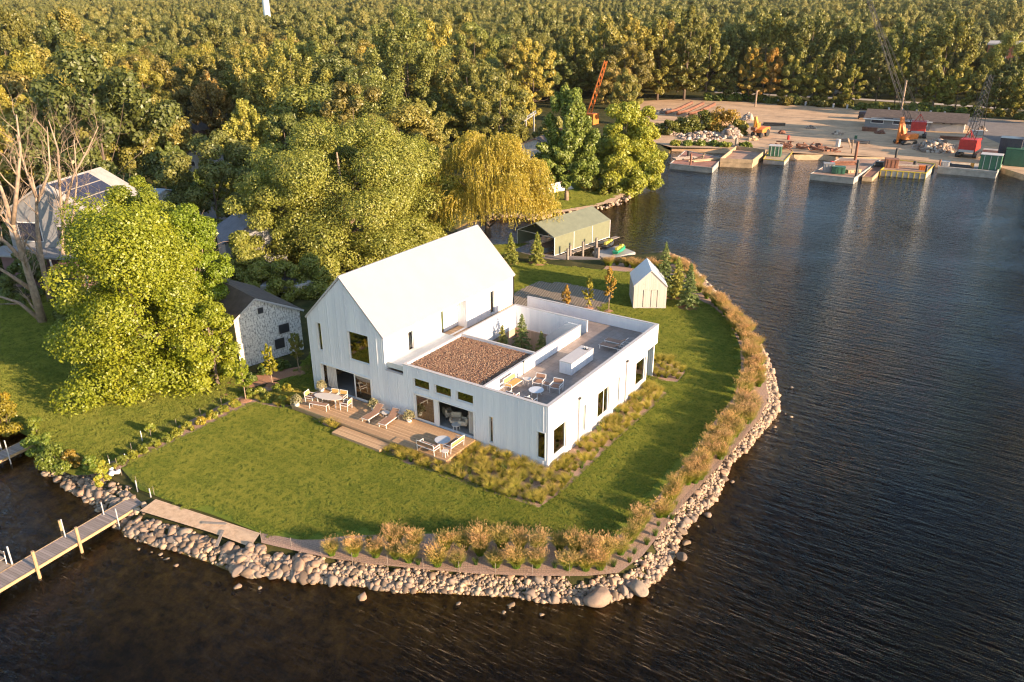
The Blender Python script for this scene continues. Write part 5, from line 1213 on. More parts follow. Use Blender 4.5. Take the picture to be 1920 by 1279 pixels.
def trunk_mesh(rng, name, h, r, C, nb=10, mat='bark', lean=.03, start=.22, rb=.3, crowntop=None):
    mb = MB(); top = h; n = 6; px = rng.normal(0, lean*h, 2)
    pts = [(px[0]*(i/n)**1.5, px[1]*(i/n)**1.5, top*i/n) for i in range(n+1)]
    mb.tube(pts, [r*(1.25 if i == 0 else 1)*(1-.82*i/n) for i in range(n+1)], 8)
    sel = C[rng.choice(len(C), min(nb, len(C)), replace=False)] if len(C) else []
    for c in sel:
        t = np.clip(rng.uniform(start, .85)*min(1, c[2]/top), .12, .92)
        b = np.array([px[0]*t**1.5, px[1]*t**1.5, top*t]); c = np.array(c); m_ = b*.45+c*.55; m_[2] -= .06*np.linalg.norm(c-b)
        rr_ = r*rb*(1-t*.6); mb.tube([tuple(b), tuple((b*.75+c*.25)+np.array([0, 0, .02])), tuple(m_), tuple(c)], [rr_, rr_*.8, rr_*.55, rr_*.15], 6)
    import bmesh
    me = bpy.data.meshes.new(name); me.from_pydata(mb.v, [], mb.f); me.materials.append(M[mat])
    for p in me.polygons: p.use_smooth = True
    return me
def make_tree(name, label, loc, crown, trunk, group=None, rz=0, sc=1.0, color=None, cat='tree'):
    t = thing(name, label, cat, loc, rz, group); t.scale = sc if hasattr(sc, '__len__') else (sc,)*3
    o = bpy.data.objects.new('crown', crown); link(o, t); o2 = bpy.data.objects.new('trunk', trunk); link(o2, t)
    if color: o.color = (*color, 1)
    return t
def height_at(b, px, py): return hv(b, px, py)[2]-b[2]
rng = np.random.default_rng(77)
def ptree(name, label, base, top, radpx, prof, ncl, nlf, leaf, mat, tr=.22, clr=.24, spray=0, z0f=.12, nb=14, color=None, bark='bark', group=None, squash=.75, hollow=.5, hang=0, cat='tree'):
    b = g(*base); h = height_at(b, *top); _, _, w_ = proj(b); R_ = radpx*w_/F
    cm, C = crown_mesh('crown', rng, R_, h*z0f, h*1.0-leaf, ncl, nlf, leaf, mat, prof, clr, spray, hang, hollow, squash)
    tm = trunk_mesh(rng, 'trunk', h*.82, tr, C, nb, bark)
    return make_tree(name, label, b, cm, tm, group, 0, 1, color, cat), C, h, R_
# --- near trees, one by one (photo spots of base, top, half width in px)
ptree('maple_tree', 'big bright yellow-green maple overhanging the neighbour lawn left of the house', (282, 716), (264, 372), 168, 'egg', 130, 135000, .105, 'leaf_maple', .35, .27, z0f=.03, nb=16, hollow=.72)
ptree('maple_tree', 'yellow-green maple rising behind the biggest maple', (300, 640), (278, 338), 84, 'round', 90, 45000, .11, 'leaf_maple', .3, .22, z0f=.12, color=(.85, .88, 1.0))
ptree('maple_tree', 'greener maple at the right shoulder of the big maple, before the old barn', (392, 655), (368, 372), 62, 'tall', 70, 30000, .11, 'leaf_maple', .22, .28, z0f=.2, color=(.75, .9, .9))
ptree('maple_tree', 'low leafy maple bough beside the old white barn wall', (408, 722), (412, 560), 55, 'dome', 40, 20000, .11, 'leaf_maple', .18, .32, z0f=.05)
ash, _, _, _ = ptree('ash_tree', 'huge broad olive-green ash with bare limbs showing, right behind the white gable', (655, 478), (660, 240), 186, 'round', 170, 160000, .13, 'leaf_ash', .5, .2, z0f=.02, nb=40, bark='bark_pale')
ptree('ash_tree', 'leafy ash leaning out left of the huge ash, above the grey roofed cottage', (540, 500), (525, 300), 92, 'round', 90, 50000, .125, 'leaf_ash', .3, .24, z0f=.1, nb=18, bark='bark_pale')
ptree('ash_tree', 'ash crown right of the huge ash reaching towards the willow', (775, 440), (775, 262), 84, 'round', 90, 50000, .13, 'leaf_ash', .3, .24, z0f=.1, nb=14, color=(1.08, 1.08, .9))
for i, (bx, by, tx, ty, r_) in enumerate(((470, 530, 468, 420, 42), (540, 556, 545, 492, 44), (600, 545, 600, 478, 50), (495, 552, 490, 490, 34), (690, 500, 690, 440, 60), (790, 462, 790, 405, 46))):
    ptree('understory_tree', 'dark green undergrowth tree, %s from the left in the shade behind the white gable' % ORD(i+1), (bx, by), (tx, ty), r_, 'dome', 36, 15000, .14, 'leaf_ash', .12, .34, z0f=.02, nb=5, group='undergrowth behind the white gable')
# willow
wb = g(915, 446); wh = height_at(wb, 905, 248); _, _, ww = proj(wb); wR = 104*ww/F
def willow():
    nb = 42; ba_ = rng.uniform(0, 6.283, nb); bt = rng.uniform(0.0, 1, nb); br_ = wR*.9*(1+.22*np.sin(ba_*2+1.0))*np.sqrt(np.clip(1-(bt*.97)**2.6, .04, 1))*rng.uniform(.5, .95, nb)
    BC = np.stack([br_*np.cos(ba_), br_*np.sin(ba_), wh*(.34+.6*bt)], -1); n = 3000; kb = rng.integers(0, nb, n); P = []
    for i in range(n):
        c = BC[kb[i]]; d = rng.normal(size=3); d /= np.linalg.norm(d); d[2] = abs(d[2])*.6; p = c+d*wR*.27*rng.uniform(.6, 1.05)
        L = rng.uniform(.16, .42)*p[2]*(.75+.5*(p[2] < wh*.7)); m_ = int(L/.08); s = np.linspace(0, 1, m_); out = np.array([p[0], p[1]]); out = out/(np.linalg.norm(out)+1e-6)
        P.append(np.stack([p[0]+out[0]*.7*np.sqrt(s)+rng.normal(0, .05, m_)+.15*np.sin(s*5+i), p[1]+out[1]*.7*np.sqrt(s)+rng.normal(0, .05, m_), p[2]+.3*np.sin(s*3.1)*(1-s)-L*s**1.3], -1))
    P = np.concatenate(P); n = len(P); dn = np.tile([0, 0, -1.0], (n, 1))+rng.normal(0, .4, (n, 3)); dn /= np.linalg.norm(dn, axis=1)[:, None]
    sd_ = np.cross(dn, rng.normal(size=(n, 3))); sd_ /= np.linalg.norm(sd_, axis=1)[:, None]; l = rng.uniform(.12, .22, n)[:, None]; w_ = .05
    V = np.stack([P-sd_*w_, P+dn*l-sd_*w_*.3, P+dn*l+sd_*w_*.3, P+sd_*w_], 1).reshape(-1, 3)
    return np_mesh('crown', V, np.arange(4*n).reshape(-1, 4), M['leaf_willow']), BC
wc, wC = willow(); make_tree('willow_tree', 'golden weeping willow hanging over the water behind the house', wb, wc, trunk_mesh(rng, 'trunk', wh*.75, .4, wC, 18, 'bark', start=.2))
# promontory
ptree('shade_tree', 'dark green egg-shaped tree with a bare trunk on the promontory lawn', (1062, 376), (1075, 166), 68, 'egg', 130, 52000, .2, 'leaf_ash', .3, .22, spray=.9, z0f=.17, bark='bark_pale', color=(.72, .86, .8))
for i, (bx, by, tx, ty, r_, co, lab) in enumerate(((1165, 352, 1170, 188, 55, (1.25, 1.25, .8), 'yellow-green tree right of the egg-shaped tree, leaning over the lake'), (1205, 348, 1212, 205, 46, (1.35, 1.3, .8), 'yellow-green tree at the tip of the promontory, nearest the barges'), (1132, 350, 1135, 240, 42, (.9, .95, .85), 'dull green tree squeezed between the egg-shaped tree and the yellow ones'), (1190, 350, 1188, 268, 52, (1.1, 1.15, .8), 'low bushy yellow-green tree hanging to the water at the promontory'))):
    ptree('lake_tree', lab, (bx, by), (tx, ty), r_, 'dome', 70, 32000, .18, 'leaf_ash', .2, .26, z0f=.02, color=co)
# left side trees
NEAR = [
 # name, label, base, top, r, prof, spray, colour
 ('spruce_like_maple', 'light green tree with feathery upswept boughs above the small white shed', (478, 345), (455, 192), 52, 'tall', 1.5, (1.35, 1.35, .95)),
 ('maple_tree', 'tall pale green tree with upswept boughs left of the tall white pillar', (560, 290), (600, 62), 70, 'tall', 1.4, (1.25, 1.2, .95)),
 ('maple_tree', 'pale green tree left of the tallest pale one', (505, 265), (500, 95), 58, 'tall', 1.4, (1.15, 1.1, .95)),
 ('oak_tree', 'big round green tree with a sunlit right shoulder in the middle of the back woods', (770, 255), (762, 20), 92, 'round', .5, (.95, 1.0, .9)),
 ('maple_tree', 'feathery green tree in front of the big round one', (700, 300), (700, 132), 86, 'tall', 1.3, (1.05, 1.1, .9)),
 ('maple_tree', 'pale cream-green tree just above the willow', (885, 262), (885, 118), 66, 'round', 1.2, (1.4, 1.28, 1.1)),
 ('small_maple', 'small round bright yellow tree between the willow and the pale cream-green tree', (855, 262), (858, 186), 34, 'round', .3, (1.5, 1.35, .6)),
 ('oak_tree', 'ochre-green round tree left of the metal frame stand', (1000, 205), (1002, 72), 52, 'round', .4, (1.25, 1.15, .8)),
 ('maple_tree', 'ochre tree just above the metal frame stand', (975, 245), (972, 165), 38, 'round', .5, (1.3, 1.2, .8)),
 ('pine_tree', 'dark green pine in the left woods with a pale stem', (215, 340), (210, 150), 70, 'tall', 1.0, (.8, .95, .9)),
 ('maple_tree', 'yellow-green tree left of the clearing', (262, 320), (262, 190), 60, 'tall', 1.2, (1.15, 1.15, .8)),
 ('maple_tree', 'olive tree at the upper left, behind the bare tree', (110, 260), (105, 95), 70, 'tall', .8, (1.0, .95, .8)),
 ('oak_tree', 'golden tree at the left edge above the bare tree', (30, 330), (40, 165), 66, 'round', .4, (1.12, 1.05, .65)),
 ('oak_tree', 'tall olive tree in the upper left corner', (40, 215), (90, 5), 80, 'round', .6, (1.1, .98, .8)),
 ('oak_tree', 'tall dark tree second from the upper left corner', (150, 200), (190, 20), 66, 'tall', .8, (1.0, .9, .75)),
 ('thicket_tree', 'dark bushy tree under the pine, left of the small white shed', (330, 370), (335, 268), 44, 'dome', .2, (.8, .95, .8)),
 ('thicket_tree', 'dark green tree right of the feathery light green tree', (545, 350), (560, 215), 66, 'dome', .3, (.75, .85, .75)),
 ('thicket_tree', 'olive tree between the clearing and the feathery trees', (400, 215), (385, 105), 60, 'round', .6, (.85, .8, .7)),
 ('thicket_tree', 'rusty brown thin tree standing over the lane', (405, 265), (385, 140), 44, 'tall', 1.2, (1.1, .8, .8)),
 ('thicket_tree', 'dark tree behind the left maples beside the metal-roofed house', (215, 420), (220, 300), 52, 'dome', .3, (.8, .9, .75)),
 ('thicket_tree', 'dark tree left of the metal-roofed house', (20, 500), (15, 370), 58, 'dome', .3, (.7, .8, .7)),
 ('thicket_tree', 'green tree growing before the panelled roof between bare trees and maple', (172, 500), (168, 395), 36, 'dome', .3, (.8, .9, .75)),
 ('thicket_tree', 'shadowy shrub tree under the bare tree', (60, 560), (60, 470), 56, 'dome', .2, (.6, .75, .65)),
 ('thicket_tree', 'shadowy shrub tree right of the bare tree trunks', (140, 590), (150, 500), 40, 'dome', .2, (.6, .75, .65)),
 ('thicket_tree', 'green tree left of the metal frame stand, above the willow', (940, 270), (930, 205), 44, 'dome', .5, (1.0, 1.0, .85)),
 ('thicket_tree', 'dark tree right behind the promontory house', (1035, 300), (1030, 215), 40, 'dome', .4, (.8, .85, .8)),
 ('thicket_tree', 'olive tree between the big round tree and the willow', (800, 300), (800, 190), 50, 'round', .8, (1.0, 1.0, .85)),
 ('thicket_tree', 'green tree filling the gap left of the willow', (640, 330), (640, 200), 60, 'round', .8, (.95, 1.0, .85)),
 ('thicket_tree', 'leafy green tree behind the huge ash, left side', (590, 360), (600, 245), 50, 'round', .8, (.9, .95, .8)),
]
for nm, lab, ba_, tp, r_, pf, sp, co in NEAR:
    if nm == 'spruce_like_maple': nm = 'maple_tree'
    dist_ = proj(g(*ba_))[2]; lf = .00145*dist_
    ptree(nm, lab, ba_, tp, r_, pf, 90, int(26000), lf, 'leaf_wood', .25, .22, spray=sp, z0f=.12 if pf != 'dome' else .02, nb=14, color=tuple(1.15*c_ for c_ in co))
# row of tall cottonwoods behind the dirt yard, small autumn trees along its road
for i, (bx, by, ty, r_, co) in enumerate(((1078, 190, 55, 42, (1.2, 1.1, .85)), (1128, 190, 30, 46, (1.25, 1.15, .9)), (1182, 188, 22, 46, (1.25, 1.15, .85)), (1232, 188, 38, 44, (1.35, 1.2, .85)), (1282, 188, 20, 46, (1.2, 1.1, .85)), (1322, 186, 40, 38, (1.15, 1.1, .85)))):
    ptree('cottonwood_tree', 'tall ochre-green cottonwood, %s from the left in the row left of the dirt yard' % ORD(i+1), (bx, by), (bx, ty), r_, 'tall', 90, 22000, .33, 'leaf_wood', .35, .24, spray=.8, z0f=.12, color=co, nb=12)
for i, (bx, by, ty, r_, co) in enumerate(((1356, 186, 100, 26, (.9, .95, .8)), (1402, 190, 84, 26, (1.6, 1.15, .7)), (1440, 192, 92, 24, (1.7, 1.0, .7)), (1482, 194, 98, 28, (1.2, 1.15, .8)), (1520, 196, 104, 26, (1.3, 1.2, .7)), (1560, 198, 100, 30, (1.1, 1.0, .8)), (1594, 200, 118, 22, (1.35, 1.25, .7)), (1640, 200, 96, 24, (.85, .8, .8)), (1676, 200, 90, 20, (1.5, 1.35, .5)), (1712, 204, 106, 26, (.7, .7, .75)), (1748, 206, 108, 26, (1.5, 1.4, .6)), (1790, 208, 112, 26, (1.25, 1.2, .7)), (1826, 212, 124, 26, (1.1, 1.05, .8)), (1862, 214, 120, 26, (.8, .85, .75)), (1902, 216, 130, 28, (1.2, 1.15, .75)))):
    ptree('roadside_tree', 'small autumn tree, %s from the left along the road behind the dirt yard' % ORD(i+1), (bx, by), (bx+2, ty), r_, 'dome', 50, 13000, .28, 'leaf_wood', .16, .28, spray=.5, z0f=.16, color=co, nb=8)
for i, (bx, by, ty, r_, co) in enumerate(((1430, 172, 30, 50, (1.15, 1.1, .85)), (1510, 176, 22, 52, (1.0, 1.0, .85)), (1590, 178, 48, 44, (.9, .95, .85)), (1680, 184, 36, 50, (1.05, 1.05, .9)), (1760, 188, 30, 52, (1.1, 1.05, .85)), (1800, 175, 60, 40, (.9, .9, .85)), (1842, 176, 104, 34, (.85, .9, .8)), (1880, 170, 107, 26, (.8, .85, .8)), (1915, 170, 108, 28, (.9, .85, .8)), (1895, 190, 122, 40, (.8, .85, .8)), (1370, 168, 46, 40, (.85, .9, .85)))):
    ptree('tall_tree', 'tall full tree, %s in the second rank behind the autumn trees of the dirt yard' % ORD(i+1), (bx, by), (bx, ty), r_, 'round', 90, 17000, .38, 'leaf_wood', .3, .22, spray=.9, z0f=.1, color=co, nb=8)
# --- woods: shared crowns, copied tree by tree
WD = []
for i in range(9):
    pf = ['round', 'round', 'dome', 'egg', 'round', 'round', 'dome', 'tall', 'round'][i]; h = [16, 18, 14.5, 17, 19, 13.5, 13, 19, 17][i]; R_ = [8.6, 9.4, 8.8, 6.6, 8.4, 7.0, 8.0, 6.2, 9.8][i]
    cm, C = crown_mesh('crown', rng, R_, h*.16, h, 56, 26000, .27, 'leaf_wood', pf, .28, spray=[.2, .5, 0, .4, .2, 0, 0, .8, .2][i], hollow=.72, rnd=.38)
    WD.append((cm, trunk_mesh(rng, 'trunk', h*.8, .22, C, 7)))
HAND = []
for o in bpy.data.objects:
    if o.parent is None and o.get('category') == 'tree': HAND.append((o.location.x, o.location.y))
HA = np.array(HAND)
CLEAR = [  # photo areas in which no wood tree may stand: yard, lake, houses, clearings
 [(1180, 183), (1440, 192), (1640, 203), (1990, 226), (1990, 1279), (1180, 1279)], [(870, 340), (1250, 300), (1250, 1279), (870, 1279)], [(330, 700), (420, 560), (580, 560), (600, 1279), (0, 1279), (-400, 900), (-400, 600), (60, 590)],
 [(300, 230), (440, 200), (490, 300), (480, 420), (345, 430), (330, 350)], [(-60, 380), (190, 370), (260, 560), (0, 620), (-200, 600)], [(940, 200), (1140, 190), (1140, 400), (940, 400)], [(540, 330), (900, 380), (900, 620), (400, 620), (400, 520)], [(1300, 160), (1640, 172), (1990, 200), (1990, 232), (1300, 190)], [(1820, 120), (1990, 126), (1990, 160), (1820, 150)], [(760, 250), (880, 250), (880, 480), (760, 480)], [(1092, 204), (1150, 204), (1150, 258), (1092, 258)], [(1790, 92), (2015, 92), (2015, 185), (1790, 182)]]
cand = []; grid = []
sp = 13.5
for iy in range(0, 32):
    for ix in range(-34, 30):
        v = 62+iy*sp*.9; u = ix*sp+(iy % 2)*sp*.5
        x = CAM[0]+_hf[0]*v+_r0[0]*u+rng.uniform(-2.6, 2.6); y = CAM[1]+_hf[1]*v+_r0[1]*u+rng.uniform(-2.6, 2.6)
        px, py, w_ = proj((x, y, 0))
        if px < -80 or px > 2010 or py > 430: continue
        if any(inside(np.array([px]), np.array([py]), c_)[0] for c_ in CLEAR): continue
        if np.min(np.hypot(HA[:, 0]-x, HA[:, 1]-y)) < 5.5: continue
        if shore_d(np.array([x]), np.array([y]))[0] < 3: continue
        cand.append((w_, x, y, px, py))
cand.sort(); print('woods', len(cand)); used_w = cand[:230]; rest = cand[230:]
def wlabel(px, py, tone):
    where = 'in the left woods behind the bare trees' if px < 520 else 'in the middle woods above ash and willow' if px < 1050 else 'in the woods behind the yard'
    return '%s tree %s' % (tone, where), '%s trees %s' % (tone, where)
TONES = [('olive', (1.05, 1.0, .8)), ('dark green', (.78, .86, .78)), ('yellow-green', (1.35, 1.25, .75)), ('dull brown-green', (1.1, .9, .8)), ('mid green', (.95, 1.05, .8)), ('ochre', (1.45, 1.15, .7))]
for w_, x, y, px, py in used_w:
    cm, tm = WD[rng.integers(9)]; tn, tc = TONES[rng.choice(6, p=[.3, .2, .16, .12, .16, .06])]; lab, gr = wlabel(px, py, tn)
    s = rng.uniform(.7, 1.2)
    make_tree('woodland_tree', lab, (x, y, 0), cm, tm, gr, rng.uniform(0, 6.28), (s, s, s*rng.uniform(.85, 1.1)), tc)
# --- the far wood: nobody could count it
src = [o for o in bpy.data.objects if o.name.startswith('crown') and o.data in [q_[0] for q_ in WD]]
seen = set(); srcs2 = []
for o in src:
    if o.data.name not in seen: seen.add(o.data.name); srcs2.append(o)
pts = [(x, y, -1.5) for w_, x, y, px, py in rest]
v = 62+32*13.5*.9-6; 
while v < 3600:
    st_ = 14.5 if v < 800 else 15 if v < 1500 else 24
    hw = v*.70+30; u = -hw
    while u < hw:
        x = CAM[0]+_hf[0]*v+_r0[0]*u+rng.uniform(-.45, .45)*st_; y = CAM[1]+_hf[1]*v+_r0[1]*u+rng.uniform(-.45, .45)*st_
        if not (1795 < proj((x, y, 0))[0] < 2000 and v < 330): pts.append((x, y, float(hills(x, y))-1.5+rng.uniform(-1.5, 1.5)))
        u += st_
    v += st_*(.85 if v < 700 else 1.0)
P = np.array(pts); okk = shore_d(P[:, 0], P[:, 1]) > 6
scatter('far_wood', P[okk], srcs2, .8, 1.4, 'far autumn wood stretching to the horizon', 'wood', .05, 3); print('far', okk.sum())
# understory scrub under the woods
# --- spruces and small garden trees
def spruce_mesh(rng, h, R_, n=9000, leaf=.06, mat='leaf_spruce'):
    P = []; D = []; nb = int(h*20)
    for i in range(nb):
        t = (i+rng.uniform(0, 1))/nb; z = h*(.05+.93*t); L = R_*(1-t)**.85*rng.uniform(.75, 1.1)+.05; a = i*2.399+rng.normal(0, .2); m_ = max(6, int(n/nb*(L/R_)*2)); s = rng.uniform(0.05, 1, m_)**.7
        w_ = .26*L*(1-s*.6); x = s*L; yy = rng.normal(0, 1, m_)*w_*.5; zz = z-.30*x+.12*x**2+rng.normal(0, .03, m_)
        P.append(np.stack([x*math.cos(a)-yy*math.sin(a), x*math.sin(a)+yy*math.cos(a), zz], -1)); D.append(np.tile([math.cos(a)*.5, math.sin(a)*.5, .7], (m_, 1)))
    P = np.concatenate(P); D = np.concatenate(D); V, Fq = quads(rng, P, D, leaf, .45, .6, .1); return np_mesh('crown', V, Fq, M[mat])
def mulch_ring(b, r, label):
    m_ = MB(); m_.lathe([(r, 0.005), (r*.8, .05), (r*.3, .09), (.05, .1)], n=16); o = m_.build('mulch_ring', 'mulch_red'); o.location = b; meta(o, label, 'mulch ring')
SP = [((958, 494), (956, 436), 17, 'narrow spruce in a mulch ring beside the water, left of the canvas shelter', 1), ((1007, 494), (1006, 434), 20, 'spruce in a mulch ring right before the open end of the canvas shelter', 1), ((1243, 554), (1248, 452), 26, 'tallest spruce behind the garden shed by the lake', 0), ((1268, 556), (1270, 480), 24, 'yellowish spruce between the tallest spruce and the bluish one', 1), ((1290, 575), (1291, 492), 25, 'bluish spruce in a red mulch ring nearest the lake hedge', 0)]
for i, (ba_, tp, r_, lab, ye) in enumerate(SP):
    b = g(*ba_); h = height_at(b, *tp); R_ = r_*proj(b)[2]/F
    t = make_tree('spruce_tree', lab, b, spruce_mesh(rng, h, R_, 9000, .085), trunk_mesh(rng, 'trunk', h*.9, .07, np.zeros((0, 3)), 0, lean=0), color=(1.9, 1.7, .9) if ye else (1.4, 1.4, 1.2), cat='tree')
    mulch_ring(b, R_*.9, 'red mulch ring under the ' + ('narrow spruce left of the canvas shelter', 'spruce before the canvas shelter', 'tallest spruce', 'yellowish spruce', 'bluish spruce nearest the hedge')[i])
for i, (x, y, h, r_) in enumerate(((-11.2, 11.2, 4.1, 1.0), (-9.7, 11.8, 5.2, 1.35), (-7.7, 11.6, 4.2, 1.15))):
    make_tree('spruce_tree', ('small spruce in the courtyard, nearest the gabled wall', 'tallest spruce in the courtyard, the middle one', 'small spruce in the courtyard, nearest the terrace wall')[i], (x, y, .05), spruce_mesh(rng, h, r_, 6000, .08), trunk_mesh(rng, 'trunk', h*.9, .06, np.zeros((0, 3)), 0, lean=0), color=(1.5, 1.45, 1.2))
def small_tree(ba_, tp, r_, lab, mat, z0f, color=None, bark='bark_pale', ring=None):
    b = g(*ba_); h = height_at(b, *tp); R_ = r_*proj(b)[2]/F; w_ = proj(b)[2]
    cm, C = crown_mesh('crown', rng, R_, h*z0f, h, 60, 5200, .06, mat, 'tall', .26, spray=.8, hollow=.1)
    t = make_tree('young_tree', lab, b, cm, trunk_mesh(rng, 'trunk', h*.9, .045, C, 8, bark, lean=.0), color=color)
    mulch_ring(b, .55, 'mulch ring under the ' + ring)
small_tree((1062, 573), (1064, 534), 10, 'small orange young tree, leftmost of three by the paved court', 'leaf_amber', .12, (1, .9, 1), ring='leftmost young orange tree')
small_tree((1103, 578), (1107, 515), 12, 'yellow young tree, middle of three by the paved court', 'leaf_amber', .12, (1, 1.1, 1), ring='middle young yellow tree')
small_tree((1141, 584), (1144, 497), 13, 'tallest orange young tree with a bare stem near the garden shed', 'leaf_amber', .34, (1.05, .85, 1), ring='tallest young orange tree')
small_tree((461, 750), (462, 664), 16, 'young green tree nearest the big maple in the side garden', 'leaf_maple', .3, (.95, 1, 1), ring='young tree nearest the big maple')
small_tree((511, 722), (506, 645), 14, 'yellow young tree in the middle of the side garden, before the old barn', 'leaf_maple', .3, (1.1, .95, .8), ring='middle young tree of the side garden')
small_tree((561, 700), (553, 620), 16, 'shaded dark green young tree nearest the white gable', 'leaf_shrub', .38, (1, 1.1, 1), ring='young tree nearest the white gable')
# --- shrubs
def shrub(ba_, tp, r_, lab, color=None, n=3500, mat='leaf_shrub', name='shrub', leaf=None):
    b = g(*ba_); h = max(.35, height_at(b, *tp)); R_ = r_*proj(b)[2]/F; lf = leaf or max(.06, .0015*proj(b)[2])
    cm, _ = crown_mesh('foliage', rng, R_, .02, h, 22, n, lf, mat, 'dome', .36, hollow=.3)
    t = thing(name, lab, 'shrub', b); o = bpy.data.objects.new('foliage', cm); link(o, t)
    if color: o.color = (*color, 1)
    s = MB()
    for k in range(5):
        a = k*1.25; s.bar((0, 0, 0), (R_*.5*math.cos(a), R_*.5*math.sin(a), h*.6), .04, w2=.015)
    s.build('stem', 'bark', t)
shrub((105, 880), (100, 838), 36, 'leafy green shrub over the rocks, left of the boardwalk', (1.6, 1.7, 1.2)); shrub((140, 872), (138, 845), 20, 'orange-tinted shrub at the right end of the shore shrubs', (2.6, 1.5, 1)); shrub((75, 848), (72, 815), 26, 'green shrub over the inner end of the old dock', (1.4, 1.7, 1.2)); shrub((68, 810), (66, 785), 18, 'small yellow-green shrub just above the old dock', (1.9, 1.9, 1.1))
shrub((14, 808), (10, 745), 34, 'rust-coloured shrub at the left edge by the water', (2.2, 1.6, .9)); shrub((0, 770), (0, 730), 30, 'ochre shrub at the left edge, the upper one', (2.0, 1.6, .8)); shrub((168, 876), (166, 858), 16, 'small green shrub between the shore shrubs and the pale stones', (1.3, 1.6, 1)); shrub((194, 905), (192, 862), 14, 'upright light green bush at the rocks beside the lawn corner', (1.9, 2.0, 1.1))
shrub((282, 812), (282, 795), 10, 'little weed bush in the strip by the white stake', (1.7, 1.8, 1)); shrub((600, 690), (598, 660), 18, 'dark shrub under the left corner of the white gable', (.7, .9, .8))
for i, (a_, b_, r_) in enumerate(((470, 745, 12), (487, 742, 12), (505, 752, 12), (530, 757, 13), (552, 752, 10), (540, 735, 12), (520, 735, 10), (495, 700, 14), (530, 690, 14), (470, 715, 14))):
    shrub((a_, b_), (a_, b_-14), r_, 'low bush, %s from the left in the side garden before the old barn' % ORD(i+1), (1.5, 1.6, 1) if i < 7 else (.9, 1.1, .9), 1400)
for i, k in enumerate(np.linspace(0, 1, 12)):
    shrub((205+k*235, 880-k*118), (205+k*235, 868-k*118), 12, 'tuft of weeds, %s from the lake in the fence strip' % ORD(i+1), (1.7, 1.6, .9), 900, name='weed_tuft')
for i, (a_, b_, tp, r_, co) in enumerate(((400, 372, 330, 34, (1.6, 1.5, .8)), (450, 372, 332, 34, (1.7, 1.55, .8)), (485, 362, 330, 22, (1.2, 1.2, .8)), (380, 352, 322, 22, (1.0, 1.2, .8)), (350, 398, 330, 30, (.7, .9, .8)), (330, 300, 270, 24, (.8, 1.0, .8)), (430, 300, 268, 26, (.7, .8, .7)))):
    shrub((a_, b_), (a_, tp), r_, ('golden bush at the near side of the lane', 'golden bush right beside the dark driveway', 'green bush at the bend of the dark driveway', 'green bush below the small white shed', 'tall dark bush left of the dark driveway', 'bush left of the small white shed', 'shadowed bush right of the small white shed')[i], co, 3000)
shrub((1105, 358), (1105, 335), 24, 'golden bush beside the promontory trees', (2.0, 1.6, .8)); shrub((1140, 362), (1135, 335), 24, 'green bush under the yellow promontory trees', (1.2, 1.3, .9))
# scrub along the yard
for i, (a_, b_, tp, r_, co) in enumerate(((1352, 248, 203, 36, (1.9, 1.3, .8)), (1318, 246, 212, 30, (1.2, 1.1, .8)), (1290, 250, 218, 28, (1.0, 1.0, .8)), (1250, 252, 226, 26, (1.2, 1.1, .8)), (1385, 252, 226, 20, (1.6, 1.3, .8)))):
    shrub((a_, b_), (a_, tp), r_, 'dry scrub bush, %s from the right on the rubble bank of the dirt yard' % ORD((2, 3, 4, 5, 1)[i]), co, 3500, leaf=.26)
for i in range(26):
    k = i/25; px = 1330+k*590; py = 187+k*34+rng.uniform(-2, 2)
    shrub((px, py), (px, py-rng.uniform(8, 16)), rng.uniform(12, 20), 'roadside bush, %s from the left in the strip between the dirt yard and the road' % ORD(i+1), (rng.uniform(.7, 1.1), rng.uniform(.8, 1.2), .8), 1500, leaf=.34)
for i, (a_, b_) in enumerate(((1268, 272), (1290, 272), (1312, 272), (1338, 273), (1360, 275), (1398, 276))):
    shrub((a_, b_), (a_, b_-7), 14, 'green weed bush, %s from the left behind the barges' % ORD(i+1), (1.7, 1.8, 1), 1200, leaf=.2)
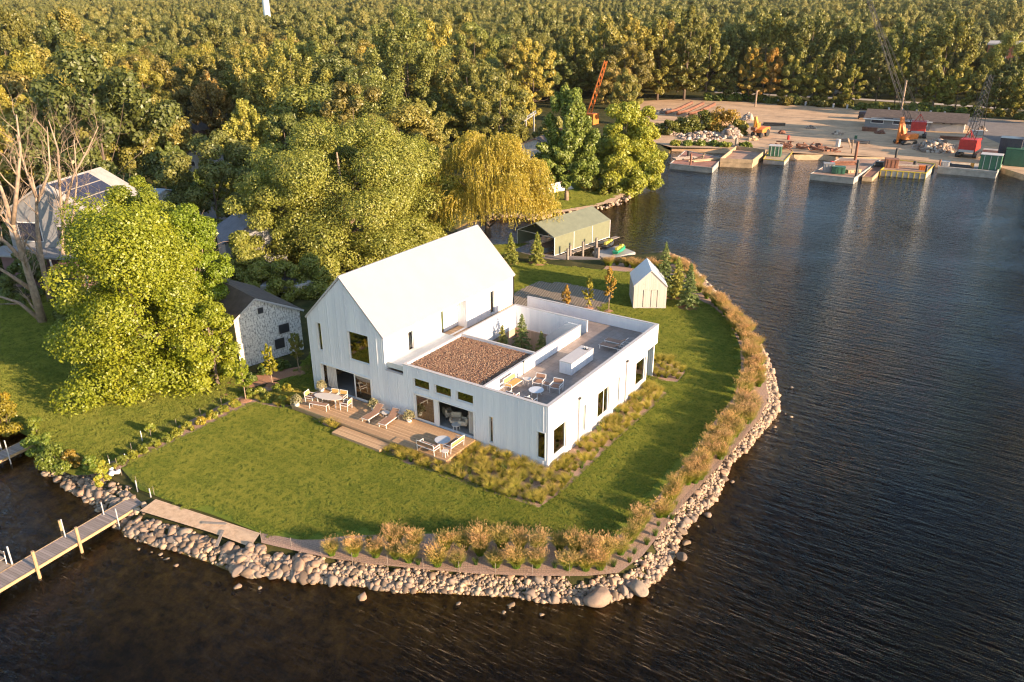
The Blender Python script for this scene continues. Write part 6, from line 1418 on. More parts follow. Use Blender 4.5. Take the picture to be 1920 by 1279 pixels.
# --- bare trees
def limb(mb, rng, p, d, L, r, depth, up=.25, n=5, sp=.6):
    pts = [tuple(p)]; rad = [r]; q = np.array(p, float); d = np.array(d, float)/np.linalg.norm(d)
    for i in range(n):
        d = d+rng.normal(0, .16, 3)+np.array([0, 0, up*.12]); d /= np.linalg.norm(d); q = q+d*L/n; pts.append(tuple(q)); rad.append(r*(1-(i+1)/n*.62))
        if depth > 0 and i >= 1 and rng.uniform() < .9:
            s = rng.normal(size=3); s -= d*(s @ d); s /= np.linalg.norm(s); nd = d*rng.uniform(.5, .9)+s*sp; nd[2] += up
            limb(mb, rng, q, nd, L*rng.uniform(.45, .68), rad[-1]*.62, depth-1, up)
    mb.tube(pts, rad, 5 if depth < 2 else 7)
def bare(name, lab, base, chains, r, depth=3, seed=1, mat='bark_pale'):
    rg = np.random.default_rng(seed); b = g(*base); t = thing(name, lab, 'tree', b); mb = MB()
    tk = MB()
    for ci, ch in enumerate(chains):
        W3 = [np.array(hv(b, *p))-np.array(b) for p in ch]; n = len(W3)
        off = rg.uniform(-1.5, 1.5) if ci else 0
        for i, w_ in enumerate(W3): w_ += np.array([_hf[0], _hf[1], 0])*off*i/n
        rr_ = [r*(1 if ci == 0 else .55)*(1-.75*i/(n-1)) for i in range(n)]
        (tk if ci == 0 else mb).tube([tuple(w_) for w_ in W3], rr_, 8)
        for i in range(1, n):
            for k in range(3 if i > 1 else 1):
                d = W3[i]-W3[i-1]; d /= np.linalg.norm(d); s = rg.normal(size=3); s -= d*(s @ d); s /= np.linalg.norm(s); tt = rg.uniform(0, 1); p = W3[i-1]*(1-tt)+W3[i]*tt
                nd = d*.7+s*.8; nd[2] += .35; limb(mb, rg, p, nd, rg.uniform(2.0, 3.8), rr_[i]*.36+.012, depth-1, .35)
    tk.build('trunk', mat, t, smooth=True); mb.build('branches', mat, t, smooth=True)
bare('bare_tree', 'big bare pale tree at the left edge, its trunk leaning out over the dark lawn', (80, 604), [[(80, 604), (62, 540), (40, 470), (24, 420), (16, 400)], [(24, 420), (32, 350), (38, 280), (30, 215)], [(20, 408), (0, 360), (-25, 300)], [(45, 490), (10, 455), (-30, 430)], [(62, 545), (20, 510), (-20, 480)], [(76, 600), (40, 565), (-10, 545)]], .42, 3, 5)
bare('bare_tree', 'middle bare pale tree standing before the metal-roofed house', (95, 566), [[(95, 566), (80, 500), (70, 430), (68, 370), (60, 330)], [(68, 370), (50, 310), (40, 250)], [(70, 380), (90, 320), (80, 240)]], .3, 3, 9)
bare('bare_tree', 'right-hand bare pale tree with a fan of limbs before the metal-roofed house', (120, 540), [[(120, 540), (118, 470), (118, 420), (112, 350), (110, 290)], [(112, 350), (108, 280), (90, 225)], [(122, 460), (140, 400), (148, 340), (145, 260)], [(125, 470), (160, 430), (200, 400), (232, 370)], [(118, 400), (135, 330), (160, 280), (175, 240)], [(124, 480), (150, 440), (190, 428)]], .28, 3, 13)
bare('dead_pole_tree', 'thin dead stem sticking up at the right shoulder of the maple, left one', (380, 560), [[(380, 560), (384, 500), (378, 460), (368, 418)]], .09, 1, 3)
bare('dead_pole_tree', 'thin dead stem sticking up at the right shoulder of the maple, right one', (392, 560), [[(392, 560), (389, 500), (386, 440)]], .09, 1, 4)
# ================================================================ NEIGHBOUR BUILDINGS
def gable_house(name, label, base, an, w, d, he, hr, wallm, roofm, wins=(), over=.25, cat='house', ridge='y', loc=None, doors=()):
    "gabled building; origin at its front left corner, local x along the front, ridge along local y"
    b = loc or g(*base); t = thing(name, label, cat, b, an)
    s = MB()
    if ridge == 'y':
        s.extr([(0, 0), (w, 0), (w, he), (w/2, hr), (0, he)], 'y', 0, d); s.build('wall', wallm, t)
        r_ = MB(); k = (hr-he)/(w/2)
        r_.extr([(-over, he-over*k+.03), (w/2, hr+.03), (w+over, he-over*k+.03), (w+over, he-over*k+.18), (w/2, hr+.2), (-over, he-over*k+.18)], 'y', -over, d+over); r_.build('roof', roofm, t)
    else:
        s.extr([(0, 0), (d, 0), (d, he), (d/2, hr), (0, he)], 'x', 0, w); s.build('wall', wallm, t)
        r_ = MB(); k = (hr-he)/(d/2)
        r_.extr([(-over, he-over*k+.03), (d/2, hr+.03), (d+over, he-over*k+.03), (d+over, he-over*k+.18), (d/2, hr+.2), (-over, he-over*k+.18)], 'x', -over, w+over); r_.build('roof', roofm, t)
    for side, u0, u1, z0, z1 in wins:
        f = MB(); p = MB()
        if side == 'f': f.box(u0-.08, u1+.08, -.06, -.003, z0-.08, z1+.08); p.box(u0, u1, -.075, -.063, z0, z1)
        elif side == 'r': f.box(w+.003, w+.06, u0-.08, u1+.08, z0-.08, z1+.08); p.box(w+.063, w+.075, u0, u1, z0, z1)
        fo = f.build('window', 'frame', t); p.build('pane', 'solar', fo)
    return t
# old barn beside the gable: corners from the photo
bl0, bl1 = g(452, 692), g(570, 655); an = math.atan2(bl1[1]-bl0[1], bl1[0]-bl0[0]); bw_ = math.dist(bl0[:2], bl1[:2])
he_l = height_at(bl0, 448, 601); hr_ = height_at(ctr(bl0, bl1, 0), 480, 575); he_r = height_at(bl1, 567, 583)
print('barn', bw_, he_l, hr_, he_r)
t = thing('old_barn', 'old white barn with peeling paint and a sagging brown roof beside the gable', 'barn', bl0, an)
hr2 = max(he_l, he_r)+1.3; xr = bw_*.33
s = MB(); s.extr([(0, 0), (bw_, 0), (bw_, he_r), (xr, hr2), (0, he_l)], 'y', 0, 8.5); s.build('wall', 'peel', t)
s = MB(); s.extr([(-.4, he_l-.3), (xr, hr2+.03), (bw_+.3, he_r-.08), (bw_+.3, he_r+.1), (xr, hr2+.22), (-.4, he_l-.12)], 'y', -.2, 8.8); s.build('roof', 'shingle', t)
s = MB(); s.bar((-.4, -.24, he_l-.2), (xr, -.24, hr2+.12), .05, .16); s.bar((bw_+.3, -.24, he_r+.02), (xr, -.24, hr2+.12), .05, .16); s.build('rake_trim', 'house_white', t)
for (u0, u1, z0, z1, lab) in ((bw_*.36, bw_*.44, hr2-1.3, hr2-.8, 0), (bw_*.64, bw_*.80, 2.1, 2.9, 1), (bw_*.55, bw_*.70, .8, 1.7, 1)):
    fo = MB().box(u0-.07, u1+.07, -.05, -.003, z0-.07, z1+.07).build('window', 'house_white', t); MB().box(u0, u1, -.065, -.053, z0, z1).build('pane', 'dark', fo)
# metal roofed house with solar panels, left
lb = g(70, 515); t = gable_house('lakeside_house', 'grey two-storey house with a pale metal roof and dark panels behind the bare trees', None, .35, 9.5, 9, 6.0, 8.4, 'house_grey', 'concrete', [('f', 1.2, 3.6, 3.6, 5.2), ('f', 5.5, 7.6, 3.4, 5.0), ('r', 2, 4, 3.6, 5), ('f', 1.5, 3.0, .9, 2.2), ('f', 5.5, 7.0, .9, 2.2)], loc=(lb[0]-3.5, lb[1]-1, 0))
sl_ = MB()
t.location = g(40, 522); t.rotation_euler[2] = .42; t.scale = (1.1, 1.1, 1.25)
w_, d_, he_, hr_ = 9.5, 9, 6.0, 8.4; k_ = (hr_-he_)/(w_/2)
for i in range(3):
    for j in range(3):
        x0 = .5+i*1.35; x1 = x0+1.25; y0 = .8+j*2.0; y1 = y0+1.9
        sl_.add([(w_-x0, y0, he_+x0*k_+.26), (w_-x1, y0, he_+x1*k_+.26), (w_-x1, y1, he_+x1*k_+.26), (w_-x0, y1, he_+x0*k_+.26)], [(0, 1, 2, 3)]); sl_.add([(x0, y0, he_+x0*k_+.26), (x1, y0, he_+x1*k_+.26), (x1, y1, he_+x1*k_+.26), (x0, y1, he_+x0*k_+.26)], [(0, 1, 2, 3)])
sl_.build('solar_panel_array', 'solar', t)
s = MB(); s.box(-1.0, 10, -3.2, -.1, 2.9, 3.05); s.build('balcony', 'house_grey', t)
s = MB(); s.box(.5, 9.0, -2.4, -.1, 0, 2.88); s.build('ground_storey', 'plum', t)
for x in (-.9, 3, 6.5, 9.9): MB().bar((x, -3.1, 0), (x, -3.1, 2.9), .14).build('post', 'frame', t)
# blue-grey roofed cottage and the dark roof behind it
t = gable_house('cottage', 'grey cottage with a slate-blue roof peeping between maple and ash', (432, 528), 1.05, 6.5, 7, 4.4, 6.2, 'house_grey', 'shingle_blue', [('f', 1.2, 2.2, 2.6, 3.8), ('f', 4.0, 5.0, 2.6, 3.8), ('r', 1.5, 2.6, 1.2, 2.4), ('f', 1.4, 2.4, .8, 1.9)])
t = gable_house('small_white_shed', 'small white shed with a dark roof by the lane', (348, 322), .25, 4.4, 5.5, 2.6, 4.0, 'house_white', 'shingle', [('f', 1.6, 2.4, 1.2, 2.0)], cat='shed')
t = gable_house('brown_cabin', 'brown cabin in the shade at the far lane', (320, 262), .1, 9, 6, 2.4, 3.8, 'plum', 'shingle', [], cat='cabin')
t = gable_house('trailer_house', 'long pale low house seen over the maple', (150, 405), .3, 13, 6, 3.0, 3.9, 'house_white', 'steel_roof', [], ridge='x')
# promontory house with deck and steps
t = gable_house('promontory_house', 'white house with a brick chimney behind the willow on the promontory', (958, 335), .18, 9, 8, 5.2, 7.0, 'house_white', 'shingle', [('f', 1, 2.2, 2.8, 4.2), ('f', 3.8, 5.2, 2.8, 4.2), ('f', 6.5, 7.8, 2.8, 4.2), ('r', 1, 2.2, 2.8, 4.2), ('r', 3.4, 5.0, 2.8, 4.2)])
MB().box(6.8, 7.6, 4.6, 5.4, 6.5, 8.2).build('chimney', 'brick', t)
s0_ = g(1018, 366); s1_ = g(1076, 355); an = math.atan2(s1_[1]-s0_[1], s1_[0]-s0_[0]); L_ = math.dist(s0_[:2], s1_[:2])
t = thing('porch_steps', 'wide white porch steps on the promontory lawn', 'steps', s0_, an)
for i in range(5): MB().box(0, L_, i*.42, i*.42+.42, 0, .22*(i+1)).build('step', 'frame', t)
t = thing('porch', 'brown porch floor with white posts above the wide steps', 'porch', s0_, an)
MB().box(-3, L_+.2, 2.15, 7.0, .8, 1.1).build('porch_floor', 'tanwood', t)
for x in (-2.8, .2, L_): MB().bar((x, 2.3, 1.1), (x, 2.3, 3.4), .16).build('post', 'frame', t)
b = g(1032, 352); t = thing('patio_umbrella', 'closed teal umbrella on the promontory porch', 'umbrella', (b[0], b[1], 1.1)); MB().bar((0, 0, 0), (0, 0, 2.4), .06).build('pole', 'dark', t); MB().lathe([(.45, 1.3), (.62, 1.45), (.3, 2.0), (.05, 2.5)], n=10).build('canopy', 'teal', t)
# roof frame on posts behind the promontory
b = g(978, 262); t = thing('metal_frame_stand', 'raised slanting metal frame on posts above the willow', 'stand', b); zt = height_at(b, 978, 238)
A_ = np.array(hv(b, 968, 238))-np.array(b); B_ = np.array(hv(b, 1005, 212))-np.array(b); dv = np.array([_hf[0], _hf[1], 0])*4
s = MB()
for k in range(8):
    p = A_+(B_-A_)*k/7; s.bar(tuple(p), tuple(p+dv), .12)
s.bar(tuple(A_), tuple(B_), .22); s.bar(tuple(A_+dv), tuple(B_+dv), .22)
for k in (0.1, .5, .9):
    p = A_+(B_-A_)*k; s.bar((p[0], p[1], 0), tuple(p), .16); p = p+dv; s.bar((p[0], p[1], 0), tuple(p), .16)
s.build('frame', 'galv', t)
# boat clutter in the shade
b = g(538, 556); t = thing('trailered_boat', 'white boat on a trailer in the dark shade behind the old barn', 'boat', b, .5)
s = MB(); s.add([(-2.4, -.9, .7), (-2.4, .9, .7), (1.6, .9, .7), (2.8, 0, .9), (1.6, -.9, .7), (-2.3, -1.1, 1.5), (-2.3, 1.1, 1.5), (1.7, 1.1, 1.6), (3.1, 0, 1.75), (1.7, -1.1, 1.6)], [(4, 3, 2, 1, 0), (5, 6, 7, 8, 9), (0, 1, 6, 5), (1, 2, 7, 6), (2, 3, 8, 7), (3, 4, 9, 8), (4, 0, 5, 9)]); s.build('hull', 'house_white', t)
s = MB(); s.extr([(-.4, 1.6), (1.2, 1.62), (.7, 2.2), (-.2, 2.2)], 'y', -.7, .7); s.build('windscreen', 'solar', t); s = MB(); s.bar((-2.4, 0, .5), (4, 0, .5), .12)
s.lathe([(.32, -.1), (.32, .1)], (0, -1, .33), 12); s.build('trailer', 'dark', t)
# white pillar: water tower
b = g(506, 62); hh = 56; t = thing('water_tower', 'tall pale blue water tower pillar standing above the far woods', 'water tower', (b[0], b[1], 0))
b = (CAM[0]+ray(501, 30)[0]*520, CAM[1]+ray(501, 30)[1]*520, 0); t.location = b
M['tower'] = simple('pale_blue_paint', (.52, .60, .62), .5, .04, .1)
MB().lathe([(3.4, 0), (2.2, 5), (2.1, 44), (3.2, 50), (8, 54), (9, 58), (6, 63), (1, 65)], n=24).build('shaft', 'tower', t, smooth=True)
# brick building, upper right
b = g(1868, 152); t = thing('brick_building', 'long low red brick building with a flat pale roof at the upper right', 'building', (b[0], b[1], 0), .05)
z1 = height_at(b, 1868, 82)
s = MB(); s.box(-5, 60, 0, 25, 0, z1-.6); s.build('wall', 'brick', t); s = MB(); s.box(-5.4, 60.4, -.4, 25.4, z1-.6, z1); s.build('roof', 'concrete', t); s = MB(); s.box(16, 34, 4, 16, z1, z1+2.2); s.build('roof_unit', 'house_grey', t)
for x in range(-2, 58, 7): 
    fo = MB().box(x, x+3.4, -.05, -.003, z1*.45, z1*.72).build('window', 'frame', t); MB().box(x+.2, x+3.2, -.07, -.053, z1*.45+.15, z1*.72-.15).build('pane', 'solar', fo)
# ================================================================ THE YARD
def Y2(x, y): return (1480+x/4.364, 150+y/4.364)
def Y1(x, y): return (1180+x/5.053, 180+y/5.053)
o0 = g(*Y2(612, 385)); o1 = g(*Y2(1145, 418)); o2 = g(*Y2(1335, 402))
L1 = math.dist(o0[:2], o1[:2]); an = math.atan2(o1[1]-o0[1], o1[0]-o0[0]); ho = height_at(o0, *Y2(625, 312))
t = thing('yard_office', 'long low grey office with a brown roof and white windows in the dirt yard', 'building', o0, an)
dd_ = 8.5
s = MB(); s.extr([(0, 0), (dd_, 0), (dd_, ho), (dd_/2, ho+1.5), (0, ho)], 'x', 0, L1); s.build('wall', 'house_grey', t)
s = MB(); s.extr([(-.5, ho-.12), (dd_/2, ho+1.55), (dd_+.5, ho-.12), (dd_+.5, ho+.05), (dd_/2, ho+1.75), (-.5, ho+.05)], 'x', -.4, L1+7.5); s.build('roof', 'shingle', t)
s = MB(); s.box(-.4, L1+.4, -.62, -.505, ho-.2, ho+.08); s.build('fascia', 'frame', t)
s = MB(); s.extr([(.5, 0), (dd_-.5, 0), (dd_-.5, ho-.1), (dd_/2, ho+1.3), (.5, ho-.1)], 'x', L1+.01, L1+7); s.build('garage', 'house_white', t)
for u0, u1 in ((1.4, 4.0), (L1*.44, L1*.44+1.8), (L1*.62, L1*.62+1.8), (L1*.86, L1*.86+1.3)):
    fo = MB().box(u0-.15, u1+.15, -.06, -.003, 1.0, 2.35).build('window', 'frame', t); MB().box(u0, u1, -.075, -.063, 1.15, 2.2).build('pane', 'solar', fo)
gd = MB().box(L1+1.2, L1+5.6, .44, .495, .05, 2.3).build('garage_door', 'house_white', t)
for x in (L1+2.4, L1+4.0): MB().box(x, x+.5, .42, .435, 1.7, 2.0).build('pane', 'dark', gd)
# machines
def tracks(t, L, w, h=.7, gap=1.3):
    for y in (-gap-w/2, gap-w/2):
        s = MB(); n = 8; pr = [(-L/2+h/2*(1-math.cos(a)), h/2+h/2*math.sin(a)) for a in ()]
        pts = [( L/2-h/2+h/2*math.cos(a), h/2+h/2*math.sin(a)) for a in np.linspace(-PI/2, PI/2, 7)]+[(-L/2+h/2+h/2*math.cos(a), h/2+h/2*math.sin(a)) for a in np.linspace(PI/2, 3*PI/2, 7)]
        s.extr(pts, 'y', y, y+w); s.build('track', 'dark', t)
def lattice(mb, a, b, w, n, r=.07):
    a = Vector(a); b = Vector(b); d = (b-a).normalized(); x = d.cross(Vector((0, 0, 1))).normalized(); y = x.cross(d)
    cs = [(-1, -1), (1, -1), (1, 1), (-1, 1)]; tp = lambda t: w*(1-.35*t)/2
    P_ = [[a+(b-a)*t+x*i*tp(t)+y*j*tp(t) for i, j in cs] for t in np.linspace(0, 1, n+1)]
    for k in range(4): mb.bar(P_[0][k], P_[-1][k], r)
    for i in range(n):
        for k in range(4): mb.bar(P_[i][k], P_[i+1][(k+1) % 4], r*.6)
def crane(name, label, base, an, cabm, boom_px, bw2=1.3, br=.12, bmt='rust'):
    b = g(*base); t = thing(name, label, 'crane', b, an); tracks(t, 4.6, .75, .95, 1.5)
    s = MB(); s.box(-2.6, 1.6, -1.5, 1.5, 1.1, 1.35); s.build('turntable', 'dark', t)
    s = MB(); s.extr([(-2.6, 1.35), (1.2, 1.35), (1.2, 3.0), (.4, 3.5), (-2.6, 3.5)], 'y', -1.5, 1.5); s.build('engine_house', cabm, t, bevel=.08)
    s = MB(); s.box(-2.9, -2.62, -1.3, 1.3, 1.15, 1.6); s.build('counterweight', 'house_white', t)
    s = MB(); s.extr([(1.22, 1.35), (2.3, 1.35), (2.3, 2.6), (1.9, 3.4), (1.22, 3.4)], 'y', -1.5, -.3); s.build('cab', cabm, t, bevel=.05)
    MB().box(1.3, 2.2, -1.53, -1.505, 2.1, 3.1).build('cab_window', 'solar', t)
    inv = Matrix.Rotation(-an, 3, 'Z')
    def lw(p): return inv @ (Vector(p)-Vector(b))
    pts = [lw(hv(b, *p)) for p in boom_px]; m_ = MB(); lattice(m_, pts[0], pts[1], bw2, 14, br); m_.build('boom', bmt, t)
    c_ = MB(); top = pts[1]; gantry = Vector((-2.2, 0, 5.2)); c_.bar((-2.2, -1, 3.5), gantry, .12); c_.bar((-2.2, 1, 3.5), gantry, .12); c_.bar((0, 0, 3.5), gantry, .1); c_.build('gantry', cabm, t)
    c_ = MB(); c_.bar(gantry, top, .05); c_.bar((gantry[0], gantry[1]+.4, gantry[2]), top, .05)
    if len(pts) > 2: c_.bar(top, pts[2], .05); c_.bar(top+Vector((.3, 0, 0)), pts[2]+Vector((.3, 0, 0)), .05)
    c_.build('cable', 'dark', t); return t
crane('crawler_crane', 'red crawler crane before the office with its thin boom reaching out of the picture', Y2(1040, 465), PI/2+.15, 'red', [Y2(985, 360), (1625, -14), (1690, 205)], bw2=1.0, br=.07, bmt='dark')
crane('crawler_crane', 'bright red crawler crane with a dark lattice boom at the right side of the yard', Y2(1460, 625), PI/2-.1, 'red', [Y2(1475, 500), (1858, 140), (1842, 262)], bw2=1.3, br=.09, bmt='dark')
b = g(1104, 232); t = thing('red_boom', 'slim orange-red lattice boom sticking up among the trees above the promontory', 'crane', b); m_ = MB(); lattice(m_, (0, 0, 2.5), tuple(np.array(hv(b, 1136, 114))-np.array(b)), 1.0, 9, .13); m_.build('boom', 'orange', t); MB().box(-2, 2, -1.5, 1.5, 0, 2.6).build('engine_house', 'orange', t)
def excavator(label, base, an, joints, body='orange', armm='orange', sc=1.0, name='excavator', wheels=False):
    b = g(*base); t = thing(name, label, 'excavator', b, an)
    if wheels:
        for x, r_ in ((-1.3, .85), (1.4, .55)):
            for y in (-1.0, 1.0):
                s = MB(); s.extr([(x+r_*math.cos(a), r_+r_*math.sin(a)) for a in np.linspace(0, 2*PI, 15)[:-1]], 'y', y-.22, y+.22); s.build('wheel', 'rubber', t)
    else: tracks(t, 3.8, .6, .8, 1.15)
    s = MB(); s.extr([(-2.2, .95), (1.3, .95), (1.3, 1.7), (-.2, 2.1), (-2.2, 2.1)], 'y', -1.2, 1.2); s.build('body', body, t, bevel=.08)
    s = MB(); s.extr([(-.3, 2.1), (1.2, 1.7), (1.1, 3.0), (-.2, 3.1)], 'y', -1.15, -.15); s.build('cab', body, t, bevel=.04); MB().extr([(-.1, 2.15), (1.0, 1.9), (.95, 2.85), (-.05, 2.9)], 'y', -1.19, -1.155).build('cab_window', 'solar', t)
    inv = Matrix.Rotation(-an, 3, 'Z'); J = [inv @ (Vector(hv(b, *p))-Vector(b)) for p in joints]; off = Vector((0, .35, 0))
    m_ = MB(); m_.bar(J[0]+off, J[1]+off, .55, .8, w2=.4); m_.build('boom', armm, t); m_ = MB(); m_.bar(J[1]+off, J[2]+off, .42, .5, w2=.35); m_.build('stick', armm, t)
    m_ = MB(); q = J[2]+off; m_.extr([(q.x-.5, q.z-.6), (q.x+.5, q.z-.6), (q.x+.6, q.z+.1), (q.x-.2, q.z+.2)], 'y', q.y-.6, q.y+.6); m_.build('bucket', 'rust', t); m_ = MB(); m_.bar((J[0]+off)*.8+Vector((0, 0, .4)), J[1]*.5+J[0]*.5+off, .14); m_.build('ram', 'dark', t); return t
excavator('orange and yellow excavator with its arm folded down to the rubble near the barges', Y2(945, 520), PI+.9, [Y2(930, 440), Y2(915, 300), Y2(868, 525)])
excavator('orange backhoe loader parked beside the pale rubble pile', Y1(1235, 385), -PI/2-.2, [Y1(1200, 290), Y1(1185, 195), Y1(1172, 300)], 'orange', 'amber', name='backhoe_loader', wheels=True)
# dark off-roader parked at the office
b = g(*Y2(597, 318)); t = thing('off_road_car', 'dark boxy off-road car with a spare wheel parked at the end of the office', 'car', b, PI/2+.1)
s = MB(); s.extr([(-2.0, .5), (2.0, .5), (2.0, 1.15), (1.0, 1.2), (.6, 1.9), (-2.0, 1.9)], 'y', -.85, .85); s.build('body', 'solar', t, bevel=.06)
for x in (-1.3, 1.3):
    for y in (-.86, .86):
        s = MB(); s.extr([(x+.42*math.cos(a), .42+.42*math.sin(a)) for a in np.linspace(0, 2*PI, 15)[:-1]], 'y', y-.12, y+.12); s.build('wheel', 'rubber', t)
s = MB(); s.extr([(.4*math.cos(a), 1.15+.4*math.sin(a)) for a in np.linspace(0, 2*PI, 15)[:-1]], 'x', -2.26, -2.05); s.build('spare_wheel', 'rubber', t); MB().box(-1.9, .5, -.875, -.855, 1.3, 1.78).build('window', 'galv', t)
# barges: deck outline from photo corners (near-left, near-right, far-right, far-left)
def barge(label, px, mat_s, mat_d, fb=.9, rim=.12, rimm=None, ribs=0):
    P_ = [np.array(g(x, y, WZ+fb)[:2]) for x, y in px]; t = thing('barge', label, 'barge', (P_[0][0], P_[0][1], WZ)); Q_ = [tuple(p-P_[0]) for p in P_]
    s = MB(); s.prism(Q_, -.4, fb); s.build('hull', mat_s, t)
    c_ = np.mean(np.array(Q_), 0); I_ = [tuple(c_+(np.array(q)-c_)*.965) for q in Q_]; s = MB(); s.prism(I_, fb+.004, fb+.02); s.build('deck', mat_d, t)
    if rim:
        s = MB()
        for i in range(4): s.bar((*Q_[i], fb+rim/2), (*Q_[(i+1) % 4], fb+rim/2), .16, rim)
        s.build('rim', rimm or mat_s, t)
    if ribs:
        s = MB(); a, b_ = np.array(Q_[0]), np.array(Q_[1]); n = np.array([(b_-a)[1], -(b_-a)[0]]); n = n/np.linalg.norm(n)
        for i in range(ribs+1): p = a+(b_-a)*i/ribs+n*.05; s.bar((*p, -.3), (*p, fb), .12)
        s.build('hull_rib', 'yellow', t)
    return t, Q_, fb
def on(t, Q_, u, v, z): a, b_, c_, d_ = map(np.array, Q_); p = (a*(1-u)+b_*u)*(1-v)+(d_*(1-u)+c_*u)*v; return (t.location.x+p[0], t.location.y+p[1], WZ+z)
B1 = barge('red-decked barge, leftmost of the moored barges, with a small post', [Y1(385, 645), Y1(788, 685), Y1(880, 590), Y1(530, 520)], 'barge_side', 'barge_deck')
B2 = barge('open timber barge with raised wooden sides, second from the left', [Y1(860, 625), Y1(1165, 640), Y1(1290, 540), Y1(1010, 505)], 'barge_wood', 'barge_tan', .9, .7, 'barge_wood')
B3 = barge('small yellow-edged work barge with a windowed wheelhouse, third from the left', [Y1(1270, 600), Y1(1470, 620), Y1(1550, 530), Y1(1330, 520)], 'barge_side', 'barge_wood', .8, .12, 'yellow')
B4 = barge('long cluttered work barge, leftmost of the right-hand group', [Y2(172, 770), Y2(530, 805), Y2(745, 655), Y2(420, 640)], 'barge_side', 'barge_tan', 1.0, .1)
B5 = barge('narrow rusty barge squeezed between the cluttered barge and the ribbed one', [Y2(598, 795), Y2(680, 800), Y2(830, 660), Y2(750, 650)], 'barge_wood', 'rust', .7, .1)
B6 = barge('flat barge with yellow ribs along its pale side', [Y2(748, 738), Y2(1118, 765), Y2(1195, 690), Y2(860, 655)], 'barge_side', 'barge_tan', 1.0, .12, 'yellow', 8)
B7 = barge('long pale barge with a green cabin at its right end', [Y2(1215, 722), Y2(1695, 765), Y2(1735, 705), Y2(1235, 690)], 'barge_side', 'concrete', .9, .35, 'barge_side')
def crate(name, label, loc, sx, sy, sz, mat, an=0, cat='crate', lid=None):
    t = thing(name, label, cat, loc, an); MB().box(-sx/2, sx/2, -sy/2, sy/2, 0, sz).build('body', mat, t, bevel=.04); MB().box(-sx/2-.05, sx/2+.05, -sy/2-.05, sy/2+.05, sz+.003, sz+.1).build('lid', lid or mat, t)
    for k in (-.3, 0, .3): MB().box(sx*k-.05, sx*k+.05, -sy/2-.06, -sy/2-.003, .1, sz-.05).build('rib', lid or mat, t)
    return t
crate('wheelhouse', 'small green windowed wheelhouse on the yellow-edged barge', on(B3[0], B3[1], .38, .45, .82), 2.4, 2.0, 2.0, 'green', .2, 'cabin', 'house_white')
crate('deck_cabin', 'green cabin with a pale roof on the right end of the long pale barge', on(B7[0], B7[1], .84, .5, .92), 3.4, 2.4, 2.6, 'green', 0, 'cabin', 'house_white')
crate('winch_box', 'pale box at the water end of the cluttered barge', on(B4[0], B4[1], .28, .18, 1.02), 1.8, 1.6, 1.5, 'house_grey', .3)
crate('winch_box', 'green machine box beside the pale box on the cluttered barge', on(B4[0], B4[1], .52, .16, 1.02), 2.2, 1.5, 1.1, 'green', .3)
crate('engine_box', 'rusty engine block on the left edge of the ribbed barge', on(B6[0], B6[1], .13, .3, 1.02), 2.2, 1.8, 1.5, 'rust', .3)
crate('storage_container', 'dark blue-green container with a round drum at the right shore', g(*Y2(1780, 680)), 3.6, 3.0, 4.6, 'solar', 0, 'container')
crate('storage_container', 'green container at the far right edge of the shore', g(*Y2(1880, 700)), 5.0, 3.0, 3.0, 'green', 0, 'container')
crate('pallet_box', 'pale wooden box before the green cabin on the shore', g(*Y2(1655, 625)), 3.2, 2.0, 1.2, 'concrete', 0)
crate('pallet_box', 'small white box right of the office garage', g(*Y2(1530, 450)), 2.4, 1.6, .9, 'house_white', .2)
crate('pallet_box', 'low brown box at the office wall', g(*Y2(655, 418)), 3.2, 1.2, .8, 'rust', .05)
crate('plank_stack', 'stack of light boards lying on the cluttered barge', on(B4[0], B4[1], .8, .25, 1.02), 2.6, 1.2, .5, 'barge_wood', .8, 'stack')
for i, (b, tp, w_, mt, lab) in enumerate(((on(B1[0], B1[1], .47, .05, .9), Y1(585, 545), .35, 'rust', 'short rusty spud post on the red-decked barge'), (on(B4[0], B4[1], .42, .92, 1.0), Y2(418, 505), .5, 'rust', 'tall rusty spud pile at the shore end of the cluttered barge'), (on(B4[0], B4[1], .98, .1, 1.0), Y2(546, 655), .45, 'dark', 'dark spud pile at the water end of the cluttered barge'), (on(B6[0], B6[1], .05, .9, 1.0), Y2(852, 560), .45, 'dark', 'tall dark spud pile at the shore end of the ribbed barge'), (on(B6[0], B6[1], .98, .1, 1.0), Y2(1126, 700), .45, 'dark', 'short dark spud at the right corner of the ribbed barge'), (on(B7[0], B7[1], .01, .3, .9), Y2(1215, 650), .3, 'rust', 'rusty pile between the ribbed barge and the long pale barge'), (g(*Y1(1010, 480)), Y1(1015, 395), .55, 'greywood', 'thick stump post on the shore behind the timber barge'), (g(*Y1(1112, 465)), Y1(1112, 425), .3, 'greywood', 'short stump post on the shore right of the thick one'))):
    post(b, tp, w_, mt, lab, 'spud_pile', 'pile', zb=-2.0 if i in (5,) else None)
b = g(*Y2(520, 600)); t = thing('forked_pole', 'pair of pale crossed poles standing at the shore end of the cluttered barge', 'poles', b); s = MB()
for a_, c_ in ((Y2(505, 560), Y2(480, 475)), (Y2(510, 600), Y2(518, 490))): s.bar(tuple(np.array(hv(b, *a_))-np.array(b)), tuple(np.array(hv(b, *c_))-np.array(b)), .28)
s.build('pole', 'bark_pale', t)
b = g(*Y2(395, 545)); post(b, Y2(397, 485), .9, 'house_white', 'upright white float leaning at the shore', 'float', 'float')
b = on(B1[0], B1[1], .72, .55, .95); t = thing('timber_frame', 'pale timber frame lying on the red-decked barge', 'timber', b); s = MB()
for k in range(2): s.bar((-2.5+k, -3, .15), (1.5+k, 3, .15), .25)
s.bar((-1, 0, .1), (-.5, 0, 1.4), .2); s.bar((-2, -1.5, .3), (0, -1.8, 1.2), .2); s.build('timber', 'barge_wood', t)
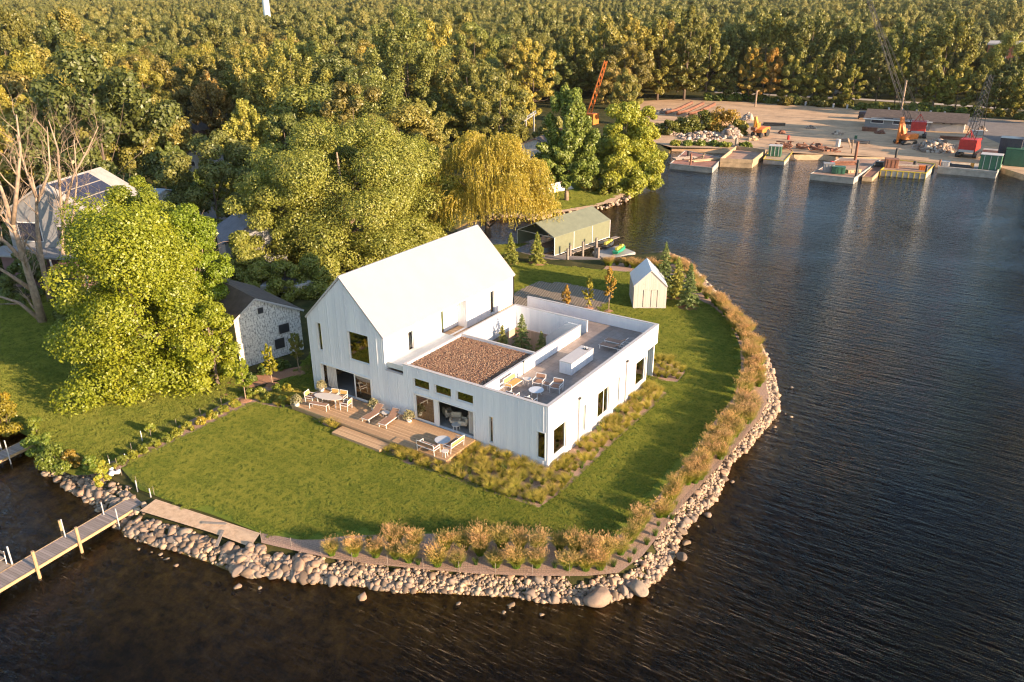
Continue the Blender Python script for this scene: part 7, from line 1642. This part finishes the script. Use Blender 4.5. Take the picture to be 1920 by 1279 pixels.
# utility poles and their wire
for b, tp, lab in (((1685, 233), (1687, 151), 'tall pale mast rising behind the orange excavator'), ((1747, 206), (1748, 190), 'short pole at the roadside behind the office'), ((1416, 200), (1416, 170), 'slim pole with an orange marker at the edge of the yard woods'), ((545, 300), (545, 236), 'pale utility pole in front of the tall pale tree'), ((487, 338), (486, 318), 'pale utility pole foot by the dark driveway')):
    post(g(*b), tp, .45 if b[0] > 1000 else .3, 'bark_pale', lab, 'utility_pole', 'pole')
# rubble piles
rng = np.random.default_rng(91)
def pile(label, base, r_px, h, n, r0, name='rubble_pile', mat='concrete_rubble', asp=.5, cat='pile'):
    b = g(*base); Rr = r_px*proj(b)[2]/F; a = rng.uniform(0, 6.28, n); u = np.sqrt(rng.uniform(0, 1, n)); x = Rr*u*np.cos(a); y = Rr*1.3*u*np.sin(a); z = h*np.clip(1-u**1.3, 0, 1)*rng.uniform(.6, 1, n)
    me = rocks_mesh(name, rng, np.stack([x, y, z], -1), r0*rng.lognormal(0, .4, n), I1, mat); o = bpy.data.objects.new(name, me); link(o); o.location = b; meta(o, label, cat)
def rubmat():
    k = N('rubble'); geo = k.n('ShaderNodeNewGeometry'); k.set(k.ramp(geo.outputs['Random Per Island'], [(0, (.12, .09, .07)), (.35, (.30, .21, .155)), (.7, (.44, .34, .26)), (1, (.56, .48, .39))]), .9); return k.m
M['concrete_rubble'] = rubmat()
def dmound(label, base, r_px, h, mat):
    b = g(*base); Rr = r_px*proj(b)[2]/F; m_ = MB(); prof = [(Rr, -.05), (Rr*.8, h*.35), (Rr*.5, h*.75), (Rr*.2, h*.97), (.05, h)]; m_.lathe(prof, n=22, sy=1.4); m_.v = [(x*(1+.12*math.sin(x*1.3+y)), y*(1+.12*math.cos(y*1.1)), z*(1+.2*math.sin(x*.9+y*1.7))) for x, y, z in m_.v]; o = m_.build('earth_mound', mat, smooth=True); o.location = b; meta(o, label, 'mound')
pile('pale concrete rubble pile beside the backhoe loader', Y1(955, 385), 20, 2.4, 520, .34); pile('low band of pale rubble along the scrubby bank', Y1(700, 385), 44, 1.0, 420, .32); pile('pale rubble at the left end of the scrubby bank, by the yellow promontory trees', Y1(430, 350), 26, 1.6, 300, .35)
pile('grey rock pile behind the backhoe loader', Y1(1125, 225), 9, 1.8, 220, .36); pile('mixed grey and tan stone pile between excavator and red crane', Y2(1190, 565), 38, 2.0, 620, .34); pile('small rock pile at the bushes in the far left of the yard', Y1(330, 160), 14, 1.2, 120, .35)
dmound('brown earth mound under the scrub of the dirt yard', Y1(840, 300), 46, 2.6, 'dirt')
# pipes leaning on the far bank, scrap near the water
b = g(*Y1(520, 175)); t = thing('pipe_stack', 'three big rusty pipes leaning on the bank at the far left of the yard', 'pipes', b)
for i in range(3): MB().tube([(i*3.2-3, -5, .8), (i*3.2-2, 0, 1.2), (i*3.2, 5, 2.6)], [.5]*3, 10).build('pipe', 'rust', t, smooth=True)
b = g(*Y2(160, 575)); t = thing('scrap_heap', 'heap of rusty steel scrap at the water edge between the barge groups', 'scrap', b); s = MB()
for i in range(60):
    x, y = rng.uniform(-6, 6), rng.uniform(-3.5, 3.5); a = rng.uniform(0, 6.28); L = rng.uniform(.8, 2.6); s.bar((x, y, rng.uniform(.1, 1.2)), (x+L*math.cos(a), y+L*math.sin(a)*.4, rng.uniform(.1, 1.2)), rng.uniform(.12, .45))
s.build('steel_bars', 'rust', t)
for i in range(14):
    px = 1432+i*26.0; b = g(px, 192+i*1.95); o = MB().bar((0, 0, 0), (0, 0, 1.1), .5, n=8).build('bollard', 'house_white'); o.location = b; meta(o, 'white bollard, %s from the left in the line between the yard and its road' % ORD(i+1), 'bollard', 'white bollards behind the yard')
for i, (px, py) in enumerate(((1548, 173), (1572, 174))):
    t = thing('parked_car', ('white car half hidden by the roadside trees, the left one', 'white car half hidden by the roadside trees, the right one')[i], 'car', g(px, py+3), .1+i)
    MB().extr([(-2.1, .35), (2.1, .35), (2.1, .95), (1.3, 1.05), (.8, 1.5), (-1.1, 1.5), (-1.7, 1.05), (-2.1, .95)], 'y', -.85, .85).build('body', 'house_white', t, bevel=.06)
    for x in (-1.3, 1.3): MB().extr([(x+.33*math.cos(a), .33+.33*math.sin(a)) for a in np.linspace(0, 2*PI, 13)[:-1]], 'y', -.9, .9).build('wheel', 'rubber', t)
# yard and barge clutter, each piece a thing
def drum(loc, mat, label): t = thing('drum', label, 'drum', loc); MB().lathe([(.3, 0), (.3, .3), (.32, .31), (.3, .32), (.3, .6), (.32, .61), (.3, .62), (.3, .9)], n=12).build('barrel', mat, t)
def logs(loc, an, n, L, mat, name, label, cat):
    t = thing(name, label, cat, loc, an)
    for i in range(n): MB().bar((-L/2+rng.uniform(-.3, .3), i*.42-(i//4)*1.47, .18+.36*(i//4)), (L/2, i*.42-(i//4)*1.47+rng.uniform(-.1, .1), .18+.36*(i//4)), .34, n=7).build('log' if 'log' in name else 'pipe', mat, t)
for i, (p, mt, lb) in enumerate((((1706, 262), 'dark', 'black drum right of the orange excavator'), ((1478, 262), 'red', 'red drum in the open dirt right of the backhoe loader'), ((1604, 262), 'green', 'green drum standing between office and barges'), ((1868, 300), 'red', 'red drum near the green cabin at the right shore'))): drum(g(*p), mt, lb)
drum(on(B1[0], B1[1], .2, .7, .92), 'dark', 'black drum on the left side of the red-decked barge'); drum(on(B4[0], B4[1], .12, .5, 1.02), 'red', 'red drum on the left edge of the cluttered barge'); drum(on(B6[0], B6[1], .6, .6, 1.02), 'dark', 'black drum in the middle of the ribbed barge'); drum(on(B7[0], B7[1], .55, .5, .92), 'amber', 'yellow drum on the long pale barge')
logs(g(1452, 236), .3, 6, 5, 'bark', 'log_stack', 'small stack of dark logs behind the backhoe loader', 'logs'); logs(g(1785, 262), .1, 5, 4.5, 'rust', 'pipe_bundle', 'bundle of rusty pipes between the rock pile and the bright red crane', 'pipes')
logs(g(1600, 268), -.1, 7, 6, 'greywood', 'log_stack', 'grey timber stack on the dirt before the office', 'logs'); logs(on(B1[0], B1[1], .25, .4, .95), .9, 4, 5, 'greywood', 'log_stack', 'grey timbers lying on the left of the red-decked barge', 'logs'); logs(on(B4[0], B4[1], .4, .6, 1.02), .6, 5, 4, 'rust', 'pipe_bundle', 'rusty pipes lying mid-deck on the cluttered barge', 'pipes'); logs(on(B6[0], B6[1], .4, .45, 1.02), .4, 3, 5, 'greywood', 'log_stack', 'planks lying on the ribbed barge', 'logs'); logs(on(B7[0], B7[1], .3, .5, .92), .0, 4, 5, 'dark', 'pipe_bundle', 'dark pipes on the left half of the long pale barge', 'pipes')
crate('tool_box', 'dark steel box on the narrow rusty barge', on(B5[0], B5[1], .5, .6, .72), 1.4, 1.0, .8, 'dark', .2); crate('tool_box', 'orange box beside the spud on the ribbed barge', on(B6[0], B6[1], .85, .3, 1.02), 1.2, 1.0, .7, 'orange', .2); crate('tool_box', 'white box at the shore end of the long pale barge', on(B7[0], B7[1], .1, .6, .92), 1.3, 1.0, .8, 'house_white', .1)
for i, p in enumerate(((1570, 252), (1650, 250), (1735, 272), (1520, 240), (1466, 250), (1410, 262), (1840, 245), (1890, 262))): pile('low heap of broken stone and scrap, %s of the scattered heaps in the open yard' % ORD(i+1), p, rng.uniform(5, 11), rng.uniform(.4, .9), 90, .28, 'debris_heap', ('concrete_rubble', 'rust', 'dirt')[i % 3], cat='heap')
# trees along the right side of the yard, mostly past the picture edge, whose shadows cross the dirt
for i, (p, s_) in enumerate((((1985, 232), 1.0), ((2075, 282), 1.0))): make_tree('yard_edge_tree', 'tree at the right end of the yard beyond the green containers', g(*p), WD[i % 9][0], WD[i % 9][1], 'trees at the right end of the yard', i*1.3, s_, (1.1, 1.05, .85))
# ---- haze
HZ = 1
if HZ:
    s = MB(); s.box(-4500, 4500, -200, 4500, -12, 120); o = s.build('haze', 'ground'); k = N('haze_air'); k.t.nodes.remove(k.b)
    v = k.n('ShaderNodeVolumePrincipled', {'Color': (.95, .85, .72, 1), 'Density': .00004, 'Anisotropy': .3}); k.link(v.outputs[0], k.out.inputs['Volume']); o.data.materials.clear(); o.data.materials.append(k.m); meta(o, kind='stuff')
print('objects', len(bpy.data.objects))
